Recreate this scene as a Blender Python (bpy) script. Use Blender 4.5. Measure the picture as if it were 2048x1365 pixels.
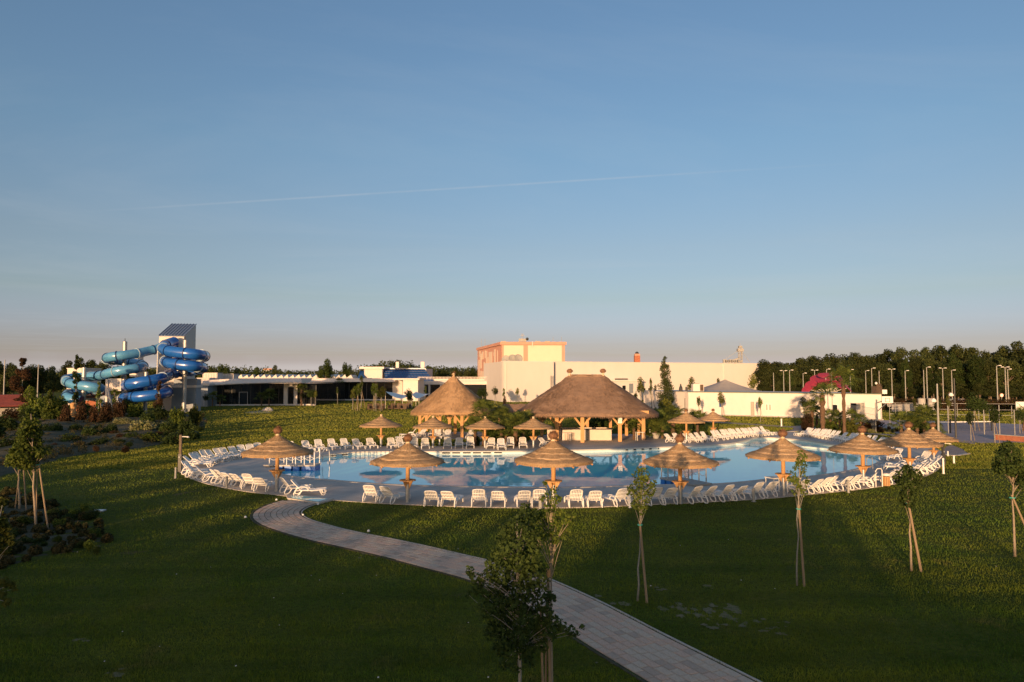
import bpy, math, random
import numpy as np
from mathutils import Vector, Matrix
from mathutils.geometry import tessellate_polygon
PI = math.pi
R = math.radians
rnd = random.Random(7)
scn = bpy.context.scene
for o in list(bpy.data.objects): bpy.data.objects.remove(o)
COL = scn.collection

# ------------------------------------------------------------------ camera, sky, sun, exposure
CAM_H = 6.0
FPX = 1394.0
PITCH = math.atan((755 - 682.5) / FPX)
cam_d = bpy.data.cameras.new('camera')
cam = bpy.data.objects.new('camera', cam_d); COL.objects.link(cam)
cam.location = (0, 0, CAM_H)
cam.rotation_euler = (PI / 2 + PITCH, 0, 0)
cam_d.sensor_width = 36.0
cam_d.lens = FPX / 2048 * 36.0
cam_d.clip_start = 0.1
cam_d.clip_end = 6000
scn.camera = cam

SUN_EL = R(4.3)
SUN_AZ = R(17.9)            # the light travels towards (sin, cos) of this angle
world = bpy.data.worlds.new('World'); scn.world = world; world.use_nodes = True
wn = world.node_tree.nodes; wl = world.node_tree.links
for n in list(wn): wn.remove(n)
w_out = wn.new('ShaderNodeOutputWorld'); w_bg = wn.new('ShaderNodeBackground')
sky = wn.new('ShaderNodeTexSky'); sky.sky_type = 'NISHITA'; sky.sun_disc = False
sky.sun_elevation = SUN_EL
sky.sun_rotation = PI + SUN_AZ
sky.altitude = 100; sky.air_density = 1.0; sky.dust_density = 0.9; sky.ozone_density = 2.0
SKY_STRENGTH = 0.15
w_bg.inputs['Strength'].default_value = SKY_STRENGTH
# faint cirrus and one old contrail high in the sky, both fixed to directions in the sky
geo = wn.new('ShaderNodeTexCoord'); sep = wn.new('ShaderNodeSeparateXYZ')
wl.new(geo.outputs['Generated'], sep.inputs[0])
def wmath(op, a, b=None, clamp=False):
    n = wn.new('ShaderNodeMath'); n.operation = op; n.use_clamp = clamp
    for i, v in enumerate((a, b)):
        if v is None: continue
        if isinstance(v, (int, float)): n.inputs[i].default_value = v
        else: wl.new(v, n.inputs[i])
    return n.outputs[0]
nx, ny, nz = sep.outputs[0], sep.outputs[1], sep.outputs[2]
zz = wmath('MAXIMUM', nz, 0.03)
px_ = wmath('DIVIDE', nx, zz); py_ = wmath('DIVIDE', ny, zz)
comb = wn.new('ShaderNodeCombineXYZ')
wl.new(wmath('ADD', wmath('MULTIPLY', px_, 0.55), wmath('MULTIPLY', py_, 0.12)), comb.inputs[0])
wl.new(wmath('ADD', wmath('MULTIPLY', py_, 0.9), wmath('MULTIPLY', px_, -0.1)), comb.inputs[1])
cn = wn.new('ShaderNodeTexNoise'); cn.inputs['Scale'].default_value = 0.5; cn.inputs['Detail'].default_value = 7; cn.inputs['Roughness'].default_value = 0.62; cn.inputs['Distortion'].default_value = 0.6
wl.new(comb.outputs[0], cn.inputs['Vector'])
cirrus = wmath('MULTIPLY', wmath('SUBTRACT', cn.outputs['Fac'], 0.48, True), 0.55, True)
# contrail: a thin band about a plane through the viewer
def ray(px, py):
    d = Vector((px - 1024, FPX, 0)) ; u = 682.5 - py
    v = Vector((px - 1024, FPX * math.cos(PITCH) - u * math.sin(PITCH), FPX * math.sin(PITCH) + u * math.cos(PITCH)))
    return v.normalized()
c1 = ray(170, 424); c2 = ray(1480, 341)
cnrm = c1.cross(c2).normalized()
dist = wmath('ADD', wmath('ADD', wmath('MULTIPLY', nx, cnrm.x), wmath('MULTIPLY', ny, cnrm.y)), wmath('MULTIPLY', nz, cnrm.z))
trail = wmath('SUBTRACT', 1.0, wmath('MULTIPLY', wmath('ABSOLUTE', dist), 520.0), True)
along = nx
fa = wmath('MULTIPLY', wmath('SUBTRACT', along, c1.x - 0.03), 4.0, True)
fb = wmath('MULTIPLY', wmath('SUBTRACT', c2.x + 0.14, along), 3.0, True)
tn = wn.new('ShaderNodeTexNoise'); tn.inputs['Scale'].default_value = 30; wl.new(geo.outputs['Generated'], tn.inputs['Vector'])
trail = wmath('MULTIPLY', wmath('MULTIPLY', wmath('MULTIPLY', trail, fa), fb), wmath('MULTIPLY', tn.outputs['Fac'], 0.4))
veil = wmath('ADD', cirrus, trail, True)
mixw = wn.new('ShaderNodeMixRGB'); mixw.inputs['Color2'].default_value = (2.6, 2.72, 2.85, 1)
tint = wn.new('ShaderNodeMixRGB'); tint.blend_type = 'MULTIPLY'; tint.inputs['Fac'].default_value = 1.0
# sky tint by height: bluer towards the horizon, lifted overhead to add fill light
tr_ = wn.new('ShaderNodeValToRGB'); el_ = tr_.color_ramp.elements
stops = [(0.0, (1.2, 1.5, 4.2)), (.012, (1.5, 1.85, 5.4)), (.0215, (1.03, 1.12, 2.9)), (.032, (.90, .91, 1.92)), (.047, (.86, .82, 1.55)), (.11, (.895, .815, 1.0)), (.18, (.985, .86, .95)), (.31, (1.0, .985, 1.05)), (.48, (1.05, 1.05, 1.13)), (1.0, (1.45, 1.38, 1.35))]
while len(el_) < len(stops): el_.new(0.5)
for e_, (p_, c_) in zip(el_, stops): e_.position = p_; e_.color = (c_[0] / 10, c_[1] / 10, c_[2] / 10, 1)
wl.new(nz, tr_.inputs['Fac'])
dbl = wn.new('ShaderNodeVectorMath'); dbl.operation = 'SCALE'; dbl.inputs['Scale'].default_value = 10.0
wl.new(tr_.outputs[0], dbl.inputs[0])
side = wmath('ADD', wmath('MULTIPLY', wmath('ADD', wmath('MULTIPLY', nx, math.sin(SUN_AZ)), wmath('MULTIPLY', ny, math.cos(SUN_AZ))), 1.6), 0.75, True)   # 1 away from the sun, 0 on its side
smix = wn.new('ShaderNodeMixRGB'); smix.inputs['Color1'].default_value = (1.9, 1.55, 1.4, 1); wl.new(side, smix.inputs['Fac']); wl.new(dbl.outputs[0], smix.inputs['Color2'])  # sun side of the sky, out of view, brightened as added fill
wl.new(smix.outputs[0], tint.inputs['Color2'])
wl.new(sky.outputs[0], tint.inputs['Color1'])
wl.new(tint.outputs[0], mixw.inputs['Color1']); wl.new(veil, mixw.inputs['Fac'])
wl.new(mixw.outputs[0], w_bg.inputs['Color']); wl.new(w_bg.outputs[0], w_out.inputs['Surface'])

sun_d = bpy.data.lights.new('sun', 'SUN'); sun_d.energy = 5.0; sun_d.angle = R(0.55); sun_d.color = (1.0, 0.60, 0.30)
sun = bpy.data.objects.new('sun', sun_d); COL.objects.link(sun)
sdir = Vector((math.sin(SUN_AZ) * math.cos(SUN_EL), math.cos(SUN_AZ) * math.cos(SUN_EL), -math.sin(SUN_EL)))
sun.rotation_euler = sdir.to_track_quat('-Z', 'Y').to_euler()
sun.location = (-40, -100, 30)
scn.view_settings.view_transform = 'Standard'; scn.view_settings.look = 'None'
scn.view_settings.gamma = 1.0; scn.view_settings.use_curve_mapping = False
scn.view_settings.exposure = 0.55
scn.render.engine = 'CYCLES'
scn.cycles.max_bounces = 6; scn.cycles.transparent_max_bounces = 6
scn.cycles.diffuse_bounces = 3

# ------------------------------------------------------------------ measuring helpers
def at(px, py, z=0.0):
    v = ray(px, py); t = (z - CAM_H) / v.z
    return Vector((v.x * t, v.y * t, z))
def ad(px, py, Y):
    v = ray(px, py); t = Y / v.y
    return Vector((v.x * t, Y, CAM_H + v.z * t))
def zat(py, Y): return ad(1024, py, Y).z

# ------------------------------------------------------------------ materials
MATS = {}
def node_mat(name):
    m = bpy.data.materials.new(name); m.use_nodes = True
    nt = m.node_tree; b = nt.nodes['Principled BSDF']
    MATS[name] = m
    return m, nt, b
def mk(name, c1, c2=None, scale=4.0, rough=0.7, bump=0.0, bscale=30.0, metal=0.0, spec=None, stretch=(1, 1, 1), coat=0.0, dirt=None, island=0.0):
    m, nt, b = node_mat(name); N = nt.nodes; L = nt.links
    b.inputs['Roughness'].default_value = rough; b.inputs['Metallic'].default_value = metal
    if spec is not None: b.inputs['Specular IOR Level'].default_value = spec
    if coat: b.inputs['Coat Weight'].default_value = coat
    tc = N.new('ShaderNodeTexCoord'); mp = N.new('ShaderNodeMapping'); mp.inputs['Scale'].default_value = stretch
    L.new(tc.outputs['Object'], mp.inputs['Vector'])
    c2 = c2 or tuple(min(1, v * 0.75) for v in c1)
    no = N.new('ShaderNodeTexNoise'); no.inputs['Scale'].default_value = scale; no.inputs['Detail'].default_value = 6; no.inputs['Roughness'].default_value = 0.65
    L.new(mp.outputs[0], no.inputs['Vector'])
    cr = N.new('ShaderNodeValToRGB'); cr.color_ramp.elements[0].position = 0.33; cr.color_ramp.elements[1].position = 0.68
    cr.color_ramp.elements[0].color = (*c2, 1); cr.color_ramp.elements[1].color = (*c1, 1)
    L.new(no.outputs['Fac'], cr.inputs['Fac'])
    out = cr.outputs[0]
    if dirt:
        n3 = N.new('ShaderNodeTexNoise'); n3.inputs['Scale'].default_value = dirt[1]; n3.inputs['Detail'].default_value = 8
        L.new(tc.outputs['Object'], n3.inputs['Vector'])
        r3 = N.new('ShaderNodeValToRGB'); r3.color_ramp.elements[0].position = 0.5; r3.color_ramp.elements[1].position = 0.72
        L.new(n3.outputs['Fac'], r3.inputs['Fac'])
        mx = N.new('ShaderNodeMixRGB'); mx.inputs['Color2'].default_value = (*dirt[0], 1)
        mu = N.new('ShaderNodeMath'); mu.operation = 'MULTIPLY'; mu.inputs[1].default_value = dirt[2]
        L.new(r3.outputs[0], mu.inputs[0]); L.new(mu.outputs[0], mx.inputs['Fac']); L.new(out, mx.inputs['Color1'])
        out = mx.outputs[0]
    if island:
        ge = N.new('ShaderNodeNewGeometry'); hs = N.new('ShaderNodeHueSaturation')
        mr = N.new('ShaderNodeMapRange'); mr.inputs['To Min'].default_value = 1 - island; mr.inputs['To Max'].default_value = 1 + island
        L.new(ge.outputs['Random Per Island'], mr.inputs['Value']); L.new(mr.outputs[0], hs.inputs['Value'])
        L.new(out, hs.inputs['Color']); out = hs.outputs[0]
    L.new(out, b.inputs['Base Color'])
    if bump:
        nb = N.new('ShaderNodeTexNoise'); nb.inputs['Scale'].default_value = bscale; nb.inputs['Detail'].default_value = 5
        L.new(mp.outputs[0], nb.inputs['Vector'])
        bp = N.new('ShaderNodeBump'); bp.inputs['Strength'].default_value = bump; bp.inputs['Distance'].default_value = 0.05
        L.new(nb.outputs['Fac'], bp.inputs['Height']); L.new(bp.outputs[0], b.inputs['Normal'])
    return m
def leafmat(name, c1, c2, trans=0.35, rough=0.7, scale=0.8, island=0.35):
    m, nt, b = node_mat(name); N = nt.nodes; L = nt.links
    tc = N.new('ShaderNodeTexCoord'); no = N.new('ShaderNodeTexNoise'); no.inputs['Scale'].default_value = scale; no.inputs['Detail'].default_value = 3
    L.new(tc.outputs['Object'], no.inputs['Vector'])
    ge = N.new('ShaderNodeNewGeometry')
    cr = N.new('ShaderNodeValToRGB'); cr.color_ramp.elements[0].position = 0.35; cr.color_ramp.elements[1].position = 0.65
    cr.color_ramp.elements[0].color = (*c2, 1); cr.color_ramp.elements[1].color = (*c1, 1)
    ad_ = N.new('ShaderNodeMath'); ad_.operation = 'MULTIPLY_ADD'; ad_.inputs[1].default_value = 0.4
    oi = N.new('ShaderNodeObjectInfo')
    L.new(ge.outputs['Random Per Island'], ad_.inputs[0])
    sb = N.new('ShaderNodeMath'); sb.operation = 'SUBTRACT'; sb.inputs[1].default_value = 0.2; L.new(no.outputs['Fac'], sb.inputs[0])
    L.new(sb.outputs[0], ad_.inputs[2]); L.new(ad_.outputs[0], cr.inputs['Fac'])
    hs = N.new('ShaderNodeHueSaturation'); mr = N.new('ShaderNodeMapRange'); mr.inputs['To Min'].default_value = 1 - island; mr.inputs['To Max'].default_value = 1 + island
    L.new(oi.outputs['Random'], mr.inputs['Value']); L.new(mr.outputs[0], hs.inputs['Value']); L.new(cr.outputs[0], hs.inputs['Color'])
    L.new(hs.outputs[0], b.inputs['Base Color']); b.inputs['Roughness'].default_value = rough
    b.inputs['Specular IOR Level'].default_value = 0.12
    tr = N.new('ShaderNodeBsdfTranslucent'); mx = N.new('ShaderNodeMixShader'); mx.inputs[0].default_value = trans
    L.new(hs.outputs[0], tr.inputs['Color']); L.new(b.outputs[0], mx.inputs[1]); L.new(tr.outputs[0], mx.inputs[2])
    L.new(mx.outputs[0], N['Material Output'].inputs['Surface'])
    return m

M_white = mk('white_render', (0.65, 0.59, 0.55), (0.60, 0.545, 0.51), 1.2, 0.85, 0.15, 40, dirt=((0.55, 0.5, 0.44), 0.35, 0.25))
M_hall = mk('pale_render', (0.555, 0.525, 0.50), (0.53, 0.50, 0.475), 0.4, 0.85, 0.1, 30, dirt=((0.5, 0.46, 0.42), 0.12, 0.3), stretch=(1, 1, 0.3))
M_cream = mk('cream_render', (0.58, 0.475, 0.37), (0.55, 0.45, 0.35), 0.5, 0.85, 0.1, 30)
M_pink = mk('pink_render', (0.47, 0.25, 0.185), (0.43, 0.225, 0.165), 0.6, 0.85, 0.1, 30)
M_brick = mk('red_brick', (0.35, 0.13, 0.07), (0.26, 0.09, 0.05), 3, 0.9, 0.3, 20)
M_plastic = mk('white_plastic', (0.74, 0.73, 0.71), (0.69, 0.68, 0.66), 3, 0.45, 0.0, spec=0.4, dirt=((0.55, 0.52, 0.48), 2.5, 0.3))
M_wood = mk('round_timber', (0.50, 0.29, 0.12), (0.38, 0.20, 0.08), 3, 0.7, 0.3, 12, stretch=(6, 6, 0.8), island=0.08)
M_woodd = mk('dark_timber', (0.10, 0.065, 0.04), (0.06, 0.04, 0.025), 3, 0.8, 0.2, 12)
M_stake = mk('stake_timber', (0.27, 0.20, 0.125), (0.18, 0.13, 0.08), 4, 0.85, 0.3, 15, stretch=(5, 5, 0.8))
M_thatch = mk('straw_thatch', (0.51, 0.34, 0.185), (0.39, 0.26, 0.14), 5, 0.9, 0.5, 60, island=0.3)
M_thatchb = mk('straw_binding', (0.66, 0.54, 0.38), (0.5, 0.38, 0.24), 8, 0.9)
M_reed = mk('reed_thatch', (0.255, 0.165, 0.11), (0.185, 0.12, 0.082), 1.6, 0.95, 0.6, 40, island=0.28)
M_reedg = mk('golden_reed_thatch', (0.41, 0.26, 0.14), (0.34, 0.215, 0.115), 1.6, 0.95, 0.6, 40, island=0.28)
M_tuft = mk('dried_tuft', (0.25, 0.13, 0.07), (0.15, 0.08, 0.05), 20, 0.95, 0.8, 60, island=0.3)
M_steel = mk('galvanised_steel', (0.36, 0.38, 0.40), (0.28, 0.30, 0.32), 5, 0.45, metal=0.6)
M_greypost = mk('grey_post', (0.30, 0.30, 0.285), (0.24, 0.24, 0.23), 5, 0.7)
M_dark = mk('dark_metal', (0.035, 0.037, 0.04), (0.025, 0.026, 0.028), 5, 0.5)
M_black = mk('black_sheet', (0.02, 0.02, 0.022), None, 5, 0.6)
M_glass, nt_, b_ = node_mat('dark_glazing')
b_.inputs['Base Color'].default_value = (0.012, 0.014, 0.016, 1); b_.inputs['Roughness'].default_value = 0.06; b_.inputs['Specular IOR Level'].default_value = 0.6
M_blueglass, nt_, b_ = node_mat('blue_glazing')
b_.inputs['Base Color'].default_value = (0.015, 0.07, 0.22, 1); b_.inputs['Roughness'].default_value = 0.12
M_slate = mk('metal_roof', (0.16, 0.22, 0.32), (0.13, 0.18, 0.27), 2, 0.35, metal=0.3)
M_slide = mk('dark_blue_fibreglass', (0.012, 0.10, 0.40), (0.010, 0.08, 0.33), 0.8, 0.28, spec=0.6, coat=0.5)
M_slidel = mk('light_blue_fibreglass', (0.09, 0.28, 0.47), (0.065, 0.23, 0.43), 0.8, 0.3, spec=0.6, coat=0.5)
M_flange = mk('pale_flange', (0.30, 0.42, 0.52), None, 3, 0.5)
M_flanged = mk('dark_flange', (0.008, 0.03, 0.12), None, 3, 0.4)
M_conc = mk('concrete', (0.38, 0.37, 0.35), (0.30, 0.29, 0.28), 2, 0.9, 0.3, 30, dirt=((0.2, 0.19, 0.18), 1.2, 0.4))
M_tent = mk('grey_membrane', (0.32, 0.30, 0.28), (0.28, 0.26, 0.25), 1, 0.8)
M_magenta = mk('magenta_sheet', (0.32, 0.030, 0.055), (0.27, 0.026, 0.046), 1, 0.5)
M_terra = mk('red_roof', (0.22, 0.05, 0.045), (0.15, 0.035, 0.035), 3, 0.9, 0.4, 15)
M_bark = mk('bark', (0.16, 0.12, 0.085), (0.09, 0.07, 0.05), 8, 0.95, 0.6, 25, stretch=(3, 3, 0.8))
M_barkp = mk('pale_bark', (0.30, 0.25, 0.18), (0.20, 0.16, 0.12), 8, 0.9, 0.4, 25, stretch=(3, 3, 0.8))
M_barkw = mk('grey_young_bark', (0.26, 0.25, 0.22), (0.17, 0.16, 0.14), 12, 0.9, 0.4, 25, stretch=(3, 3, 1))
M_palm = mk('palm_fibre', (0.15, 0.085, 0.05), (0.075, 0.05, 0.03), 9, 0.95, 0.9, 25)
M_tie = mk('green_tie', (0.05, 0.40, 0.33), None, 5, 0.6)
M_leaf = leafmat('young_leaves', (0.105, 0.135, 0.022), (0.045, 0.075, 0.014))
M_leafd = leafmat('dark_leaves', (0.050, 0.075, 0.018), (0.022, 0.038, 0.010))
M_leafwood = leafmat('woodland_leaves', (0.066, 0.080, 0.024), (0.028, 0.042, 0.013), scale=0.35)
M_leafy = leafmat('yellowish_leaves', (0.13, 0.135, 0.025), (0.06, 0.075, 0.016))
M_leafr = leafmat('copper_leaves', (0.070, 0.036, 0.018), (0.030, 0.022, 0.011))
M_leafv = leafmat('variegated_leaves', (0.26, 0.25, 0.12), (0.09, 0.11, 0.04))
M_frond = leafmat('palm_fronds', (0.10, 0.125, 0.026), (0.05, 0.075, 0.018), 0.25)
M_cone = leafmat('conifer_leaves', (0.075, 0.095, 0.030), (0.035, 0.050, 0.018))

# lawn, blades, paving and water
def ground_mat():
    m, nt, b = node_mat('lawn_ground'); N = nt.nodes; L = nt.links
    tc = N.new('ShaderNodeTexCoord')
    def noise(s, d=6, dist=0):
        n = N.new('ShaderNodeTexNoise'); n.inputs['Scale'].default_value = s; n.inputs['Detail'].default_value = d; n.inputs['Distortion'].default_value = dist
        L.new(tc.outputs['Object'], n.inputs['Vector']); return n.outputs['Fac']
    def ramp(f, p0, p1, c0, c1):
        r = N.new('ShaderNodeValToRGB'); r.color_ramp.elements[0].position = p0; r.color_ramp.elements[1].position = p1
        r.color_ramp.elements[0].color = (*c0, 1); r.color_ramp.elements[1].color = (*c1, 1); L.new(f, r.inputs['Fac']); return r.outputs[0]
    a = ramp(noise(0.18, 8, 0.5), 0.35, 0.65, (0.055, 0.080, 0.012), (0.100, 0.115, 0.020))
    c = ramp(noise(6, 6), 0.3, 0.7, (0.6, 0.6, 0.6), (1.25, 1.2, 1.1))
    mu = N.new('ShaderNodeMixRGB'); mu.blend_type = 'MULTIPLY'; mu.inputs['Fac'].default_value = 1; L.new(a, mu.inputs['Color1']); L.new(c, mu.inputs['Color2'])
    soil = ramp(noise(0.35, 9, 0.8), 0.66, 0.72, (0, 0, 0), (1, 1, 1))
    mx = N.new('ShaderNodeMixRGB'); mx.inputs['Color2'].default_value = (0.11, 0.085, 0.05, 1); L.new(soil, mx.inputs['Fac']); L.new(mu.outputs[0], mx.inputs['Color1'])
    L.new(mx.outputs[0], b.inputs['Base Color']); b.inputs['Roughness'].default_value = 1.0; b.inputs['Specular IOR Level'].default_value = 0.1
    n1 = noise(14, 8); bp = N.new('ShaderNodeBump'); bp.inputs['Strength'].default_value = 1.0; bp.inputs['Distance'].default_value = 0.12
    L.new(n1, bp.inputs['Height']); L.new(bp.outputs[0], b.inputs['Normal'])
    return m
M_lawn = ground_mat()
def blade_mat(name, ca, cb):
    m, nt, b = node_mat(name); N = nt.nodes; L = nt.links
    tc = N.new('ShaderNodeTexCoord'); no = N.new('ShaderNodeTexNoise'); no.inputs['Scale'].default_value = 0.22; no.inputs['Detail'].default_value = 7; no.inputs['Roughness'].default_value = 0.7
    L.new(tc.outputs['Object'], no.inputs['Vector'])
    cr = N.new('ShaderNodeValToRGB'); e = cr.color_ramp.elements; e[0].position = 0.36; e[1].position = 0.64
    e[0].color = (*ca, 1); e[1].color = (*cb, 1)
    L.new(no.outputs['Fac'], cr.inputs['Fac'])
    ge = N.new('ShaderNodeNewGeometry'); hs = N.new('ShaderNodeHueSaturation'); mr = N.new('ShaderNodeMapRange'); mr.inputs['To Min'].default_value = 0.72; mr.inputs['To Max'].default_value = 1.3
    # mown swathes and drier, browner patches
    m2 = N.new('ShaderNodeMapping'); m2.inputs['Rotation'].default_value = (0, 0, 0.35); m2.inputs['Scale'].default_value = (0.05, 0.9, 1); L.new(tc.outputs['Object'], m2.inputs['Vector'])
    nw = N.new('ShaderNodeTexNoise'); nw.inputs['Scale'].default_value = 1.0; nw.inputs['Detail'].default_value = 3; L.new(m2.outputs[0], nw.inputs['Vector'])
    rw = N.new('ShaderNodeValToRGB'); rw.color_ramp.elements[0].position = 0.38; rw.color_ramp.elements[1].position = 0.62; rw.color_ramp.elements[0].color = (0.72, 0.74, 0.8, 1); rw.color_ramp.elements[1].color = (1.2, 1.15, 1.05, 1); L.new(nw.outputs['Fac'], rw.inputs['Fac'])
    mw = N.new('ShaderNodeMixRGB'); mw.blend_type = 'MULTIPLY'; mw.inputs['Fac'].default_value = 1; L.new(cr.outputs[0], mw.inputs['Color1']); L.new(rw.outputs[0], mw.inputs['Color2'])
    nd = N.new('ShaderNodeTexNoise'); nd.inputs['Scale'].default_value = 0.55; nd.inputs['Detail'].default_value = 8; nd.inputs['Roughness'].default_value = 0.7; L.new(tc.outputs['Object'], nd.inputs['Vector'])
    rd = N.new('ShaderNodeValToRGB'); rd.color_ramp.elements[0].position = 0.56; rd.color_ramp.elements[1].position = 0.70; L.new(nd.outputs['Fac'], rd.inputs['Fac'])
    fd = N.new('ShaderNodeMath'); fd.operation = 'MULTIPLY'; fd.inputs[1].default_value = 0.6; L.new(rd.outputs[0], fd.inputs[0])
    md = N.new('ShaderNodeMixRGB'); md.inputs['Color2'].default_value = (0.16, 0.125, 0.05, 1); L.new(fd.outputs[0], md.inputs['Fac']); L.new(mw.outputs[0], md.inputs['Color1'])
    L.new(ge.outputs['Random Per Island'], mr.inputs['Value']); L.new(mr.outputs[0], hs.inputs['Value']); L.new(md.outputs[0], hs.inputs['Color'])
    L.new(hs.outputs[0], b.inputs['Base Color']); b.inputs['Roughness'].default_value = 0.6; b.inputs['Specular IOR Level'].default_value = 0.2
    tr = N.new('ShaderNodeBsdfTranslucent'); L.new(hs.outputs[0], tr.inputs['Color'])
    mx = N.new('ShaderNodeMixShader'); mx.inputs[0].default_value = 0.06; L.new(b.outputs[0], mx.inputs[1]); L.new(tr.outputs[0], mx.inputs[2])
    L.new(mx.outputs[0], N['Material Output'].inputs['Surface'])
    return m
M_blade = blade_mat('grass_blades', (0.052, 0.106, 0.008), (0.132, 0.162, 0.013))
M_bladefar = blade_mat('far_grass_blades', (0.095, 0.130, 0.014), (0.200, 0.205, 0.030))  # yellower, lighter blade colour for the far lawn
def paving_mat(name, c1, c2, cm, sx, sy, rot=0.0):
    m, nt, b = node_mat(name); N = nt.nodes; L = nt.links
    tc = N.new('ShaderNodeTexCoord'); mp = N.new('ShaderNodeMapping'); mp.inputs['Rotation'].default_value = (0, 0, rot)
    L.new(tc.outputs['Object'], mp.inputs['Vector'])
    br = N.new('ShaderNodeTexBrick'); br.inputs['Scale'].default_value = 1.0; br.inputs['Brick Width'].default_value = sx; br.inputs['Row Height'].default_value = sy
    br.inputs['Mortar Size'].default_value = 0.008; br.inputs['Color1'].default_value = (*c1, 1); br.inputs['Color2'].default_value = (*c2, 1); br.inputs['Mortar'].default_value = (*cm, 1)
    L.new(mp.outputs[0], br.inputs['Vector'])
    no = N.new('ShaderNodeTexNoise'); no.inputs['Scale'].default_value = 0.7; no.inputs['Detail'].default_value = 9; L.new(tc.outputs['Object'], no.inputs['Vector'])
    cr = N.new('ShaderNodeValToRGB'); cr.color_ramp.elements[0].position = 0.3; cr.color_ramp.elements[1].position = 0.7
    cr.color_ramp.elements[0].color = (0.78, 0.78, 0.8, 1); cr.color_ramp.elements[1].color = (1.1, 1.08, 1.05, 1); L.new(no.outputs['Fac'], cr.inputs['Fac'])
    mu = N.new('ShaderNodeMixRGB'); mu.blend_type = 'MULTIPLY'; mu.inputs['Fac'].default_value = 1; L.new(br.outputs['Color'], mu.inputs['Color1']); L.new(cr.outputs[0], mu.inputs['Color2'])
    L.new(mu.outputs[0], b.inputs['Base Color']); b.inputs['Roughness'].default_value = 0.8
    n2 = N.new('ShaderNodeTexNoise'); n2.inputs['Scale'].default_value = 25; L.new(tc.outputs['Object'], n2.inputs['Vector'])
    bp = N.new('ShaderNodeBump'); bp.inputs['Strength'].default_value = 0.25; bp.inputs['Distance'].default_value = 0.02
    L.new(n2.outputs['Fac'], bp.inputs['Height']); L.new(bp.outputs[0], b.inputs['Normal'])
    return m
M_deck = paving_mat('deck_paving', (0.50, 0.455, 0.41), (0.455, 0.415, 0.375), (0.33, 0.30, 0.275), 0.4, 0.2, 0.15)
M_terr = paving_mat('terrace_paving', (0.46, 0.41, 0.35), (0.42, 0.37, 0.32), (0.3, 0.27, 0.23), 0.4, 0.4, 0.3)
M_pathfar = paving_mat('path_paving', (0.36, 0.28, 0.24), (0.30, 0.23, 0.20), (0.18, 0.14, 0.12), 0.3, 0.2, 0.6)
M_court = paving_mat('court_paving', (0.36, 0.30, 0.31), (0.32, 0.27, 0.28), (0.28, 0.23, 0.24), 2, 1, 0.2)
M_paver = mk('concrete_paver', (0.335, 0.275, 0.245), (0.25, 0.205, 0.185), 6, 0.9, 0.35, 60, dirt=((0.16, 0.13, 0.11), 1.3, 0.45))
M_joint = mk('paver_joints', (0.07, 0.065, 0.04), (0.03, 0.035, 0.02), 10, 1.0)
M_kerb = mk('pale_kerb', (0.50, 0.46, 0.41), (0.42, 0.385, 0.34), 3, 0.9, 0.3, 30)
M_soil = mk('bare_soil', (0.19, 0.16, 0.095), (0.07, 0.085, 0.03), 7, 1.0, 0.8, 30)
M_bed = mk('mulch_bed', (0.075, 0.060, 0.030), (0.024, 0.032, 0.010), 1.3, 1.0, 1.0, 12)
M_gravel = mk('pale_gravel', (0.5, 0.45, 0.38), (0.3, 0.27, 0.23), 20, 1.0, 1.0, 40)
M_tile = mk('pool_tile', (0.62, 0.70, 0.66), (0.52, 0.64, 0.64), 3, 0.4)
M_tileb = mk('pool_blue_tile', (0.10, 0.42, 0.52), (0.08, 0.36, 0.48), 3, 0.4)
M_bluebox = mk('blue_plastic_box', (0.02, 0.16, 0.50), (0.015, 0.13, 0.42), 3, 0.4)
def water_mat(name, col):
    m, nt, b = node_mat(name); N = nt.nodes; L = nt.links
    b.inputs['Base Color'].default_value = (*col, 1); b.inputs['Roughness'].default_value = 0.015; b.inputs['IOR'].default_value = 1.333
    tc = N.new('ShaderNodeTexCoord'); n = N.new('ShaderNodeTexNoise'); n.inputs['Scale'].default_value = 0.9; n.inputs['Detail'].default_value = 3
    L.new(tc.outputs['Object'], n.inputs['Vector'])
    bp = N.new('ShaderNodeBump'); bp.inputs['Strength'].default_value = 0.09; bp.inputs['Distance'].default_value = 0.05
    L.new(n.outputs['Fac'], bp.inputs['Height']); L.new(bp.outputs[0], b.inputs['Normal'])
    return m
M_water = water_mat('pool_water', (0.14, 0.62, 0.80))
M_watershallow = water_mat('shallow_pool_water', (0.30, 0.66, 0.66))

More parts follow.
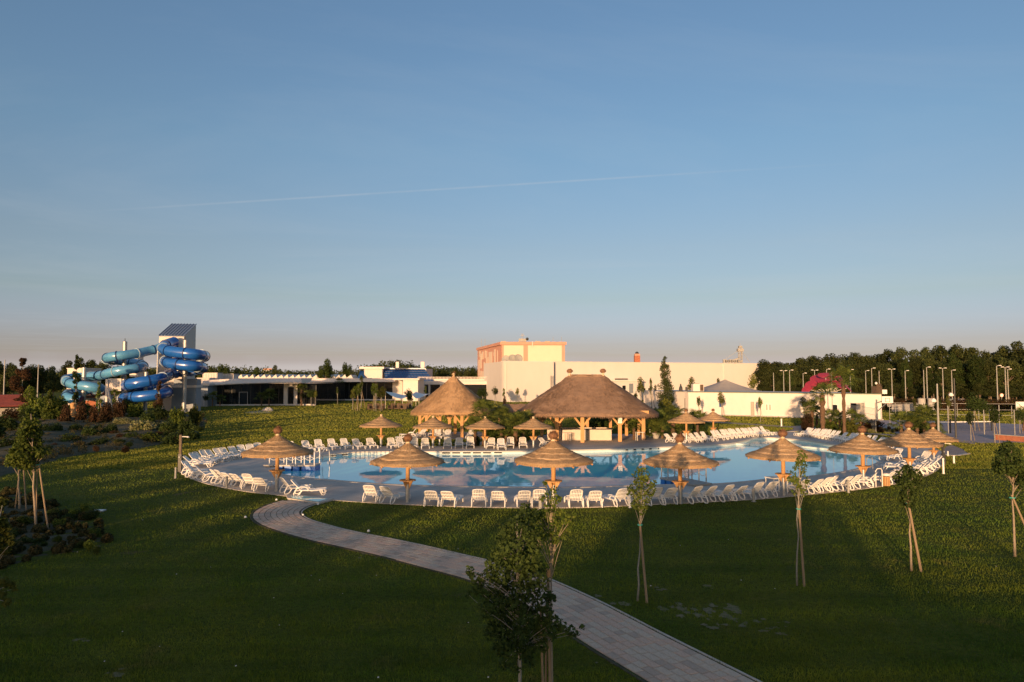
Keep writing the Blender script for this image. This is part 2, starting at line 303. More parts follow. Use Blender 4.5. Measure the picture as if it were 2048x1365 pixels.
# ------------------------------------------------------------------ mesh building
class MB:
    def __init__(s): s.v = []; s.f = []
    def add(s, vs, fs):
        o = len(s.v); s.v += [tuple(p) for p in vs]; s.f += [tuple(i + o for i in f) for f in fs]; return s
    def box(s, cx, cy, cz, sx, sy, sz, rz=0.0):
        c, n = math.cos(rz), math.sin(rz); vs = []
        for dz in (-.5, .5):
            for dx, dy in ((-.5, -.5), (.5, -.5), (.5, .5), (-.5, .5)):
                x, y = dx * sx, dy * sy; vs.append((cx + x * c - y * n, cy + x * n + y * c, cz + dz * sz))
        return s.add(vs, [(3, 2, 1, 0), (4, 5, 6, 7), (0, 1, 5, 4), (1, 2, 6, 5), (2, 3, 7, 6), (3, 0, 4, 7)])
    def beam(s, p0, p1, w, h=None):
        h = h or w; p0 = Vector(p0); p1 = Vector(p1); d = (p1 - p0).normalized()
        up = Vector((0, 0, 1)) if abs(d.z) < 0.95 else Vector((0, 1, 0))
        a = d.cross(up).normalized() * w / 2; b = a.cross(d).normalized() * h / 2
        vs = [p + q for p in (p0, p1) for q in (-a - b, a - b, a + b, -a + b)]
        return s.add(vs, [(3, 2, 1, 0), (4, 5, 6, 7), (0, 1, 5, 4), (1, 2, 6, 5), (2, 3, 7, 6), (3, 0, 4, 7)])
    def tube(s, pts, r, seg=8, cap=True, flat=1.0):
        pts = [Vector(p) for p in pts]; n = len(pts)
        rs = r if isinstance(r, (list, tuple)) else [r] * n
        a = None; vs = []
        for i, p in enumerate(pts):
            d = (pts[min(i + 1, n - 1)] - pts[max(i - 1, 0)]).normalized()
            if a is None:
                up = Vector((0, 0, 1)) if abs(d.z) < 0.9 else Vector((1, 0, 0)); a = d.cross(up).normalized()
            else: a = (a - d * a.dot(d)).normalized()
            b = d.cross(a)
            for k in range(seg):
                t = 2 * PI * k / seg; vs.append(p + a * (math.cos(t) * rs[i]) + b * (math.sin(t) * rs[i] * flat))
        fs = [(i * seg + k, i * seg + (k + 1) % seg, (i + 1) * seg + (k + 1) % seg, (i + 1) * seg + k) for i in range(n - 1) for k in range(seg)]
        if cap: fs += [tuple(range(seg - 1, -1, -1)), tuple((n - 1) * seg + k for k in range(seg))]
        return s.add(vs, fs)
    def lathe(s, prof, seg=24, c=(0, 0, 0), closed=True):
        n = len(prof); vs = [(c[0] + r * math.cos(2 * PI * k / seg), c[1] + r * math.sin(2 * PI * k / seg), c[2] + z) for r, z in prof for k in range(seg)]
        fs = [(i * seg + k, i * seg + (k + 1) % seg, (i + 1) * seg + (k + 1) % seg, (i + 1) * seg + k) for i in range(n - 1) for k in range(seg)]
        if closed: fs += [tuple(range(seg - 1, -1, -1)), tuple((n - 1) * seg + k for k in range(seg))]
        return s.add(vs, fs)
    def prism(s, poly, z0, z1):
        n = len(poly)
        area = sum(poly[i][0] * poly[(i + 1) % n][1] - poly[(i + 1) % n][0] * poly[i][1] for i in range(n))
        if area < 0: poly = list(reversed(poly))
        vs = [(p[0], p[1], z0) for p in poly] + [(p[0], p[1], z1) for p in poly]
        fs = [(i, (i + 1) % n, n + (i + 1) % n, n + i) for i in range(n)]
        tri = tessellate_polygon([[Vector((p[0], p[1], 0)) for p in poly]])
        for t in tri:
            a, b, c = t
            if (poly[b][0] - poly[a][0]) * (poly[c][1] - poly[a][1]) - (poly[b][1] - poly[a][1]) * (poly[c][0] - poly[a][0]) < 0: a, c = c, a
            fs.append((n + a, n + b, n + c)); fs.append((c, b, a))
        return s.add(vs, fs)
    def sheet(s, outer, holes, z):
        loops = [[Vector((p[0], p[1], 0)) for p in outer]] + [[Vector((p[0], p[1], 0)) for p in h] for h in holes]
        flat = [p for l in loops for p in l]; fs = []
        for a, b, c in tessellate_polygon(loops):
            A, B, C = flat[a], flat[b], flat[c]
            if (B.x - A.x) * (C.y - A.y) - (B.y - A.y) * (C.x - A.x) < 0: a, c = c, a
            fs.append((a, b, c))
        return s.add([(p.x, p.y, z) for p in flat], fs)
    def skirt(s, loop, z0, z1):
        n = len(loop); vs = [(p[0], p[1], z0) for p in loop] + [(p[0], p[1], z1) for p in loop]
        return s.add(vs, [(i, (i + 1) % n, n + (i + 1) % n, n + i) for i in range(n)])
    def quad(s, a, b, c, d): return s.add([a, b, c, d], [(0, 1, 2, 3)])
    def slab(s, pts, t):
        # a flat polygon (any orientation) given thickness t against its normal
        P = [Vector(p) for p in pts]; nrm = (P[1] - P[0]).cross(P[2] - P[0]).normalized() * t; n = len(P)
        return s.add(P + [p - nrm for p in P], [tuple(range(n)), tuple(range(2 * n - 1, n - 1, -1))] + [(i, n + i, n + (i + 1) % n, (i + 1) % n) for i in range(n)])
    def mesh(s, name, mat, smooth=False, off=(0, 0, 0)):
        me = bpy.data.meshes.new(name)
        me.from_pydata([(v[0] - off[0], v[1] - off[1], v[2] - off[2]) for v in s.v], [], s.f)
        me.materials.append(mat)
        if smooth: me.polygons.foreach_set('use_smooth', [True] * len(me.polygons))
        me.update(); return me
    def build(s, name, mat, parent=None, smooth=False, world=False):
        off = parent.location if (parent is not None and world) else (0, 0, 0)
        o = bpy.data.objects.new(name, s.mesh(name, mat, smooth, off)); COL.objects.link(o)
        if parent is not None: o.parent = parent
        return o
def obj(name, me, parent=None, loc=(0, 0, 0), rot=(0, 0, 0), sc=None):
    o = bpy.data.objects.new(name, me); COL.objects.link(o); o.location = loc; o.rotation_euler = rot
    if sc: o.scale = sc if not isinstance(sc, (int, float)) else (sc, sc, sc)
    if parent is not None: o.parent = parent
    return o
def tag(o, label=None, cat=None, group=None, kind=None):
    if label: o['label'] = label
    if cat: o['category'] = cat
    if group: o['group'] = group
    if kind: o['kind'] = kind
    return o
def thing(name, label, cat, loc=(0, 0, 0), rz=0.0, group=None, sc=None):
    o = bpy.data.objects.new(name, None); COL.objects.link(o); o.location = loc; o.rotation_euler = (0, 0, rz)
    o.empty_display_size = 0.2
    if sc: o.scale = sc if not isinstance(sc, (int, float)) else (sc, sc, sc)
    return tag(o, label, cat, group)
def dup(root, loc, rz, label, group=None, sc=None):
    r = root.copy(); COL.objects.link(r); r.location = loc; r.rotation_euler = (0, 0, rz); r['label'] = label
    if group: r['group'] = group
    if sc: r.scale = sc if not isinstance(sc, (int, float)) else (sc, sc, sc)
    for ch in list(root.children):
        c = ch.copy(); COL.objects.link(c); c.parent = r
        for g in list(ch.children):
            d = g.copy(); COL.objects.link(d); d.parent = c
    return r
def npmesh(name, V, nper, mat, smooth=False):
    """V: (n, nper, 3) array -> mesh of n loose polygons"""
    n = V.shape[0]; me = bpy.data.meshes.new(name)
    me.vertices.add(n * nper); me.vertices.foreach_set('co', V.reshape(-1).astype(np.float32))
    me.loops.add(n * nper); me.loops.foreach_set('vertex_index', np.arange(n * nper, dtype=np.int32))
    me.polygons.add(n); me.polygons.foreach_set('loop_start', np.arange(0, n * nper, nper, dtype=np.int32)); me.polygons.foreach_set('loop_total', np.full(n, nper, dtype=np.int32))
    me.materials.append(mat); me.update(calc_edges=True); me.validate(); return me
ORD = ['first', 'second', 'third', 'fourth', 'fifth', 'sixth', 'seventh', 'eighth', 'ninth', 'tenth', 'eleventh', 'twelfth', 'thirteenth', 'fourteenth', 'fifteenth', 'sixteenth', 'seventeenth', 'eighteenth', 'nineteenth', 'twentieth', 'twenty-first', 'twenty-second', 'twenty-third', 'twenty-fourth', 'twenty-fifth', 'twenty-sixth', 'twenty-seventh', 'twenty-eighth', 'twenty-ninth', 'thirtieth', 'thirty-first', 'thirty-second', 'thirty-third', 'thirty-fourth', 'thirty-fifth', 'thirty-sixth', 'thirty-seventh', 'thirty-eighth']

def inside(P, poly):
    """P (n,2) array, polygon list -> bool mask"""
    x, y = P[:, 0], P[:, 1]; r = np.zeros(len(P), bool); n = len(poly)
    for i in range(n):
        x0, y0 = poly[i][0], poly[i][1]; x1, y1 = poly[(i + 1) % n][0], poly[(i + 1) % n][1]
        if y0 == y1: continue
        c = ((y0 > y) != (y1 > y)) & (x < (x1 - x0) * (y - y0) / (y1 - y0) + x0)
        r ^= c
    return r
def smoothloop(pts, per=6, closed=True):
    P = [Vector((p[0], p[1], 0)) for p in pts]; n = len(P); out = []
    rng = range(n) if closed else range(n - 1)
    for i in rng:
        if closed: a, b, c, d = P[i - 1], P[i], P[(i + 1) % n], P[(i + 2) % n]
        else: a, b, c, d = P[max(i - 1, 0)], P[i], P[i + 1], P[min(i + 2, n - 1)]
        for k in range(per):
            t = k / per; t2 = t * t; t3 = t2 * t
            q = 0.5 * ((2 * b) + (c - a) * t + (2 * a - 5 * b + 4 * c - d) * t2 + (3 * b - a - 3 * c + d) * t3)
            out.append(q)
    if not closed: out.append(P[-1])
    return out

# ------------------------------------------------------------------ ground, deck, pool
def P2(lst, z=0.0): return [at(x, y, z) for x, y in lst]
deck_px = [(357, 941), (372, 953), (392, 962), (418, 970), (450, 977), (490, 984), (540, 990), (600, 996), (670, 1002), (760, 1008), (852, 1012), (930, 1015), (1000, 1016.5), (1080, 1017), (1162, 1016.5), (1275, 1012), (1400, 1006),
           (1525, 999), (1612, 991), (1691, 983), (1742, 977), (1786, 970), (1822, 962), (1850, 954), (1872, 943), (1886, 931), (1891, 917), (1887, 907), (1868, 897), (1830, 890), (1790, 886), (1740, 881), (1700, 876), (1660, 871), (1620, 867.5), (1590, 865.5),
           (1570, 864), (1545, 865), (1520, 866), (1490, 868), (1455, 871), (1415, 874), (1370, 877), (1330, 879), (1300, 877), (1290, 870.5), (1200, 868.5), (1120, 868.5), (1075, 873), (1062, 880), (1040, 893), (960, 893.5), (860, 893.5), (760, 893.5), (680, 895), (600, 899), (545, 903), (490, 908), (440, 914), (400, 921), (372, 930)]
pool_px = [(556, 938), (562, 948), (605, 956), (665, 961), (725, 966), (790, 970), (870, 972.5), (950, 974), (1050, 975), (1150, 975), (1220, 973.5), (1290, 971), (1420, 969), (1495, 963.5), (1550, 957), (1611, 954), (1655, 949), (1691, 943), (1736, 933), (1758, 924), (1766, 915), (1756, 909.5),
           (1730, 903), (1700, 897), (1665, 890), (1640, 885.5), (1612, 881.5), (1550, 876.5), (1512, 876), (1497, 880), (1478, 884.5), (1455, 888.5), (1415, 891.5), (1375, 893.5), (1300, 896), (1225, 899), (1125, 901.5), (1000, 903.5), (880, 904), (777, 904), (715, 905), (677, 908), (647, 912), (600, 920), (570, 929)]
DECK = smoothloop(P2(deck_px), 3)
POOL = smoothloop(P2(pool_px), 4)
WATER_Z = -0.22
g = MB(); E = 1500
g.sheet([(-E, -300), (E, -300), (E, 2600), (-E, 2600)], [DECK], 0.0)
ground = tag(g.build('ground', M_lawn), kind='structure')
d = MB(); d.sheet(DECK, [POOL], 0.03); d.skirt(DECK, 0.0, 0.03)
deck = tag(d.build('pool_deck', M_deck), kind='structure')
# pale coping ring round the basin, then tiled walls down to the water
def inset(loop, dist):
    n = len(loop); out = []
    area = sum(loop[i][0] * loop[(i + 1) % n][1] - loop[(i + 1) % n][0] * loop[i][1] for i in range(n)); sg = 1 if area > 0 else -1
    for i in range(n):
        a = Vector(loop[i - 1][:2]); b = Vector(loop[(i + 1) % n][:2]); t = (b - a).normalized(); nn = Vector((-t.y, t.x)) * sg
        out.append(Vector((loop[i][0] + nn.x * dist, loop[i][1] + nn.y * dist, 0)))
    return out
POOLI = inset(POOL, 0.02)
c = MB(); n = len(POOL); COP = inset(POOL, -0.30)
c.add([(p.x, p.y, 0.046) for p in COP] + [(p.x, p.y, 0.046) for p in POOL], [(i, (i + 1) % n, n + (i + 1) % n, n + i) for i in range(n)])
c.skirt(COP, 0.0, 0.046); c.skirt(POOL, -0.06, 0.046)
tag(c.build('pool_coping', M_kerb), kind='structure')
w = MB(); w.skirt(POOL, -1.2, -0.06)
tag(w.build('pool_wall', M_tile), kind='structure')
w = MB(); w.sheet(inset(POOL, -0.01), [], WATER_Z)
tag(w.build('pool_water', M_water), kind='structure')
w = MB(); w.sheet(inset(POOL, -0.01), [], -1.2); tag(w.build('pool_floor', M_tileb), kind='structure')
# separating weir to the shallow arm at the far right, with a paler shallow floor
weir = P2([(1452, 889), (1500, 891.5), (1560, 893.5), (1610, 896), (1652, 900), (1700, 906)], WATER_Z)
m = MB()
for i in range(len(weir) - 1):
    a = weir[i]; b = weir[i + 1]; m.beam((a.x, a.y, -0.17), (b.x, b.y, -0.17), 0.45, 0.2)
tag(m.build('pool_weir', M_tile), kind='structure')
sh = [at(x, y, WATER_Z) for x, y in [(1455, 890), (1500, 892), (1560, 894), (1610, 897), (1652, 900), (1700, 905), (1712, 902), (1690, 895.5), (1662, 890), (1640, 886), (1612, 882.5), (1550, 877.5), (1515, 877), (1500, 881), (1480, 886)]]
m = MB(); m.sheet(sh, [], WATER_Z + 0.006)
tag(m.build('shallow_water', M_watershallow), kind='structure')
# inlets / starting-ledge grilles on the far pool wall
k = 0
for px in (762, 785, 806, 828, 850, 873):
    pass
def wall_point(px):
    best = min((p for p in POOL if p.y > 52), key=lambda p: abs((p.x / p.y) - (px - 1024) / FPX)); return best
i = 0
for px, lab in [(667, 'a'), (690, 'a'), (893, 'b'), (913, 'b'), (934, 'b'), (954, 'b'), (974, 'b'), (996, 'b'), (1252, 'c'), (1268, 'c'), (1284, 'c'), (1299, 'c'), (1314, 'c')]:
    p = wall_point(px); Y = p.y - 0.03; x = (px - 1024) / FPX * Y
    big = lab != 'c'
    side = {'a': 'left of the pavilions', 'b': 'under the far deck before the smaller pavilion', 'c': 'before the bar pavilion'}[lab]
    t = thing('pool_inlet', f'dark inlet grille in the far pool wall, {ORD[i]} from the left', 'pool inlet', (x, Y, -0.08), 0, 'inlets in the far pool wall')
    q = MB(); q.box(0, 0, 0, 0.62 if big else 0.2, 0.05, 0.12); q.build('grille', M_black, t)
    q = MB(); q.box(0, -0.01, 0.075, 0.7 if big else 0.26, 0.06, 0.02); q.box(0, -0.01, -0.075, 0.7 if big else 0.26, 0.06, 0.02); q.build('rim', M_tile, t)
    i += 1

# ------------------------------------------------------------------ terraces, paths, court (thin sheets, each above the one below)
def sheet(name, pts, mat, z, kind='structure', smooth=0, holes=[]):
    loop = smoothloop(pts, smooth) if smooth else pts
    q = MB(); q.sheet(loop, holes, z); q.skirt(loop, 0.0, z); return tag(q.build(name, mat), kind=kind), loop
_, TERR = sheet('pavilion_terrace', P2([(792, 876.5), (835, 866), (960, 864), (985, 872), (975, 879), (880, 879)]), M_terr, 0.02)
_, GRAV1 = sheet('gravel_bed', P2([(905, 888), (960, 884), (1040, 884), (1063, 879), (1040, 892), (960, 892.5)]), M_gravel, 0.012, smooth=3)
_, GRAV2 = sheet('gravel_bed', P2([(1290, 879), (1300, 873), (1340, 872), (1400, 871), (1415, 873), (1372, 876.5), (1330, 878)]), M_gravel, 0.012, smooth=3)
_, PW1 = sheet('path', P2([(1572, 865), (1640, 864.5), (1655, 858), (1600, 852), (1582, 853.5), (1588, 858)]), M_pathfar, 0.016)
_, PW2 = sheet('path', P2([(1400, 842), (1500, 848), (1590, 854), (1589, 856), (1500, 850.5), (1400, 844)]), M_pathfar, 0.012)
_, PW3 = sheet('path', P2([(1655, 862), (1700, 864), (1780, 869), (1880, 878), (1950, 886), (1951, 889), (1880, 881.5), (1780, 872), (1700, 866.5), (1655, 864)]), M_pathfar, 0.012)
_, PW4 = sheet('path', P2([(1884, 905), (1893, 893), (1905, 891), (1925, 899), (1936, 908), (1934, 911), (1915, 912), (1889, 911)]), M_pathfar, 0.016)
q = MB()
kb = P2([(1889, 911), (1905, 912.3), (1918, 912), (1936, 908.5)])
for i in range(3): q.beam((kb[i].x, kb[i].y, 0.03), (kb[i + 1].x, kb[i + 1].y, 0.03), 0.35, 0.08)
tag(q.build('path_kerb', M_kerb), kind='structure')
kb = P2([(1566, 864.8), (1600, 863), (1650, 864.5)])
q = MB()
for i in range(2): q.beam((kb[i].x, kb[i].y, 0.03), (kb[i + 1].x, kb[i + 1].y, 0.03), 0.6, 0.08)
tag(q.build('path_kerb', M_kerb), kind='structure')
_, COURT = sheet('sports_court', P2([(1700, 848), (1745, 841), (1900, 843), (2200, 856), (2300, 888), (2048, 886), (1960, 887), (1900, 880), (1795, 868), (1720, 858)]), M_court, 0.02)
# the white foot basin where the path meets the deck
q = MB(); fb = P2([(572, 995), (603, 993), (668, 1001), (640, 1009), (608, 1003)])
q = MB(); q.prism([(p.x, p.y) for p in P2([(572, 992.5), (603, 993.5), (669, 1001), (640, 1009), (575, 999.5)])], 0.0, 0.075)
fbo = q.build('foot_basin', M_kerb); tag(fbo, 'white rectangular foot basin set between the paved path and the pool deck', 'foot basin')
q = MB(); q.prism([(p.x, p.y) for p in P2([(582, 994.8), (603, 995.5), (655, 1001.3), (636, 1006.5), (584, 999)])], 0.075, 0.082)
q.build('basin_water', M_watershallow, fbo)

# ------------------------------------------------------------------ paved path: single pavers near, joined further on
eL = P2([(570, 999), (548, 1004), (529, 1012), (505, 1025), (503, 1036), (522, 1050), (561, 1063), (622, 1082), (695, 1097), (756, 1111), (817, 1127), (891, 1146), (940, 1159), (992, 1180), (1085, 1230), (1176, 1295), (1250, 1338), (1292, 1366)])
eR = P2([(641, 1009), (621, 1014), (608, 1019), (600, 1027), (606, 1037), (636, 1049), (707, 1066), (781, 1081), (866, 1099), (927, 1114), (998, 1130), (1052, 1146), (1105, 1166), (1147, 1186), (1250, 1234), (1350, 1284), (1449, 1334), (1498, 1366)])
def resample(pts, n):
    S = smoothloop(pts, 8, False); L = [0]
    for i in range(1, len(S)): L.append(L[-1] + (S[i] - S[i - 1]).length)
    out = []; j = 0
    for k in range(n):
        t = L[-1] * k / (n - 1)
        while j < len(S) - 2 and L[j + 1] < t: j += 1
        f = (t - L[j]) / max(1e-9, L[j + 1] - L[j]); out.append(S[j].lerp(S[j + 1], min(1, f)))
    return out
NS = 400
sl = smoothloop(eL, 12, False); 
# centre line from the left edge and its nearest right edge point
RS = resample(eR, 900); LS = resample(eL, 900)
cl = []
for k in range(0, 900, 15):
    a = LS[k]; b = min(RS, key=lambda p: (p - a).length); cl.append((a + b) / 2)
cl[0] = (eL[0] + eR[0]) / 2
dd = (cl[-1] - cl[-6]).normalized(); cl = cl[:-1] + [cl[-2] + dd * 3, cl[-2] + dd * 6, cl[-2] + dd * 12, cl[-2] + dd * 20]
for _ in range(4):
    cl = [cl[0]] + [(cl[i - 1] + cl[i] * 2 + cl[i + 1]) / 4 for i in range(1, len(cl) - 1)] + [cl[-1]]
CL = resample([p for p in cl], 1600)
PW = 1.84
def tang(i):
    a = CL[max(0, i - 3)]; b = CL[min(len(CL) - 1, i + 3)]; return (b - a).normalized()
acc = [0]
for i in range(1, len(CL)): acc.append(acc[-1] + (CL[i] - CL[i - 1]).length)
def along(s):
    i = int(np.searchsorted(acc, s)); i = max(1, min(len(CL) - 1, i)); f = (s - acc[i - 1]) / max(1e-9, acc[i] - acc[i - 1])
    p = CL[i - 1].lerp(CL[i], f); t = tang(i); return p, t, Vector((-t.y, t.x, 0))
# width opens at the top of the bend
def halfw(s): return PW / 2 * (1 + 0.10 * math.exp(-(s / 4.0) ** 2))
PATHL = []; PATHR = []
s_ = 0
while s_ < acc[-1]:
    p, t, nn = along(s_); h = halfw(s_) + 0.09; PATHL.append(p + nn * h); PATHR.append(p - nn * h); s_ += 0.4
PATH = PATHL + PATHR[::-1]
path = bpy.data.objects.new('path', None)
q = MB(); n = len(PATHL)
q.add([(p.x, p.y, 0.008) for p in PATHL] + [(p.x, p.y, 0.008) for p in PATHR], [(i, i + 1, n + i + 1, n + i) for i in range(n - 1)])
path = tag(q.build('path', M_joint), kind='structure')
ROWS = 8
pav = []
for r_ in range(ROWS):
    s = 0.0; rr = random.Random(r_ * 13 + 5); s = rr.uniform(0, 0.3)
    while s < acc[-1] - 0.5:
        ln = rr.choice((0.25, 0.33, 0.42))
        p, t, nn = along(s + ln / 2); h = halfw(s + ln / 2); wd = 2 * h / ROWS
        off = -h + wd * (r_ + 0.5)
        c_ = p + nn * off; pav.append((c_, math.atan2(t.y, t.x), ln, wd)); s += ln * (1 + off * 0)
# pavers on the outside of the bend are stretched so that rows stay closed
def curv(c_):
    return 1.0
pav.sort(key=lambda a: a[0].length if a[0].y > 12.9 else 1e3 + a[0].length)
pm = MB(); b_ = 0.06
pm.add([(-.5, -.5, 0), (.5, -.5, 0), (.5, .5, 0), (-.5, .5, 0), (-.5, -.5, .75), (.5, -.5, .75), (.5, .5, .75), (-.5, .5, .75), (-.46, -.45, 1), (.46, -.45, 1), (.46, .45, 1), (-.46, .45, 1)],
       [(0, 1, 5, 4), (1, 2, 6, 5), (2, 3, 7, 6), (3, 0, 4, 7), (4, 5, 9, 8), (5, 6, 10, 9), (6, 7, 11, 10), (7, 4, 8, 11), (8, 9, 10, 11)])
M_pav3 = [mk('paver_tone_' + w_, c1_, c2_, 6, 0.9, 0.35, 60, dirt=((0.24, 0.20, 0.17), 5, 0.45)) for w_, c1_, c2_ in (('grey', (0.57, 0.46, 0.36), (0.49, 0.39, 0.305)), ('rose', (0.60, 0.43, 0.33), (0.51, 0.36, 0.275)), ('brown', (0.46, 0.36, 0.285), (0.39, 0.30, 0.235)))]
pmesh = [pm.mesh('paver', m_) for m_ in M_pav3]
rest = [MB(), MB(), MB()]
for i, (c_, a_, ln, wd) in enumerate(pav):
    zt = 0.034 + rnd.uniform(-0.003, 0.003); v = rnd.choice((0, 0, 1, 1, 2)); sx = ln - 0.016; sy = wd - 0.02; aa = a_ + rnd.uniform(-.012, .012)
    if i < 300:
        obj('paver', pmesh[v], path, (c_.x, c_.y, 0.004), (rnd.uniform(-.006, .006), rnd.uniform(-.006, .006), aa), (sx, sy, zt))
    else:
        co, si = math.cos(aa), math.sin(aa)
        rest[v].add([(c_.x + x * sx * co - y * sy * si, c_.y + x * sx * si + y * sy * co, 0.004 + z * zt) for x, y, z in pm.v], pm.f[4:])
for v in range(3): tag(rest[v].build('pavers', M_pav3[v], path), kind='stuff')
for side, lst in (('l', PATHL), ('r', PATHR)):
    q = MB()
    for i in range(len(lst) - 1): q.beam((lst[i].x, lst[i].y, 0.008), (lst[i + 1].x, lst[i + 1].y, 0.008), 0.05, 0.05)
    q.build('kerb', M_kerb if side == 'l' else M_joint, path)

# ------------------------------------------------------------------ raised planting beds on the left
def mound(name, loop, h, mat, seed=1, step=0.8):
    rr = random.Random(seed); loop = [(p[0], p[1]) for p in loop]
    xs = [p[0] for p in loop]; ys = [p[1] for p in loop]; q = MB(); idx = {}
    nx_ = int((max(xs) - min(xs)) / step) + 2; ny_ = int((max(ys) - min(ys)) / step) + 2
    G = np.array([(min(xs) + i * step, min(ys) + j * step) for j in range(ny_) for i in range(nx_)]); ins = inside(G, loop)
    L = np.array(loop); D = np.full(len(G), 1e9)
    for k in range(len(L)):
        a = L[k]; b = L[(k + 1) % len(L)]; ab = b - a; t = np.clip(((G - a) @ ab) / (ab @ ab + 1e-9), 0, 1)
        D = np.minimum(D, np.linalg.norm(G - (a + t[:, None] * ab), axis=1))
    D = np.where(ins, D, -D)
    vs = []
    for k, (x, y) in enumerate(G):
        z = -0.05 + max(-0.1, min(1, D[k] / 4.0)) * h * (0.8 + 0.3 * math.sin(x * 0.7 + y * 0.4)) + (rr.uniform(-.06, .09) if ins[k] else -0.05)
        vs.append((x, y, z))
    fs = []
    for j in range(ny_ - 1):
        for i in range(nx_ - 1):
            a = j * nx_ + i; c4 = (a, a + 1, a + nx_ + 1, a + nx_)
            if any(ins[c] for c in c4): fs.append(c4)
    q.add(vs, fs); return tag(q.build(name, mat, smooth=True), kind='structure')
BED1 = smoothloop(P2([(-160, 845), (0, 838), (130, 833), (260, 831), (400, 832), (412, 850), (395, 868), (340, 886), (280, 898), (200, 905), (100, 925), (20, 950), (-140, 965)]), 4)
BED2 = smoothloop(P2([(-120, 1010), (20, 985), (110, 1010), (190, 1045), (215, 1075), (200, 1095), (110, 1112), (20, 1135), (-60, 1170), (-160, 1160)]), 4)
mound('planting_bed', BED1, 0.55, M_bed, 3, 0.9)
mound('planting_bed', BED2, 0.35, M_bed, 4, 0.4)
# ragged patches of bare soil in the near lawn
SOIL = []
rr = random.Random(11)
for px, py, rx, ry in [(1145, 1188, .35, .22), (1180, 1200, .4, .2), (1235, 1213, .45, .25), (1320, 1178, .35, .12), (1408, 1173, .4, .14), (1345, 1217, .5, .3), (1365, 1228, .45, .25), (1410, 1222, .4, .3), (1450, 1228, .55, .35), (1480, 1233, .55, .3), (1500, 1245, .5, .2), (1425, 1252, .5, .15), (1410, 1240, .3, .2), (1545, 1262, .5, .15), (1570, 1250, .3, .12), (1210, 1325, .25, .1), (735, 1112, .5, .2), (722, 1103, .3, .12), (180, 1278, .3, .12), (225, 1347, .35, .12)]:
    c0_ = at(px, py)
    for q_ in range(4):
        c_ = Vector((c0_.x + rr.uniform(-.8, .8) * rx, c0_.y + rr.uniform(-1.6, 1.6) * ry, 0)); lp = []; kk = rr.uniform(.25, .6)
        for k in range(18):
            t = 2 * PI * k / 18; f = kk * rr.uniform(0.35, 1.15); lp.append((c_.x + math.cos(t) * rx * 0.6 * f, c_.y + math.sin(t) * ry * 1.5 * f))
        SOIL.append(lp)
for i_, lp in enumerate(SOIL):
    q = MB(); q.sheet(lp, [], 0.004 + .0011 * (i_ % 16)); tag(q.build('bare_soil', M_soil), kind='structure')

# ------------------------------------------------------------------ grass blades
PATHG = [p.lerp(q_, .035) for p, q_ in zip(PATHL, PATHR)] + [q_.lerp(p, .035) for p, q_ in zip(PATHL, PATHR)][::-1]
EXCL = [[(p[0], p[1]) for p in l] for l in (DECK, PATHG, TERR, GRAV1, GRAV2, PW1, PW2, PW3, PW4, COURT, BED1, BED2)]
def grass(n, y0, y1, h, wf, seed, power=1.0, cl=1.0, mat=M_blade):
    g_ = np.random.default_rng(seed)
    inv = g_.uniform(1 / y1 ** power, 1 / y0 ** power, n); Y = (1 / inv) ** (1 / power)
    X = g_.uniform(-0.80, 0.80, n) * (Y + 2)
    P = np.stack([X, Y], 1); keep = np.ones(n, bool)
    for l in EXCL: keep &= ~inside(P, l)
    for l in SOIL: keep &= ~(inside(P, l) & (g_.random(n) < 0.5))
    P = P[keep]; n = len(P); Y = P[:, 1]
    # uneven growth: clumps
    cl_ = 0.75 + 0.35 * np.sin(P[:, 0] * 1.7 + np.sin(P[:, 1] * 1.1) * 2) * np.sin(P[:, 1] * 2.3 + P[:, 0] * 0.6) + 0.15 * g_.standard_normal(n)
    cl_ = .8 + (cl_ - .8) * cl
    hh = h * np.clip(cl_, 0.4, 1.6) * g_.uniform(0.5, 1.45, n) * (1 + Y * 0.006)
    ww = (0.006 + wf * Y) * g_.uniform(0.7, 1.3, n)
    a = g_.uniform(0, 2 * PI, n); lean = g_.uniform(0, 0.55, n) * hh; b = g_.uniform(0, 2 * PI, n)
    V = np.zeros((n, 3, 3))
    V[:, 0, 0] = P[:, 0] - np.cos(a) * ww / 2; V[:, 0, 1] = P[:, 1] - np.sin(a) * ww / 2
    V[:, 1, 0] = P[:, 0] + np.cos(a) * ww / 2; V[:, 1, 1] = P[:, 1] + np.sin(a) * ww / 2
    V[:, 2, 0] = P[:, 0] + np.cos(b) * lean; V[:, 2, 1] = P[:, 1] + np.sin(b) * lean; V[:, 2, 2] = hh
    return tag(obj('grass', npmesh('grass', V, 3, mat)), 'short mown lawn grass around the pool deck', 'grass', kind='stuff')
grass(700000, 10.5, 60, 0.05, 0.0006, 5)
grass(420000, 46, 175, 0.075, 0.0012, 6, 1.0, .35, M_bladefar)
# small white daisies in the lawn
g_ = np.random.default_rng(8); nfl = 40
Y = 1 / g_.uniform(1 / 34, 1 / 13, nfl); X = g_.uniform(-0.75, 0.75, nfl) * Y
q = MB()
for x, y in zip(X, Y):
    if inside(np.array([(x, y)]), EXCL[0])[0] or inside(np.array([(x, y)]), EXCL[1])[0]: continue
    r_ = rnd.uniform(.012, .022); z = rnd.uniform(.05, .075)
    q.add([(x + r_ * math.cos(t * PI / 3), y + r_ * math.sin(t * PI / 3), z + 0.3 * r_ * math.sin(t * PI / 3)) for t in range(6)], [(0, 1, 2, 3, 4, 5)])
tag(q.build('daisies', M_white), 'tiny white daisies scattered over the near lawn', 'flowers', kind='stuff')

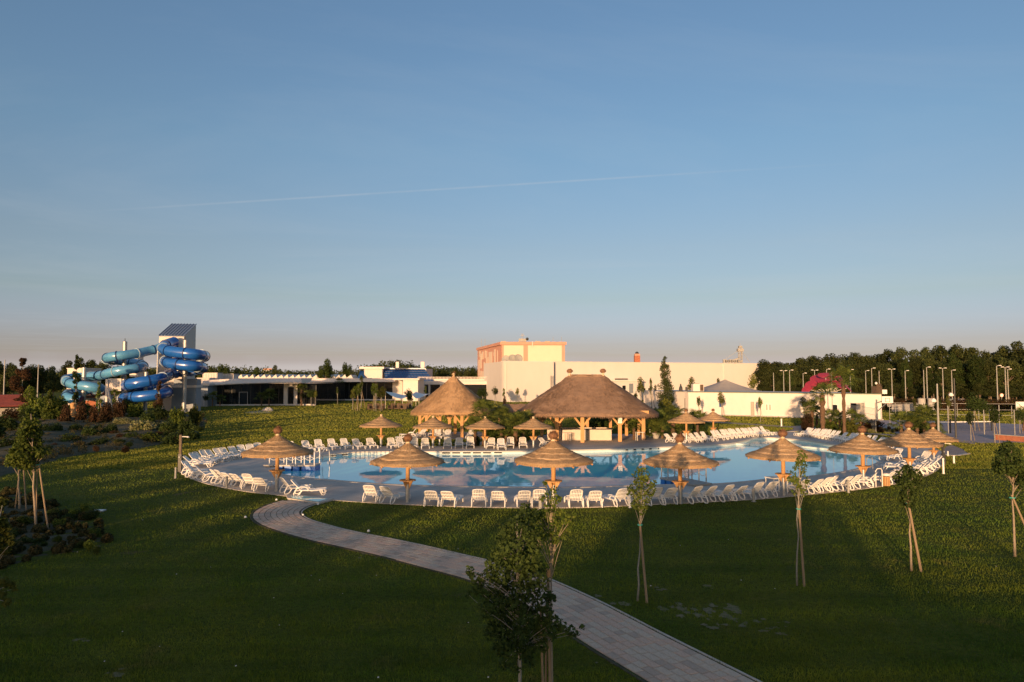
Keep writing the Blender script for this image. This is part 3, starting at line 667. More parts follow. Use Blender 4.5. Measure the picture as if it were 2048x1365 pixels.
# ------------------------------------------------------------------ big buildings
def wallbox(t, name, mat, p, q_, z0, z1, th=0.3):
    """wall slab from ground point p to q (world), thickness goes away from the camera"""
    a = Vector((p.x, p.y, 0)); b = Vector((q_.x, q_.y, 0)); d = (b - a).normalized(); nn = Vector((-d.y, d.x, 0))
    if nn.y < 0: nn = -nn
    m = MB(); m.prism([(a.x, a.y), (b.x, b.y), (b.x + nn.x * th, b.y + nn.y * th), (a.x + nn.x * th, a.y + nn.y * th)], z0, z1)
    return m.build(name, mat, t, world=True)
class Face:
    """a facade plane between two ground points; u runs in metres from the left, n sticks out to the camera"""
    def __init__(s, p, q_):
        s.a = Vector((p.x, p.y, 0)); b = Vector((q_.x, q_.y, 0)); s.len = (b - s.a).length; s.d = (b - s.a).normalized(); s.n = Vector((s.d.y, -s.d.x, 0))
        s.ang = math.atan2(s.d.y, s.d.x)
    def pt(s, u, z, out=0.0): v = s.a + s.d * u + s.n * out; return Vector((v.x, v.y, z))
    def box(s, mb, u0, u1, z0, z1, o0, o1):
        c = s.pt((u0 + u1) / 2, (z0 + z1) / 2, (o0 + o1) / 2); mb.box(c.x, c.y, c.z, u1 - u0, abs(o1 - o0), z1 - z0, s.ang); return mb
    def upx(s, px, py=780):
        """facade coordinate of a picture column"""
        v = ray(px, py); k = v.x / v.y  # x = k*y
        den = s.d.x - k * s.d.y; return (k * s.a.y - s.a.x) / den
def window(t, F, u0, u1, z0, z1, name='window', fm=None, gm=None, bars=1, door=False):
    fr = MB(); w = 0.07; o = 0.05
    F.box(fr, u0, u1, z1 - w, z1, 0.0, o); 
    if not door: F.box(fr, u0, u1, z0, z0 + w, 0.0, o)
    F.box(fr, u0, u0 + w, z0, z1 - w, 0.0, o); F.box(fr, u1 - w, u1, z0, z1 - w, 0.0, o)
    for k in range(1, bars): uu = u0 + (u1 - u0) * k / bars; F.box(fr, uu - w / 2, uu + w / 2, z0 + w, z1 - w, 0.0, o)
    f = fr.build(name, fm or M_plastic, t, world=True)
    g_ = MB(); F.box(g_, u0 + w, u1 - w, z0 + (0 if door else w), z1 - w, 0.0, 0.025)
    ob = bpy.data.objects.new('pane', g_.mesh('pane', gm or M_glass, False, t.location)); COL.objects.link(ob); ob.parent = f
    return f

# pink and cream block
A = ad(1003.5, 760, 202); B = ad(1130, 760, 202); C = ad(955, 760, 244)
ztop = zat(686, 202)
t = thing('apartment_block', 'tall cream and salmon pink block with a slightly overhanging roof edge behind the long hall', 'building', ((A.x + B.x) / 2, 210, 0))
nB = Vector((B.x + (C.x - A.x), C.y))
m = MB(); m.prism([(A.x, A.y), (B.x, B.y), (nB.x, nB.y), (C.x, C.y)], 0, ztop - 0.6); m.build('wall', M_pink, t, world=True)
m = MB(); ov = 0.45
cx, cy = (A.x + nB.x) / 2, (A.y + nB.y) / 2
ex = [(p[0] + ov * (1 if p[0] > cx else -1), p[1] + ov * (1 if p[1] > cy else -1)) for p in ((A.x, A.y), (B.x, B.y), (nB.x, nB.y), (C.x, C.y))]
m.prism(ex, ztop - 0.6, ztop + 0.25); m.build('roof_edge', M_pink, t, world=True)
F = Face(A, B)
for u0, u1 in ((0.6, F.upx(1047)), (F.upx(1056), F.len - 0.9)):
    m = MB(); F.box(m, u0, u1, 0, ztop - 0.75, 0, 0.06); m.build('cream_panel', M_cream, t, world=True)
F2 = Face(C, A)
rr = random.Random(4)
L_ = F2.len
m_list = []
for (u0, u1, z0, z1) in [(5, 8, 2, 5), (9.5, 12.5, 1, 8), (12.5, 15, 6, 11), (2, 4, 5, 12), (5.5, 8.5, 9, 14), (17, 19, 8, 14.5), (9, 12, 12, 14.6), (22, 28, 9.5, 14.0), (31, 33.5, 8, 14.5), (20, 21, 8, 12.5), (14.5, 16, 12.2, 14.8), (26, 28, 7, 8.5), (36, 37, 10, 14), (3.5, 6, 13, 15), (6, 8.5, 5.8, 8.2), (18, 20, 3, 7)]:
    m = MB(); F2.box(m, u0, u1, z0, z1, 0, 0.06); m.build('facade_panel', M_cream, t, world=True)
for u, z in ((10.2, 13), (27, 9.0), (24, 8.4), (30.5, 12.6)): window(t, F2, u, u + 1.3, z, z + 1.0)
m = MB()
for px, py, r_ in ((1044, 686, .08), (1046, 686, .05)): p = ad(px, py, 206); m.tube([(p.x, p.y, ztop), (p.x, p.y, zat(668, 206))], r_, 6)
p = ad(1045, 672, 206); m.box(p.x, p.y, p.z, 1.4, .1, .1); m.box(p.x, p.y, p.z + .5, .9, .1, .1); p = ad(1045, 681, 206); m.box(p.x, p.y, p.z, 2.2, 1.5, .9)
m.build('antenna', M_greypost, t, world=True)
m = MB(); p = ad(1054.5, 678.5, 205); m.lathe([(0.01, -.45), (.3, -.36), (.46, 0), (.3, .36), (.01, .45)], 14, (p.x, p.y, p.z)); m.build('satellite_dish', M_dark, t, smooth=True, world=True)
m = MB()
for px in (1007, 1095, 1075): m = MB(); p = ad(px, 683, 206); m.box(p.x, p.y, ztop + .45, 1.5, 1, .5); m.build('roof_vent', M_greypost, t, world=True)
for px, Y_, h_ in ((963, 232, 2.8), (970, 232, 2.8), (1106, 204, 1.8), (1123, 204, 1.8)): m = MB(); p = ad(px, 690, Y_); m.tube([(p.x, p.y, ztop - .1), (p.x, p.y, ztop + h_)], .05, 5); m.build('lightning_rod', M_greypost, t, world=True)
m = MB(); p = ad(1065, 690, 201.6); m.tube([(p.x, p.y, ztop - 1.1), (p.x, p.y, ztop + .3)], .1, 6); m.build('overflow_pipe', M_white, t, world=True)

# long windowless hall
A = ad(1003, 760, 170); B = ad(1541, 760, 200); C = ad(968, 760, 196)
zt = 9.85
t = thing('long_hall', 'long windowless pale hall with flat roof line behind the bar pavilion', 'building', ((A.x + B.x) / 2, 185, 0))
m = MB(); m.prism([(A.x, A.y), (B.x, B.y), (B.x - 4, B.y + 34), (C.x, C.y + 6), (C.x, C.y)], 0, zt); m.build('wall', M_hall, t, world=True)
F = Face(A, B)
m = MB(); F.box(m, -0.1, F.len + .1, zt, zt + .12, -.4, .1); m.build('parapet', M_hall, t, world=True)
u = F.upx(1103.5); m = MB(); F.box(m, 0.0, u, 0, zt - 0.02, 0.0, 1.3); m.build('front_bay', M_hall, t, world=True)
u2 = F.upx(1450); m = MB(); F.box(m, u2 - .4, u2 + .25, 0, zt - .05, 0, .25); m.build('pilaster', M_hall, t, world=True)
m = MB(); u0 = F.upx(1107); F.box(m, u + .02, u0 + .3, 0, zt - .05, 0, .06); m.build('bay_shadow_strip', M_slate, t, world=True)  # slate-coloured sheet painting in the shadow beside the front bay
u3 = F.upx(1008); m = MB(); F.box(m, u3, u3 + .12, 0, zt - .3, 1.3, 1.42); m.build('downpipe', M_white, t, world=True)
# low annex with windows on the hall front
m = MB(); ua, ub = F.upx(1180), F.upx(1262); F.box(m, ua, ub, 0, 5.0, 0, 5); m.build('annex', M_hall, t, world=True)
m = MB(); F.box(m, ua - .2, ub + .2, 5.0, 5.35, -.1, 5.3); m.build('annex_roof', M_white, t, world=True)
m = MB(); F.box(m, F.upx(1222), F.upx(1240), 5.36, 5.7, 2, 4); m.build('roof_slab', M_dark, t, world=True)
FA = Face(F.pt(ua, 0, 5), F.pt(ub, 0, 5))
window(t, FA, FA.upx(1244), FA.upx(1252), 2.8, 4.0)
m = MB(); FA.box(m, FA.upx(1258) , FA.upx(1266), 2.0, 4.4, .01, .1); m.build('blue_panel', M_steel, t, world=True)
for a_, b2 in ((1286, 1291.5), (1295.5, 1301), (1302, 1305), (1306, 1309)):
    window(t, F, F.upx(a_), F.upx(b2), 1.0 if a_ < 1302 else .1, 3.2, bars=1)
    if a_ < 1302: m = MB(); F.box(m, F.upx(a_), F.upx(b2), 1.95, 2.05, 0.026, .06); m.build('window_bar', M_plastic, t, world=True)
# escape ladder
m = MB(); l0 = F.upx(1096.5); 
for du in (0, .55): p = F.pt(l0 + du, 0, 1.6); m.tube([(p.x, p.y, 0.2), (p.x, p.y, 6.4)], .05, 5)
for k in range(20): F.box(m, l0, l0 + .55, .5 + k * .3, .54 + k * .3, 1.58, 1.62)
m.build('ladder', M_dark, t, world=True)
# roof objects of the hall
p = ad(1274, 723, 186); t = thing('brick_chimney', 'square red brick chimney with pink top and rounded grey cowl on the hall roof', 'chimney', (p.x, p.y, zt))
m = MB(); m.box(0, 0, .95, 1.45, 1.45, 1.9); m.build('brick_shaft', M_brick, t)
m = MB(); m.box(0, 0, 2.15, 1.3, 1.3, .5); m.build('pink_top', M_pink, t)
m = MB(); m.lathe([(.35, 2.4), (.5, 2.5), (.45, 2.75), (.2, 2.95), (.02, 3.0)], 12); m.build('cowl', M_dark, t, smooth=True)
for i, (px, py, r_, tl) in enumerate(((1011.5, 719.5, 1.0, -.5), (1025, 719, 1.15, .4), (1036, 718.5, 1.15, .7))):
    p = ad(px, py, 174); t = thing('satellite_dish', ['small left-tilted grey satellite dish at the hall roof corner', 'middle grey satellite dish on the hall roof leaning right', 'outer right grey satellite dish on the hall roof'][i], 'satellite dish', (p.x, p.y, zt), 0, 'dishes on the hall roof')
    m = MB(); pr = [(0.02, 0), (r_ * .5, .08), (r_ * .9, .25), (r_, .34), (r_ * .88, .3), (.02, .06)]
    m.lathe(pr, 18); me = m.mesh('reflector', M_greypost, True); o = obj('reflector', me, t, (0, 0, p.z - zt), (R(65), tl, 0))
    m = MB(); m.tube([(0, .3, 0), (0, .1, p.z - zt)], .07, 6); m.build('mast', M_steel, t)
    m = MB(); m.beam((0, -.1, p.z - zt - .5), (0.1, -.8, p.z - zt), .05); m.build('feed_arm', M_steel, t)
p = ad(1515, 725, 200); t = thing('lattice_tower', 'pale grain elevator mast with bracing behind the right end of the hall', 'tower', (p.x, 215, 0))
m = MB(); zt2 = zat(693, 215)
for dx in (-.55, .55):
    for dy in (-.55, .55): m.beam((dx, dy, 0), (dx * .8, dy * .8, zt2), .14)
for k in range(14):
    z = k * zt2 / 14; h = zt2 / 14
    m.beam((-.55, -.55, z), (.55, -.55, z + h), .08); m.beam((.55, -.55, z), (-.55, -.55, z + h), .08); m.box(0, 0, z, 1.1, 1.1, .08)
m.build('lattice', M_greypost, t)
m = MB(); m.box(0, 0, zt2 - 1.2, 1.8, 1.4, .9); m.box(0, 0, zt2 - .2, 1.0, .9, .6); m.tube([(0, 0, zt2), (0, 0, zt2 + .9)], .06, 5); m.build('head', M_greypost, t)
m = MB(); q0 = ad(1445, 725, 215); m.beam((0, 0, zat(716, 215)), (q0.x - p.x, 0, zat(727, 215)), .35, .35); m.beam((0, 0, zt2 - 1), (-5.5, 0, zat(722, 215)), .08); m.beam((0, 0, zt2 - 1), (3.0, 0, zat(725, 215)), .08)
for k in range(9): x = (q0.x - p.x) * k / 9; m.box(x, 0, zat(723, 215) , .9, .8, .5 + .3 * (k % 3)); m.beam((x, 0, 3), (x, 0, zat(723, 215)), .15)
m.build('conveyor', M_greypost, t)

# low white service building on the right
A = ad(1335, 760, 118); A2 = ad(1376, 760, 112.5); B = ad(1762, 760, 98)
t = thing('service_building', 'long low white flat-roofed building with doors and small windows right of the bar pavilion', 'building', ((A.x + B.x) / 2, 106, 0))
zt = 3.6
m = MB(); m.prism([(A2.x, A2.y), (B.x, B.y), (B.x + 1, B.y + 14), (A.x + 4, A.y + 14), (A.x - 2.2, A.y + 10), (A.x, A.y), (A2.x - .3, A2.y + 1.2)], 0, zt); m.build('wall', M_white, t, world=True)
F = Face(A2, B)
m = MB(); F.box(m, -.1, F.len + .1, zt, zt + .12, -.5, .12); m.build('roof_edge', mk('green_roof_edge', (.10, .14, .09), None, 3, .7), t, world=True)
F0 = Face(A, Vector((A2.x - .3, A2.y + 1.2, 0)))
m = MB(); F0.box(m, -.1, F0.len, zt, zt + .12, -.5, .1); m.build('roof_edge', M_greypost, t, world=True)
M_panel = mk('door_panel', (.35, .32, .27), (.3, .27, .23), 3, .6)
def door(px0, px1, h, glassy=False):
    u0, u1 = F.upx(px0), F.upx(px1); window(t, F, u0, u1, .05, h, 'door', M_greypost, M_glass if glassy else M_panel, 1, True)
u0, u1 = F0.upx(1369), F0.upx(1375.5); window(t, F0, u0, u1, .3, 2.6, 'door', M_greypost, M_glass)
door(1501, 1508, 2.25); 
u0, u1 = F.upx(1437.5), F.upx(1444.5); window(t, F, u0, u1, 1.3, 2.3, 'door_window', M_greypost, M_blueglass); m = MB(); F.box(m, u0, u1, .05, 1.28, 0, .05); m.build('door', M_white, t, world=True)
for a_, b2 in ((1530.5, 1535.5), (1536.8, 1542)): window(t, F, F.upx(a_), F.upx(b2), .95, 1.95, 'window', M_plastic, M_panel)
u0, u1 = F.upx(1607), F.upx(1623); m = MB(); F.box(m, u0, u1, .1, 2.4, 0, .04); m.build('grille_door', M_woodd, t, world=True)
m = MB()
for k in range(8): F.box(m, u0 + (u1 - u0) * (k + .3) / 8, u0 + (u1 - u0) * (k + .5) / 8, .1, 2.4, .041, .07)
tag(m.build('grille_bars', M_panel, t, world=True), kind='stuff')
window(t, F, F.upx(1663), F.upx(1675), .9, 2.1, 'window', M_plastic, M_glass)
window(t, F, F.upx(1700), F.upx(1713), .1, 2.35, 'glass_door', M_greypost, M_glass, 1, True)
window(t, F, F.upx(1713.5), F.upx(1728), .1, 2.35, 'glass_door', M_greypost, M_panel, 2, True)
m = MB(); F.box(m, -.2, F.len + .2, 0, .16, .0, .35); m.build('plinth', M_conc, t, world=True)
for px, lab in ((1602, 'left of the two downlight poles by the white building'), ):
    pass
# things on its roof
p = ad(1395, 775, 115); tt = thing('air_conditioner', 'boxy rooftop air conditioner with brown grille on the white service building', 'air conditioner', (p.x, p.y, zt + .12), 0, None, (.55, .8, .95))
m = MB(); m.box(0, 0, .62, 3.2, 1.6, 1.25); m.build('housing', M_white, tt); m = MB(); m.box(.95, -.82, .6, 1.0, .05, 1.1)
for k in range(6): m.box(.95, -.86, .15 + k * .18, .98, .04, .05)
m.build('grille', M_woodd, tt); m = MB(); m.box(-.5, 0, 1.3, 1.5, 1.2, .12); m.build('top_plate', M_greypost, tt)
for px, py, lab in ((1374, 773, 'left small dark roof vent pipe beside the poplar'), (1351, 777, 'short dark vent pipe near the roof corner behind the poplar'), (1375.5, 778, 'tiny vent pipe just right of the pointed dark vent')):
    pass
p = ad(1361.5, 777, 121); tt = thing('roof_vent', 'small dark pointed vent on the white building roof right of the poplar', 'vent', (p.x, p.y, zt)); m = MB(); m.lathe([(.35, 0), (.3, .6), (.15, .9), (.1, 1.2), (.01, 1.3)], 10); m.build('cowl', M_dark, tt); m = MB(); m.box(1.0, 0, .35, .35, .3, .7); m.build('pipe', M_dark, tt)
p = ad(1670, 780, 108); 
# grey membrane tent roof beyond
p = ad(1450, 760, 135); tt = thing('membrane_tent', 'grey pyramid tent roof rising behind the white service building', 'tent', (p.x, 135, 0))
m = MB(); hx = 6.6; zb = zat(783.5, 135) ; za = zat(759, 135)
N_ = 14; vs = []; fs = []
for j in range(N_ + 1):
    f = j / N_; 
    for k in range(24):
        a = 2 * PI * k / 24; sq = 1 / max(abs(math.cos(a)), abs(math.sin(a))) ** .75
        r_ = hx * f * sq; vs.append((r_ * math.cos(a), r_ * math.sin(a) * .8, za - (za - zb) * (f ** 0.85) - .12 * math.sin(f * PI)))
for j in range(N_):
    for k in range(24): fs.append((j * 24 + k, j * 24 + (k + 1) % 24, (j + 1) * 24 + (k + 1) % 24, (j + 1) * 24 + k))
m.add(vs, fs); m.build('canopy', M_tent, tt, smooth=True)
for sx in (-1, 1):
    for sy in (-1, 1): m = MB(); m.tube([(sx * hx * .85, sy * hx * .7, 0), (sx * hx * .85, sy * hx * .7, zb)], .1, 8); m.build('pole', M_steel, tt)

# glass fronted pool hall wings on the left
Yw = 147
A = ad(407, 760, Yw); B = ad(632, 760, Yw + 2)
t = thing('glass_wing', 'long low dark-glazed building wing with a broad curved white roof edge, left of the lawn', 'building', ((A.x + B.x) / 2, Yw, 0))
zr = 5.6
m = MB(); m.prism([(A.x, A.y + .3), (B.x, B.y + .3), (B.x, B.y + 26), (A.x, A.y + 26)], 0, zr - .9); m.build('glazing', M_glass, t, world=True)
F = Face(A, B)
for k in range(13):
    u = F.len * k / 12; m = MB(); F.box(m, u - .05, u + .05, .35, 4.3, -.28, -.18); m.build('mullion', M_dark, t, world=True)
m = MB(); F.box(m, -.5, F.len, 0, .32, -.35, .3); m.build('plinth', M_white, t, world=True)
# curved fascia: the bottom edge swings and the band is sloped
m = MB(); N_ = 30; vs = []
for k in range(N_ + 1):
    px = 405 + (603 - 405) * k / N_; f = k / N_
    top = 762.5 - 5.5 * (1 - math.exp(-f * 5)) - 0.2 * f; bot = 774 - 7.5 * f ** .6 - 1.2 * math.sin(f * PI)
    pb = ad(px, bot, Yw - 1.8); pt_ = ad(px, top, Yw - 1.0)
    vs += [(pb.x, pb.y, pb.z), (pb.x, pb.y - .1, pb.z + .15), (pt_.x, pt_.y, pt_.z), (pt_.x, pt_.y + 8, pt_.z), (pb.x, pb.y + 6, pb.z)]
fs = [(k * 5 + j, (k + 1) * 5 + j, (k + 1) * 5 + (j + 1) % 5, k * 5 + (j + 1) % 5) for k in range(N_) for j in range(5)] + [(0, 1, 2, 3, 4), tuple(N_ * 5 + j for j in (4, 3, 2, 1, 0))]
m.add(vs, fs); m.build('roof_fascia', M_white, t, world=True)
window(t, F, F.upx(478.5), F.upx(496), .3, 2.9, 'door', M_white, M_glass, 1, True)
m = MB(); F.box(m, F.upx(568), F.upx(576), .3, 4.6, -.29, .25); m.build('column', M_hall, t, world=True)
m = MB(); F.box(m, F.upx(588), F.upx(595), .3, 4.6, -.29, .25); m.build('column', M_hall, t, world=True)
m = MB(); F.box(m, F.upx(576), F.upx(588), 3.9, 4.7, -.29, .2); m.build('lintel', M_hall, t, world=True)
# left blue-grey part of the wing, with railing
A0 = ad(340, 760, Yw - 4); 
t = thing('plant_building', 'pale blue-grey low block with door and roof railing behind the blue slides', 'building', (A0.x + 4, Yw, 0))
M_bluegrey = mk('blue_grey_cladding', (.22, .26, .31), (.18, .22, .27), 1, .6)
Bq = ad(416, 760, Yw - 4); m = MB(); m.prism([(A0.x, A0.y), (Bq.x, Bq.y), (Bq.x, Bq.y + 14), (A0.x, A0.y + 14)], 0, 4.3); m.build('wall', M_bluegrey, t, world=True)
F = Face(A0, Bq); window(t, F, F.upx(391), F.upx(409), .2, 3.1, 'door', M_white, M_bluegrey, 1, True)
m = MB(); F.box(m, -.2, F.len + .4, 4.3, 4.75, -14, .2); m.build('roof_slab', M_white, t, world=True)
m = MB()
for k in range(16): u = F.len * (.45 + .55 * k / 15); F.box(m, u - .03, u + .03, 4.75, 5.8, -.1, -.04)
F.box(m, F.len * .45, F.len, 5.75, 5.82, -.1, -.04); m.build('railing', M_white, t, world=True)
q0_ = ad(344, 760, 121.5); q1_ = ad(392, 760, 121.5)
t = thing('entrance_block', 'low blue-grey block with a bright white roof slab at the foot of the tower', 'building', ((q0_.x + q1_.x) / 2, 121.5, 0))
m = MB(); m.prism([(q0_.x, 121.5), (q1_.x, 121.5), (q1_.x, 123.6), (q0_.x, 123.6)], 0, 4.2); m.build('wall', M_bluegrey, t, world=True)
m = MB(); m.prism([(q0_.x - .2, 121.2), (q1_.x + .2, 121.2), (q1_.x + .2, 123.7), (q0_.x - .2, 123.7)], 4.2, 4.6); m.build('roof_slab', M_white, t, world=True)
m = MB(); m.prism([(q0_.x + .1, 121.9), (q1_.x, 121.9), (q1_.x, 123.5), (q0_.x + .1, 123.5)], 4.6, 5.7); m.build('parapet', M_bluegrey, t, world=True)
# rooftop plant boxes
for i, (x0, x1, y0, y1, Y, lab) in enumerate([(411, 440, 747, 760, 160, 'large ribbed white rooftop ventilation box right of the slides'), (400, 424, 757, 768, 156, 'lower ribbed white plant box on the roof beside the slides'), (442, 472, 749, 758, 165, 'long white ventilation duct unit with a peaked lid on the roof')]):
    a = ad(x0, y1, Y); b = ad(x1, y0, Y); tt = thing('ventilation_unit', lab, 'ventilation unit', ((a.x + b.x) / 2, Y, a.z - .5))
    w = b.x - a.x; h = b.z - a.z + .5
    m = MB(); m.box(0, 0, h / 2, w, 3, h); m.build('housing', M_white, tt)
    m = MB()
    for k in range(9): m.box(-w / 2 + w * (k + .5) / 9, -1.53, h / 2, .08, .06, h * .9)
    m.build('ribs', M_conc, tt); m = MB(); m.box(0, 0, h + .06, w + .2, 3.2, .12); m.build('lid', M_kerb, tt)
# second wing
Yw = 182
A = ad(610, 760, Yw); B = ad(786, 760, Yw); 
t = thing('glass_wing', 'farther dark-glazed building wing under a straight cream roof band, behind the young trees', 'building', ((A.x + B.x) / 2, Yw, 0))
m = MB(); m.prism([(A.x, A.y + .3), (B.x, B.y + .3), (B.x, B.y + 24), (A.x, A.y + 24)], 0, 4.9); m.build('glazing', M_glass, t, world=True)
F = Face(A, B)
for k in range(11): u = F.len * k / 10; m = MB(); F.box(m, u - .06, u + .06, .3, 4.5, -.28, -.16); m.build('mullion', M_dark, t, world=True)
m = MB(); F.box(m, 0, F.len, 0, .3, -.35, .3); m.build('plinth', M_white, t, world=True)
m = MB(); N_ = 20; vs = []
for k in range(N_ + 1):
    px = 600 + (790 - 600) * k / N_; f = k / N_; bot = 764.3 - 1.2 * math.exp(-f * 12) * -1; top = 757.2 - 1.5 * math.exp(-f * 14) * -1
    pb = ad(px, bot, Yw - 2); pt_ = ad(px, top, Yw - 1.6); vs += [(pb.x, pb.y, pb.z), (pt_.x, pt_.y, pt_.z), (pt_.x, pt_.y + 9, pt_.z), (pb.x, pb.y + 9, pb.z)]
fs = [(k * 4 + j, (k + 1) * 4 + j, (k + 1) * 4 + (j + 1) % 4, k * 4 + (j + 1) % 4) for k in range(N_) for j in range(4)] + [(0, 1, 2, 3), tuple(N_ * 4 + j for j in (3, 2, 1, 0))]
m.add(vs, fs); m.build('roof_fascia', M_white, t, world=True)
window(t, F, F.upx(632), F.upx(645.5), .3, 2.9, 'door', M_white, M_glass, 1, True)
m = MB(); F.box(m, F.upx(786) - .1, F.upx(805), 0, 5.7, -4, .1); m.build('end_wall', M_hall, t, world=True)
Cq = ad(806, 760, Yw - 6); Dq = ad(836, 760, Yw - 6)
m = MB(); m.prism([(Cq.x, Cq.y), (Dq.x, Dq.y), (Dq.x, Dq.y + 12), (Cq.x, Cq.y + 12)], 0, 5.3); m.build('white_block', M_white, t, world=True)
m = MB(); m.prism([(Cq.x - 2.4, Cq.y - .4), (Dq.x + .4, Dq.y - .4), (Dq.x + .4, Dq.y + 12), (Cq.x - 2.4, Cq.y + 12)], 5.3, 5.75); m.build('roof_slab', M_hall, t, world=True)
# skylight ridges over the halls
def pyram(mb, x, y, z, w, d, h): mb.add([(x - w / 2, y - d / 2, z), (x + w / 2, y - d / 2, z), (x + w / 2, y + d / 2, z), (x - w / 2, y + d / 2, z), (x, y, z + h)], [(0, 1, 4), (1, 2, 4), (2, 3, 4), (3, 0, 4), (3, 2, 1, 0)])
M_sky = mk('skylight_sheet', (.62, .58, .52), (.45, .42, .38), 3, .4)
t = thing('glasshouse_roof', 'long run of low white glazed skylight gables above the glass wings', 'glass roof', (-50, 205, 0))
m = MB(); a = ad(440, 757, 206); b = ad(708, 757, 206); m.prism([(a.x, 206), (b.x, 206), (b.x, 240), (a.x, 240)], 0, a.z - .15); a = ad(868, 757, 206); b = ad(1000, 757, 206); m.prism([(a.x, 206), (b.x, 206), (b.x, 240), (a.x, 240)], 0, a.z - .15); m.build('wall', M_hall, t, world=True)
k = 0
px = 470
while px < 985:
    if px < 705: 
        p = ad(px, 756.5, 207); w = 1.7 + .4 * ((k * 7) % 3) / 2; h = .95 + .15 * (k % 2)
        m = MB(); x0 = p.x
        m.add([(x0 - w / 2, 206.2, p.z - .1), (x0 + w / 2, 206.2, p.z - .1), (x0 + w * .15, 206.6, p.z + h), (x0 - w / 2, 214, p.z - .1), (x0 + w / 2, 214, p.z - .1), (x0 + w * .15, 213.6, p.z + h)], [(0, 1, 2), (1, 4, 5, 2), (4, 3, 5), (3, 0, 2, 5)])
        m.build('skylight', M_sky, t, world=True)
    px += 11.5; k += 1
# building with blue sloped solar glass
Yw = 212
def PX(px, py, Y=Yw): return ad(px, py, Y)
t = thing('solar_roof_building', 'pale building with steep blue glass roofs beside a white box, behind the second wing', 'building', (PX(790, 760).x, Yw, 0))
a = PX(722, 760); b = PX(850, 760); m = MB(); zt = zat(737, Yw); m.prism([(a.x, Yw + 3), (b.x, Yw + 3), (b.x, Yw + 20), (a.x, Yw + 20)], 0, zt - .05); m.build('core_wall', M_hall, t, world=True)
m = MB(); a = PX(729, 760); b = PX(765, 760); m.prism([(a.x, Yw - .5), (b.x, Yw - .5), (b.x, Yw + 14), (a.x, Yw + 14)], 0, zt - .2); m.build('white_box', M_hall, t, world=True)
m = MB(); a = PX(720, 760); m.prism([(a.x, Yw - 1), (b.x + .6, Yw - 1), (b.x + .6, Yw + 14), (a.x, Yw + 14)], zt - .2, zt + .45); m.build('flat_roof', M_white, t, world=True)
F = Face(PX(729, 760, Yw - .5), PX(765, 760, Yw - .5)); window(t, F, F.upx(735), F.upx(744.5), 4.9, 5.9, bars=2)
m = MB(); Q = [PX(715, 757, Yw - 3), PX(728.5, 757, Yw - 3), PX(728.5, 742, Yw + 2), PX(720, 742, Yw + 2)]; m.slab(Q, .2); m.build('solar_glass', M_blueglass, t, world=True)
Q = [PX(770, 762, Yw - 5), PX(869, 763, Yw - 5), PX(849, 739, Yw + 3), PX(768, 739, Yw + 3)]
m = MB(); m.slab(Q, .2); m.build('solar_glass', M_blueglass, t, world=True)
m = MB()
for k in range(1, 14):
    f = k / 14; p0 = Q[0].lerp(Q[1], f); p1 = Q[3].lerp(Q[2], f); m.beam(p0 + Vector((0, -.08, .05)), p1 + Vector((0, -.08, .05)), .06)
for k in range(1, 5): f = k / 5; m.beam(Q[0].lerp(Q[3], f) + Vector((0, -.08, .05)), Q[1].lerp(Q[2], f) + Vector((0, -.08, .05)), .05)
m.build('glazing_bars', M_flanged, t, world=True)
m = MB(); m.beam(PX(765, 737.5, Yw + 3), PX(852, 737.5, Yw + 3), .9, .25); m.build('ridge_cap', M_slate, t, world=True)
for px in (795, 845.5):
    p = PX(px, 737, Yw + 6); m = MB(); m.box(p.x, p.y, zat(732, Yw + 6) + .3, .95 if px < 800 else 1.15, .9, 1.9); m.build('chimney', M_white, t, world=True)
# terrace with white balustrade behind the smaller pavilion
t = thing('roof_terrace', 'low flat building with a white roof balustrade between the solar roof and the hall', 'building', (ad(920, 760, 190).x, 190, 0))
a = ad(836, 760, 192); b = ad(1003, 760, 192); F = Face(a, b)
m = MB(); F.box(m, 0, F.len, 0, 4.0, -10, 0); m.build('wall', M_glass, t, world=True)
m = MB(); F.box(m, -.2, F.len, 4.0, 4.9, -10, .4); m.build('roof_slab', M_hall, t, world=True)
m = MB(); F.box(m, 0, F.len, 6.0, 6.1, .2, .3)
for k in range(60): u = F.len * k / 59; F.box(m, u - .06, u + .06, 4.9, 6.0, .21, .29)
m.build('balustrade', M_white, t, world=True)
for px in (846, 857, 880, 905, 990): 
    m = MB(); u = F.upx(px); F.box(m, u, u + .5, 0, 4.0, .0, .2); m.build('column', M_hall, t, world=True)
# small far buildings beyond the tree line
p = ad(539, 745, 330); tt = thing('distant_house', 'tiny cream building top showing above the trees left of centre', 'building', (p.x, 330, 0)); m = MB(); m.box(0, 0, zat(740, 330) / 2, 3.6, 6, zat(740, 330)); m.build('wall', M_hall, tt); m = MB(); m.box(0, 0, zat(740, 330) + .3, 4.2, 6.4, .6); m.build('roof', M_pink, tt)
p = ad(140, 746, 150); tt = thing('pale_block', 'pale pinkish square block behind the light blue slide', 'building', (p.x, 150, 0))
w = ad(168, 746, 150).x - ad(133, 746, 150).x; m = MB(); m.box(w / 2 - .6, 3, zat(738, 150) / 2, w, 6, zat(738, 150)); m.build('wall', M_hall, tt); m = MB(); m.box(w / 2 - .6, 3, zat(738, 150) + .08, w + .2, 6.2, .16); m.build('parapet', M_white, tt)
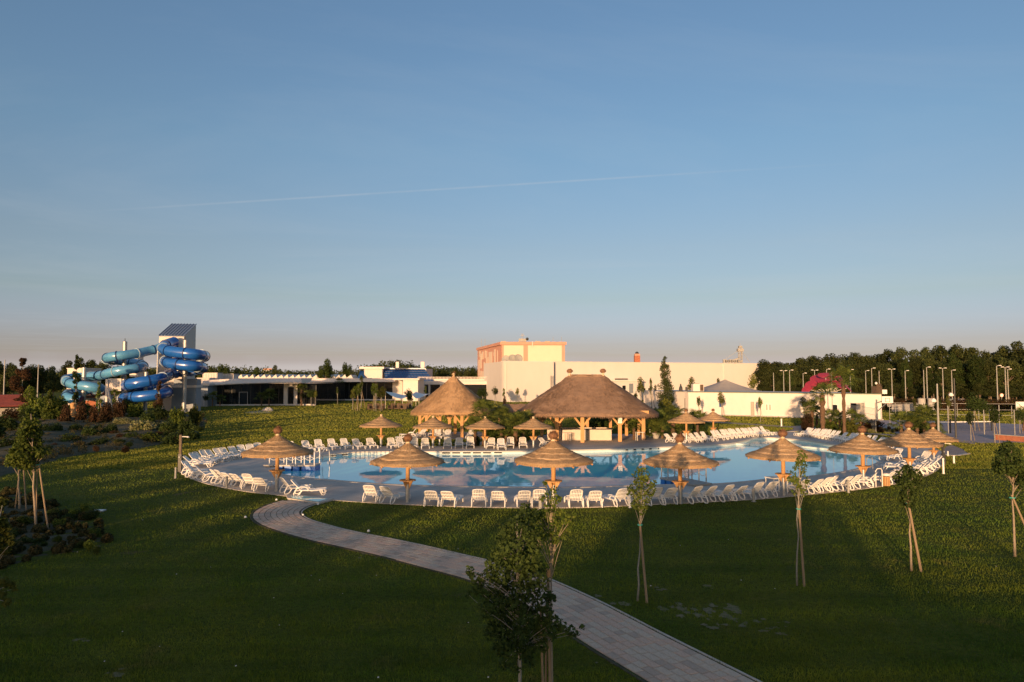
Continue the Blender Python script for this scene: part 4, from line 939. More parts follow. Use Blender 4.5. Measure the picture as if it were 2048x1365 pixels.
# terracotta-roofed hut at the far left
a = ad(-60, 812, 96); b = ad(40, 812, 96); tt = thing('red_roofed_hut', 'low hut with a dull red tiled roof at the far left edge', 'hut', ((a.x + b.x) / 2 - .6, 98, 0), R(35))
z0 = zat(812, 96); z1 = zat(789, 102)
m = MB(); m.box(0, 2.5, z0 / 2, b.x - a.x - .8, 6.5, z0); m.build('wall', M_conc, tt)
L_ = (b.x - a.x) / 2
rows = 9; me_ = MB()
P0 = Vector((-L_, -3, z0)); P1 = Vector((L_, -3, z0)); P2_ = Vector((L_ - .6, 3, z1)); P3 = Vector((-L_, 3, z1))
m = MB(); m.slab([P0, P1, P2_, P3], .12); m.slab([P3 + Vector((0, 0, -.01)), P2_ + Vector((0, 0, -.01)), (L_, 9, z0), (-L_, 9, z0)], .12); m.build('roof', M_terra, tt)
for r_ in range(rows):
    m = MB(); f0 = r_ / rows; m.beam(P0.lerp(P3, f0) + Vector((0, 0, .03)), P1.lerp(P2_, f0) + Vector((0, 0, .03)), .1, .07); m.build('tile_course', M_terra, tt)

# ------------------------------------------------------------------ slide tower and slides
fl = ad(316, 760, 124); fr = ad(366, 760, 125); br = ad(389.5, 760, 131); bl = fl + (br - fr)
t = thing('slide_tower', 'tall pale square stair tower with a slanted blue-grey metal roof', 'tower', ((fl.x + br.x) / 2, 128, 0))
zf = zat(673, 124.5); zb = zat(651, 131)
m = MB(); vs = [(p.x, p.y, 0) for p in (fl, fr, br, bl)] + [(fl.x, fl.y, zf), (fr.x, fr.y, zf), (br.x, br.y, zb), (bl.x, bl.y, zb)]
m.add(vs, [(0, 1, 5, 4), (1, 2, 6, 5), (2, 3, 7, 6), (3, 0, 4, 7), (4, 5, 6, 7)]); m.build('wall', M_hall, t, world=True)
m = MB(); e = Vector((0, 0, .12)); cc = (fl + fr + br + bl) / 4
def outw(p, z): d_ = (Vector((p.x, p.y, 0)) - Vector((cc.x, cc.y, 0))) * .03; return Vector((p.x + d_.x, p.y + d_.y, z))
Q = [outw(fl, zf - .02), outw(fr, zf - .02), outw(br, zb + .12), outw(bl, zb + .12)]; m.slab([q_ + e for q_ in Q], .14); m.build('roof', M_slate, t, world=True)
m = MB()
for k in range(9): f = k / 8; m.beam((Q[0] + e).lerp(Q[1] + e, f) + Vector((0, 0, .05)), (Q[3] + e).lerp(Q[2] + e, f) + Vector((0, 0, .05)), .08, .1)
m.build('roof_seams', M_slate, t, world=True)
m = MB(); F = Face(fl, fr); F.box(m, 1.0, F.len - .9, zf - 4.4, zf - 1.7, .0, .06); m.build('opening', M_dark, t, world=True)
def spline3(P, per=8):
    P = [Vector(p) for p in P]; out = []; n = len(P)
    for i in range(n - 1):
        a, b, c, d = P[max(i - 1, 0)], P[i], P[i + 1], P[min(i + 2, n - 1)]
        for k in range(per):
            t_ = k / per; t2 = t_ * t_; t3 = t2 * t_
            out.append(0.5 * ((2 * b) + (c - a) * t_ + (2 * a - 5 * b + 4 * c - d) * t2 + (3 * b - a - 3 * c + d) * t3))
    out.append(P[-1]); return out
Z8 = lambda x, y, Y: ad(110 + x / 6.4, 640 + y / 6.4, Y)
dark_pts = [Z8(1530, 280, 123.6), Z8(1440, 312, 121.5), Z8(1380, 355, 118), Z8(1440, 395, 115), Z8(1600, 420, 114), Z8(1780, 440, 114.3), Z8(1890, 458, 117), Z8(1900, 475, 121), Z8(1780, 495, 124.6), Z8(1580, 505, 125.2), Z8(1440, 515, 122), Z8(1420, 535, 117.5), Z8(1500, 560, 114.6), Z8(1640, 580, 114), Z8(1780, 592, 114.6), Z8(1870, 608, 117.5), Z8(1870, 630, 121), Z8(1760, 655, 124), Z8(1600, 672, 123.5), Z8(1480, 695, 120), Z8(1400, 735, 116), Z8(1280, 770, 113), Z8(1100, 800, 111.6), Z8(960, 825, 112), Z8(905, 845, 115), Z8(980, 865, 119), Z8(1120, 868, 121), Z8(1300, 870, 121.5), Z8(1420, 890, 119.5), Z8(1430, 925, 116), Z8(1320, 955, 113), Z8(1120, 980, 112), Z8(980, 992, 112.5), Z8(880, 1010, 114)]
light_pts = [Z8(1430, 300, 124.5), Z8(1330, 365, 122.5), Z8(1190, 400, 121), Z8(1050, 430, 119), Z8(850, 458, 117), Z8(720, 475, 117), Z8(660, 495, 119.5), Z8(690, 515, 123), Z8(820, 525, 125.5), Z8(1000, 550, 125.5), Z8(1110, 575, 123.5), Z8(1120, 600, 120.5), Z8(1030, 622, 118), Z8(850, 650, 116.5), Z8(700, 680, 117), Z8(630, 705, 119), Z8(520, 720, 121.5), Z8(380, 728, 123), Z8(230, 740, 123.5), Z8(150, 760, 121.5), Z8(160, 795, 117.5), Z8(250, 830, 114.8), Z8(420, 855, 114), Z8(560, 880, 115), Z8(600, 905, 118), Z8(500, 920, 121), Z8(330, 930, 121.5), Z8(190, 945, 119), Z8(150, 975, 116), Z8(200, 1010, 114), Z8(330, 1040, 114)]
def slide(name, label, pts, mat, fl1, fl2, rad):
    S = spline3(pts, 8); t = thing(name, label, 'water slide', (S[0].x, S[0].y, 0))
    off = t.location; acc_ = 0; seg = [S[0]]; ns = 0; last = 0
    m = MB(); m.tube(S, rad, 18, cap=True)
    # sections with flanged joints
    seglen = 3.1; cur = [S[0]]; L = 0; cut = []
    for i in range(1, len(S)):
        L += (S[i] - S[i - 1]).length; cur.append(S[i])
        if L > seglen or i == len(S) - 1:
            mm = MB(); mm.tube(cur, rad, 18, cap=False); mm.build('tube_section', mat, t, smooth=True, world=True)
            cut.append((S[i], (S[i] - S[i - 1]).normalized())); cur = [S[i]]; L = 0
    for j, (p, d_) in enumerate(cut):
        mm = MB(); mm.tube([p - d_ * .06, p + d_ * .06], rad + .1, 18); mm.build('flange', fl1 if j % 3 == 1 else fl2, t, smooth=False, world=True)
    # side seams
    return t
slide('tube_slide', 'dark blue enclosed tube slide coiling down in front of the tower', dark_pts, M_slide, M_flange, M_flanged, .88)
slide('tube_slide', 'pale blue enclosed tube slide zigzagging down left of the tower', light_pts, M_slidel, M_flange, M_flanged, .78)
cols = [(250, 683, 800, 120.5, .36, 'tall grey column carrying the pale blue slide'), (371, 680, 828, 119, .36, 'tallest grey column right of the tower carrying the dark slide'), (168.5, 735, 805, 118.3, .36, 'shorter grey column at the left end of the pale slide'), (292.5, 744, 800, 116.6, .32, 'grey column inside the lower dark blue coils'), (315.5, 700, 760, 119.5, .1, 'thin grey post at the left foot of the stair tower')]
for px, y0, y1, Y, r_, lab in cols:
    p = ad(px, y0, Y); t = thing('slide_column', lab, 'column', (p.x, Y, 0), 0, 'columns carrying the slides')
    m = MB(); m.lathe([(r_, 0), (r_, p.z - .06), (r_ * .6, p.z)], 16); m.build('shaft', M_steel, t, smooth=False)
    m = MB(); m.lathe([(r_ + .12, 0), (r_ + .12, .1)], 16); m.build('base_plate', M_steel, t)
    m = MB(); m.tube([(0, 0, p.z), (0, 0, p.z + .5)], .05, 6); m.build('cap_rod', M_dark, t)
    if r_ > .2:
        m = MB()
        for zz_ in ([p.z - 2.4, p.z - 5.2] if p.z > 9 else [p.z - 1.8]): m.beam((0, 0, zz_), (0, -2.6, zz_), .22); m.beam((0, 0, zz_ - 1), (0, -2.2, zz_), .12); m.beam((0, 0, zz_), (0, 2.6, zz_), .22)
        m.build('bracket', M_steel, t)
for px, y0, y1, lab in ((254, 713, 721, 'small cream box above the pale slide crossing'), (262, 744, 754, 'cream box below the pale slide crossing')):
    a = ad(253, y1, 128); b = ad(270, y0, 128); t = thing('service_cabin', lab, 'cabin', ((a.x + b.x) / 2, 130, 0))
    m = MB(); m.box(0, 0, (a.z + b.z) / 2, b.x - a.x, 2, b.z - a.z); m.build('wall', M_white, t); m = MB(); m.box(0, 0, b.z + .06, b.x - a.x + .3, 2.3, .12); m.build('roof', M_white, t)
    m = MB(); m.tube([(0, 0, 0), (0, 0, a.z)], .15, 8); m.build('post', M_steel, t)
# timber-clad platform and wall right of the pale slide
a = ad(216, 760, 113); b = ad(243, 760, 113); t = thing('start_platform', 'slatted beige wall beside a flared post between the two slides', 'platform', (a.x, 113, 0))
for k in range(9):
    m = MB(); x = a.x + (b.x - a.x) * k / 9; m.box(x + .12, 113, zat(760, 113) - 1.3 + .5, .2, .1, 2.0); m.build('slat', M_hall, t, world=True)
m = MB(); m.beam((a.x, 112.8, 0), (a.x, 112.8, zat(759, 113)), .35); m.beam((a.x, 112.8, 4.6), (a.x + .9, 112.8, 1.0), .3); m.build('post', M_hall, t, world=True)
m = MB(); m.box((a.x + b.x) / 2, 114, 1.5, b.x - a.x + 4, 1.5, 3.0); m.build('wall', M_bluegrey, t, world=True)
a = ad(175, 785, 122); t = thing('splash_pool_wall', 'low brick red and pale blue wall of the landing pool under the slides', 'wall', (a.x, 122, 0))
m = MB(); m.box(2.5, 0, 1.5, 9, 1, 3.0); m.build('wall', M_brick, t); m = MB(); m.box(2.5, -.53, 2.2, 9.1, .1, .5); m.build('pale_band', M_bluegrey, t)

# ------------------------------------------------------------------ thatched pavilions
def roof_mesh(hx, hy, rx, ry, z0, z1, ex, flare, seed, nstraw, straw=0.35):
    """superellipse hip roof from ridge (rx,ry) at z1 to eave (hx,hy) at z0"""
    rr = random.Random(seed); SEG = 72; LV = 22; vs = []; fs = []
    def pos(f, a, lift=0.0):
        e = 2 / ex; ca, sa = math.cos(a), math.sin(a)
        x = math.copysign(abs(ca) ** e, ca); y = math.copysign(abs(sa) ** e, sa)
        X = (rx + (hx - rx) * f) * x; Y_ = (ry + (hy - ry) * f) * y
        z = z1 - (z1 - z0) * (f ** flare) + 0.10 * math.sin(f * PI) ; return Vector((X, Y_, z + lift))
    for j in range(LV + 1):
        for k in range(SEG):
            p = pos(j / LV, 2 * PI * k / SEG); n_ = rr.uniform(-.025, .025) + .015 * math.sin(j * 1.9 + 2 * math.sin(k * .4 + seed)) * (j / LV) + .02 * math.sin(k * .7 + j * .5 + seed); vs.append((p.x * (1 + n_ * .12), p.y * (1 + n_ * .12), p.z + n_))
    for j in range(LV):
        for k in range(SEG): fs.append((j * SEG + k, j * SEG + (k + 1) % SEG, (j + 1) * SEG + (k + 1) % SEG, (j + 1) * SEG + k))
    fs.append(tuple(range(SEG)))
    o = len(vs)      # thick cut eave, then underside
    for rad_, dz in ((0.99, -.2), (.9, -.14), (.3, (z1 - z0) * .62)):
        for k in range(SEG): p = pos(1.0, 2 * PI * k / SEG); vs.append((p.x * rad_, p.y * rad_, z0 + dz))
    b = LV * SEG
    for q_ in range(3):
        for k in range(SEG): fs.append((b + k, b + (k + 1) % SEG, o + (k + 1) % SEG, o + k))
        b = o; o += SEG
    m = MB(); m.add(vs, fs)
    S = []
    for _ in range(nstraw):
        f = math.sqrt(rr.random()); a = rr.uniform(0, 2 * PI); da = rr.uniform(-.012, .012); L = straw * rr.uniform(.5, 1.2) / max(hx, hy) ; f2 = min(1.02, f + L)
        p = pos(f, a, .015); q_ = pos(f2, a + da, rr.uniform(.02, .09)); w = rr.uniform(.012, .03); d_ = Vector((-math.sin(a), math.cos(a), 0)) * w
        S.append((p - d_, p + d_, q_))
    # bristles on the cut eave
    for _ in range(nstraw // 6):
        a = rr.uniform(0, 2 * PI); p = pos(1.0, a, -rr.uniform(0, .25)); q_ = p * 1.0; q_ = Vector((p.x * 1.012, p.y * 1.012, p.z - rr.uniform(.05, .2))); d_ = Vector((-math.sin(a), math.cos(a), 0)) * .02
        S.append((p - d_, p + d_, q_))
    return m, S
def straws(S, mat, name, parent):
    V = np.array([[tuple(v) for v in t_] for t_ in S]); o = obj(name, npmesh(name, V, 3, mat), parent); tag(o, kind='stuff'); return o
def tuft_ball(r_, seed, n=260):
    rr = random.Random(seed); S = []
    for _ in range(n):
        d_ = Vector((rr.gauss(0, 1), rr.gauss(0, 1), rr.gauss(0, 1))).normalized(); u = d_.cross(Vector((0.3, .2, 1))).normalized() * .018
        p = d_ * r_ * .4; q_ = d_ * r_ * rr.uniform(.9, 1.12); q_.z *= .8; S.append((p - u, p + u, q_))
    return S
def post_with_braces(t, x, y, h, w, dirs, r_=0):
    m = MB(); m.box(x, y, h / 2, w, w, h, r_); p_ = m.build('post', M_wood, t)
    for dx, dy in dirs:
        m = MB(); m.beam((x + dx * w * .4, y + dy * w * .4, h - 1.15), (x + dx * .95, y + dy * .95, h - .12), w * .55, w * .5); m.build('brace', M_wood, t)
rot2 = R(-8)
C2 = Vector((7.2, 67.6, 0.03))
t = thing('bar_pavilion', 'large open timber pavilion with a long dark reed thatched roof and two ball finials', 'pavilion', C2, rot2)
m, S = roof_mesh(6.75, 5.2, 1.65, .28, 2.62, 6.15, 3.4, 0.93, 3, 15000)
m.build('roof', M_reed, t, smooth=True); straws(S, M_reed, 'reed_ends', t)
m = MB(); SEGc = 40
m, S = roof_mesh(2.55, .95, 1.67, .2, 5.45, 6.22, 3.0, .8, 9, 1500); m.build('ridge_cap', M_reed, t, smooth=True)
m = MB(); vs = [(2.56 * math.copysign(abs(math.cos(a)) ** .66, math.cos(a)), .97 * math.copysign(abs(math.sin(a)) ** .66, math.sin(a)), 5.46) for a in [2 * PI * k / 60 for k in range(61)]]; m.tube(vs, .035, 5); m.build('binding', M_thatchb, t)
for sx in (-1, 1):
    m = MB(); m.lathe([(.22, 6.1), (.10, 6.25), (.10, 6.42)], 12, (sx * 1.6, 0, 0)); m.build('finial_neck', M_thatchb, t)
    m = MB(); m.lathe([(.02, -.2), (.22, -.15), (.32, 0), (.22, .15), (.02, .2)], 14, (sx * 1.6, 0, 6.58)); b2 = m.build('finial', M_tuft, t, smooth=True)
    V = np.array([[tuple(v) for v in q_] for q_ in tuft_ball(.36, 5)]); o = obj('bristles', npmesh('bristles', V, 3, M_tuft), b2, (sx * 1.6, 0, 6.58)); tag(o, kind='stuff')
inv = Matrix.Rotation(-rot2, 3, 'Z')
def loc2(px, py, C_, inv_): p = at(px, py); return inv_ @ (Vector((p.x, p.y, 0)) - Vector((C_.x, C_.y, 0)))
H = 2.72
for px, py in ((1114, 883), (1165, 886), (1240, 884), (1287, 881)):
    l = loc2(px, py, C2, inv); post_with_braces(t, l.x, l.y, H, .34, [(1, 0), (-1, 0)] if px < 1280 else [(-1, 0), (0, 1)])
for px, py in ((1084, 874), (1121, 869.5), (1175, 868), (1221, 867.5), (1253, 872), (1278, 871)):
    l = loc2(px, py, C2, inv); post_with_braces(t, l.x, l.y, H, .3, [(1, 0), (-1, 0)])
m = MB(); m.beam((-5.6, -3.9, H + .12), (5.7, -3.9, H + .12), .26); m.build('tie_beam', M_wood, t)
m = MB(); m.beam((-5.6, 3.9, H + .12), (5.7, 3.9, H + .12), .26); m.build('tie_beam', M_wood, t)
for x in (-5.4, -1.8, 1.8, 5.4): m = MB(); m.beam((x, -3.9, H + .14), (x, 3.9, H + .14), .2); m.build('cross_beam', M_wood, t)
l = loc2(1240, 884, C2, inv); m = MB(); m.box(l.x + .02, l.y - .2, 1.95, .36, .03, .5); sg = m.build('notice', M_plastic, t)
for k in range(4): q = MB(); q.box(l.x + .02, l.y - .218, 1.8 + k * .09, .26, .006, .03); o = q.build('text_line', M_greypost, None); o.parent = sg
# bar counter
a = at(1125, 881.5); b = at(1222, 881.5)
t = thing('bar_counter', 'long beige bar counter with a dark worktop under the large pavilion', 'bar counter', (a.x, a.y, 0.03))
W = b.x - a.x; M_beige = mk('beige_panel', (.58, .50, .42), (.54, .46, .39), 2, .7)
hh = 1.0
for x0, x1 in ((0, W * .46), (W * .54, W)): m = MB(); m.box((x0 + x1) / 2, 0, hh / 2, x1 - x0, .12, hh); m.build('front_panel', M_beige, t)
m = MB(); m.box(W * .5, .05, hh / 2, W * .08, .1, hh); m.build('recess_panel', M_greypost, t)
m = MB(); m.box(-.75, .5, hh / 2, 1.4, .12, hh, R(-25)); m.build('side_panel', M_beige, t)
m = MB(); m.box(W / 2, .22, hh + .03, W + .3, .7, .06); m.build('worktop', M_dark, t)
m = MB(); m.box(W, 1.5, hh / 2, .12, 3, hh); m.build('end_panel', M_beige, t); m = MB(); m.box(W / 2, 2.9, hh / 2, W, .12, hh); m.build('rear_panel', M_beige, t)
for px, lab in ((1133, 'white tall stool at the left end of the bar counter'), (1280, 'white tall stool beside the right-hand post of the bar pavilion')):
    p = at(px, 884 if px < 1200 else 882); t = thing('bar_table', lab, 'table', (p.x, p.y, .03), .2, 'small white tables at the bar')
    m = MB(); m.box(0, 0, .78, .75, .5, .04); m.build('top', M_plastic, t)
    for sx in (-.33, .33):
        for sy in (-.2, .2): m = MB(); m.tube([(sx, sy, 0), (sx, sy, .77)], .02, 6); m.build('leg', M_plastic, t)
# smaller pyramid pavilion
rot1 = R(-2); C1 = Vector((-6.05, 72.3, 0.02))
t = thing('lounge_pavilion', 'smaller square open pavilion with a golden pyramid thatch roof behind the far loungers', 'pavilion', C1, rot1)
m, S = roof_mesh(4.15, 4.15, .12, .12, 2.5, 6.0, 3.6, .97, 7, 11000)
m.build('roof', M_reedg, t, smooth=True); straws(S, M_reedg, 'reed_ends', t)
m, S = roof_mesh(.95, .95, .1, .1, 5.25, 6.12, 3.0, .85, 8, 700); m.build('ridge_cap', M_reedg, t, smooth=True)
V = np.array([[tuple(v) for v in q_] for q_ in tuft_ball(.34, 6, 200)]); tag(obj('bristles', npmesh('bristles', V, 3, M_tuft), t, (0, 0, 6.35)), kind='stuff')
m = MB(); m.lathe([(.16, 6.0), (.1, 6.2), (.2, 6.3), (.02, 6.45)], 10); m.build('finial', M_thatchb, t)
inv1 = Matrix.Rotation(-rot1, 3, 'Z')
for px, py, dr in ((840, 868, [(1, 0), (0, 1)]), (853, 863, [(1, 0)]), (899, 864, [(1, 0), (-1, 0)]), (910.5, 869, []), (924, 875.5, [(-1, 0), (1, 0)]), (880, 866, [(-1, 0)]), (968, 866, [(-1, 0)])):
    l = loc2(px, py, C1, inv1); post_with_braces(t, l.x, l.y, 2.55, .3, dr)
for y in (-2.9, 2.9): m = MB(); m.beam((-3.2, y, 2.62), (3.2, y, 2.62), .24); m.build('tie_beam', M_wood, t)
for x in (-2.9, 2.9): m = MB(); m.beam((x, -3.2, 2.64), (x, 3.2, 2.64), .22); m.build('tie_beam', M_wood, t)
# low thatched roof between the pavilions
p = ad(1030, 818, 80); t = thing('thatch_shelter', 'low thatched shelter roof glimpsed between the two pavilions', 'shelter', (p.x, 80, 0))
m, S = roof_mesh(2.6, 1.6, 1.2, .3, 2.2, 2.95, 3, .9, 12, 900); m.build('roof', M_reed, t, smooth=True); m = MB(); 
for x in (-1.8, 1.8): m.box(x, 0, 1.1, .2, .2, 2.2)
m.build('posts', M_wood, t)

# ------------------------------------------------------------------ thatched umbrellas
def umbrella(label, x, y, sc=1.0, finial=True, seed=1, tint=0):
    t = thing('thatched_umbrella', label, 'umbrella', (x, y, 0.03), 0, 'thatched umbrellas around the pool', sc)
    return t
PROF = [(0.08, 2.78), (0.16, 2.71), (0.42, 2.54), (0.80, 2.34), (1.25, 2.15), (1.62, 2.03), (1.75, 1.97)]
def prof_z(r_):
    for i in range(len(PROF) - 1):
        if r_ <= PROF[i + 1][0]: f = (r_ - PROF[i][0]) / (PROF[i + 1][0] - PROF[i][0]); return PROF[i][1] + (PROF[i + 1][1] - PROF[i][1]) * max(0, f)
    return PROF[-1][1]
def canopy_proto(seed):
    rr = random.Random(seed); SEG = 48
    parts = []
    tiers = [(0.06, 0.62), (0.50, 0.98), (0.86, 1.36), (1.24, 1.75)]
    m = MB()
    for ti, (r0, r1) in enumerate(tiers):
        lift = 0.014 * (3 - ti) ; vs = []; n_ = 6
        for j in range(n_ + 1):
            r_ = r0 + (r1 - r0) * j / n_
            for k in range(SEG):
                a = 2 * PI * k / SEG; jit = rr.uniform(-.02, .02) + (.035 * math.sin(a * 3 + ti * 2 + seed) if j == n_ else 0)
                vs.append(((r_ + jit) * math.cos(a), (r_ + jit) * math.sin(a), prof_z(r_) + lift * (1 - .2 * j / n_) + rr.uniform(-.012, .012)))
        dz_ = .12 if ti == 3 else .05
        for k in range(SEG): v = vs[n_ * SEG + k]; vs.append((v[0] * .98, v[1] * .98, v[2] - dz_))
        fs = [(j * SEG + k, j * SEG + (k + 1) % SEG, (j + 1) * SEG + (k + 1) % SEG, (j + 1) * SEG + k) for j in range(n_ + 1) for k in range(SEG)]
        m.add(vs, fs)
    # underside
    vs = []
    for r_, z in ((1.70, 1.87), (1.2, 2.02), (.6, 2.24), (.1, 2.5)):
        for k in range(SEG): a = 2 * PI * k / SEG; vs.append((r_ * math.cos(a), r_ * math.sin(a), z))
    m.add(vs, [(j * SEG + (k + 1) % SEG, j * SEG + k, (j + 1) * SEG + k, (j + 1) * SEG + (k + 1) % SEG) for j in range(3) for k in range(SEG)])
    can = m.mesh('canopy', M_thatch, True)
    S = []
    for _ in range(7500):
        ti = rr.choice((0, 1, 1, 2, 2, 2, 3, 3, 3, 3)); r0, r1 = tiers[ti]; lift = .014 * (3 - ti) + .01
        a = rr.uniform(0, 2 * PI); ra = rr.uniform(r0, r1 - .1); rb = min(ra + rr.uniform(.12, .4), r1 + rr.uniform(0, .07)); w = rr.uniform(.004, .010)
        db = a + rr.uniform(-.03, .03) ; d_ = Vector((-math.sin(a), math.cos(a), 0)) * w
        p = Vector((ra * math.cos(a), ra * math.sin(a), prof_z(ra) + lift)); q_ = Vector((rb * math.cos(db), rb * math.sin(db), prof_z(min(rb, 1.75)) + lift + rr.uniform(-.04, .03) - (max(0, rb - r1) * 1.2)))
        S.append((p - d_, p + d_, q_))
    for _ in range(1500):   # fringe
        a = rr.uniform(0, 2 * PI); rb = 1.72 + rr.uniform(-.04, .05) + .035 * math.sin(a * 3 + 6 + seed); z = 2.0 - rr.uniform(0, .08); d_ = Vector((-math.sin(a), math.cos(a), 0)) * .008
        p = Vector((rb * math.cos(a), rb * math.sin(a), z)); q_ = Vector(((rb + .03) * math.cos(a), (rb + .03) * math.sin(a), z - rr.uniform(.04, .12))); S.append((p - d_, p + d_, q_))
    st = npmesh('straw', np.array([[tuple(v) for v in q_] for q_ in S]), 3, M_thatch)
    bd = MB()
    for r_, lf in ((.62, .045), (.98, .03), (1.36, .018)):
        bd.tube([((r_ - .08) * math.cos(2 * PI * k / 40), (r_ - .08) * math.sin(2 * PI * k / 40), prof_z(r_ - .08) + lf + .012 * math.sin(k * 1.3) - .004) for k in range(41)], .011, 4)
    bind = bd.mesh('binding', M_thatchb)
    rb_ = MB()
    for k in range(8):
        a = 2 * PI * (k + .3) / 8; rb_.tube([(.1 * math.cos(a), .1 * math.sin(a), 2.66), (1.78 * math.cos(a), 1.78 * math.sin(a), 1.90)], .035, 6)
    ribs = rb_
    return can, st, bind
protos = [canopy_proto(s) for s in (1, 2, 3)]
ribm = MB(); ribm.tube([(.1, 0, 2.44), (1.80, 0, 1.83)], .035, 6); rib_me = ribm.mesh('rib', M_wood)
m = MB(); m.tube([(0, 0, .84), (0.004, 0, 1.6), (0, 0, 2.6)], [.10, .098, .088], 12); pole_me = m.mesh('pole', M_wood, True)
m = MB(); m.lathe([(.105, 0), (.105, .86), (.09, .86)], 12); sleeve_me = m.mesh('steel_sleeve', M_steel)
m = MB(); m.lathe([(.11, 1.02), (.39, 1.02), (.40, 1.04), (.39, 1.065), (.11, 1.065)], 20); tray_me = m.mesh('tray', M_wood)
m = MB(); m.add([(.09, -.02, 1.02), (.33, -.02, 1.02), (.09, -.02, .62), (.09, .02, 1.02), (.33, .02, 1.02), (.09, .02, .62)], [(0, 1, 2), (5, 4, 3), (0, 3, 4, 1), (1, 4, 5, 2), (2, 5, 3, 0)]); brk_me = m.mesh('bracket', M_wood)
m = MB(); m.lathe([(.14, 2.70), (.11, 2.80), (.095, 2.90), (.12, 2.96)], 12); neck_me = m.mesh('neck', M_thatchb, True)
m = MB(); m.lathe([(.02, 2.88), (.17, 2.93), (.235, 3.05), (.17, 3.16), (.02, 3.19)], 14); ball_me = m.mesh('finial', M_tuft, True)
br_me = npmesh('bristles', np.array([[tuple(v + Vector((0, 0, 3.06))) for v in q_] for q_ in tuft_ball(.29, 2, 700)]), 3, M_tuft)
UMB = [(553.5, 984, 1.04, 1, 'thatched umbrella at the left end of the pool beside the white-railed bridge'),
       (815, 1006, 1.0, 1, 'near thatched umbrella left of the foreground bush, with two loungers to its left'),
       (1107, 1011, 1.06, 1, 'thatched umbrella directly behind the slim foreground sapling'),
       (1361, 1009, 1.0, 1, 'thatched umbrella in front of the grey floating bridge'),
       (1567.5, 992, 1.02, 1, 'thatched umbrella behind the sparse staked tree right of centre'),
       (1727, 972, 1.0, 1, 'thatched umbrella by the right tip of the pool'),
       (1820, 953, 1.0, 1, 'thatched umbrella overlapping the rearmost right one, nearer of the pair'),
       (1868, 928, .86, 1, 'farthest right thatched umbrella, partly hidden behind its neighbour'),
       (762, 895, 1.02, 0, 'leftmost small far umbrella, standing alone on the far deck edge'),
       (866, 896, .98, 0, 'far umbrella just in front of the smaller pavilion'),
       (970, 896, .96, 0, 'far umbrella before the palms between both pavilions'),
       (1067, 896, .96, 0, 'far umbrella at the left corner of the bar pavilion'),
       (1373, 885, .97, 2, 'left of the two adjoining far umbrellas right of the bar pavilion'),
       (1427, 875.5, .90, 2, 'right of the two adjoining far umbrellas right of the bar pavilion')]
UPOS = []
for i, (px, py, sc, fin, lab) in enumerate(UMB):
    p = at(px, py); UPOS.append((p.x, p.y)); can, st, bd = protos[i % 3]
    if fin == 0: zs = .92
    else: zs = 1.0
    t = umbrella(lab, p.x, p.y, (sc, sc, sc * zs)); 
    c = obj('canopy', can, t, (0, 0, 0), (0, 0, i * 1.3)); s1 = obj('straw', st, c); tag(s1, kind='stuff'); obj('binding', bd, c)
    for k in range(8): obj('rib', rib_me, t, (0, 0, 0), (0, 0, 2 * PI * k / 8 + i))
    obj('pole', pole_me, t); obj('steel_sleeve', sleeve_me, t); obj('tray', tray_me, t)
    for k in range(4): obj('bracket', brk_me, t, (0, 0, 0), (0, 0, PI / 4 + k * PI / 2 + i * .2))
    obj('neck', neck_me, t)
    if fin: f = obj('finial', ball_me, t); tag(obj('bristles', br_me, f), kind='stuff'); 
    if fin == 2: f.scale = (.8, .8, .8); f.location = (0, 0, .55)
    if fin == 0: f = obj('finial', ball_me, t, (0, 0, 1.75), (0, 0, 0), (.45, .45, .45)); f.location = (0, 0, 1.50)

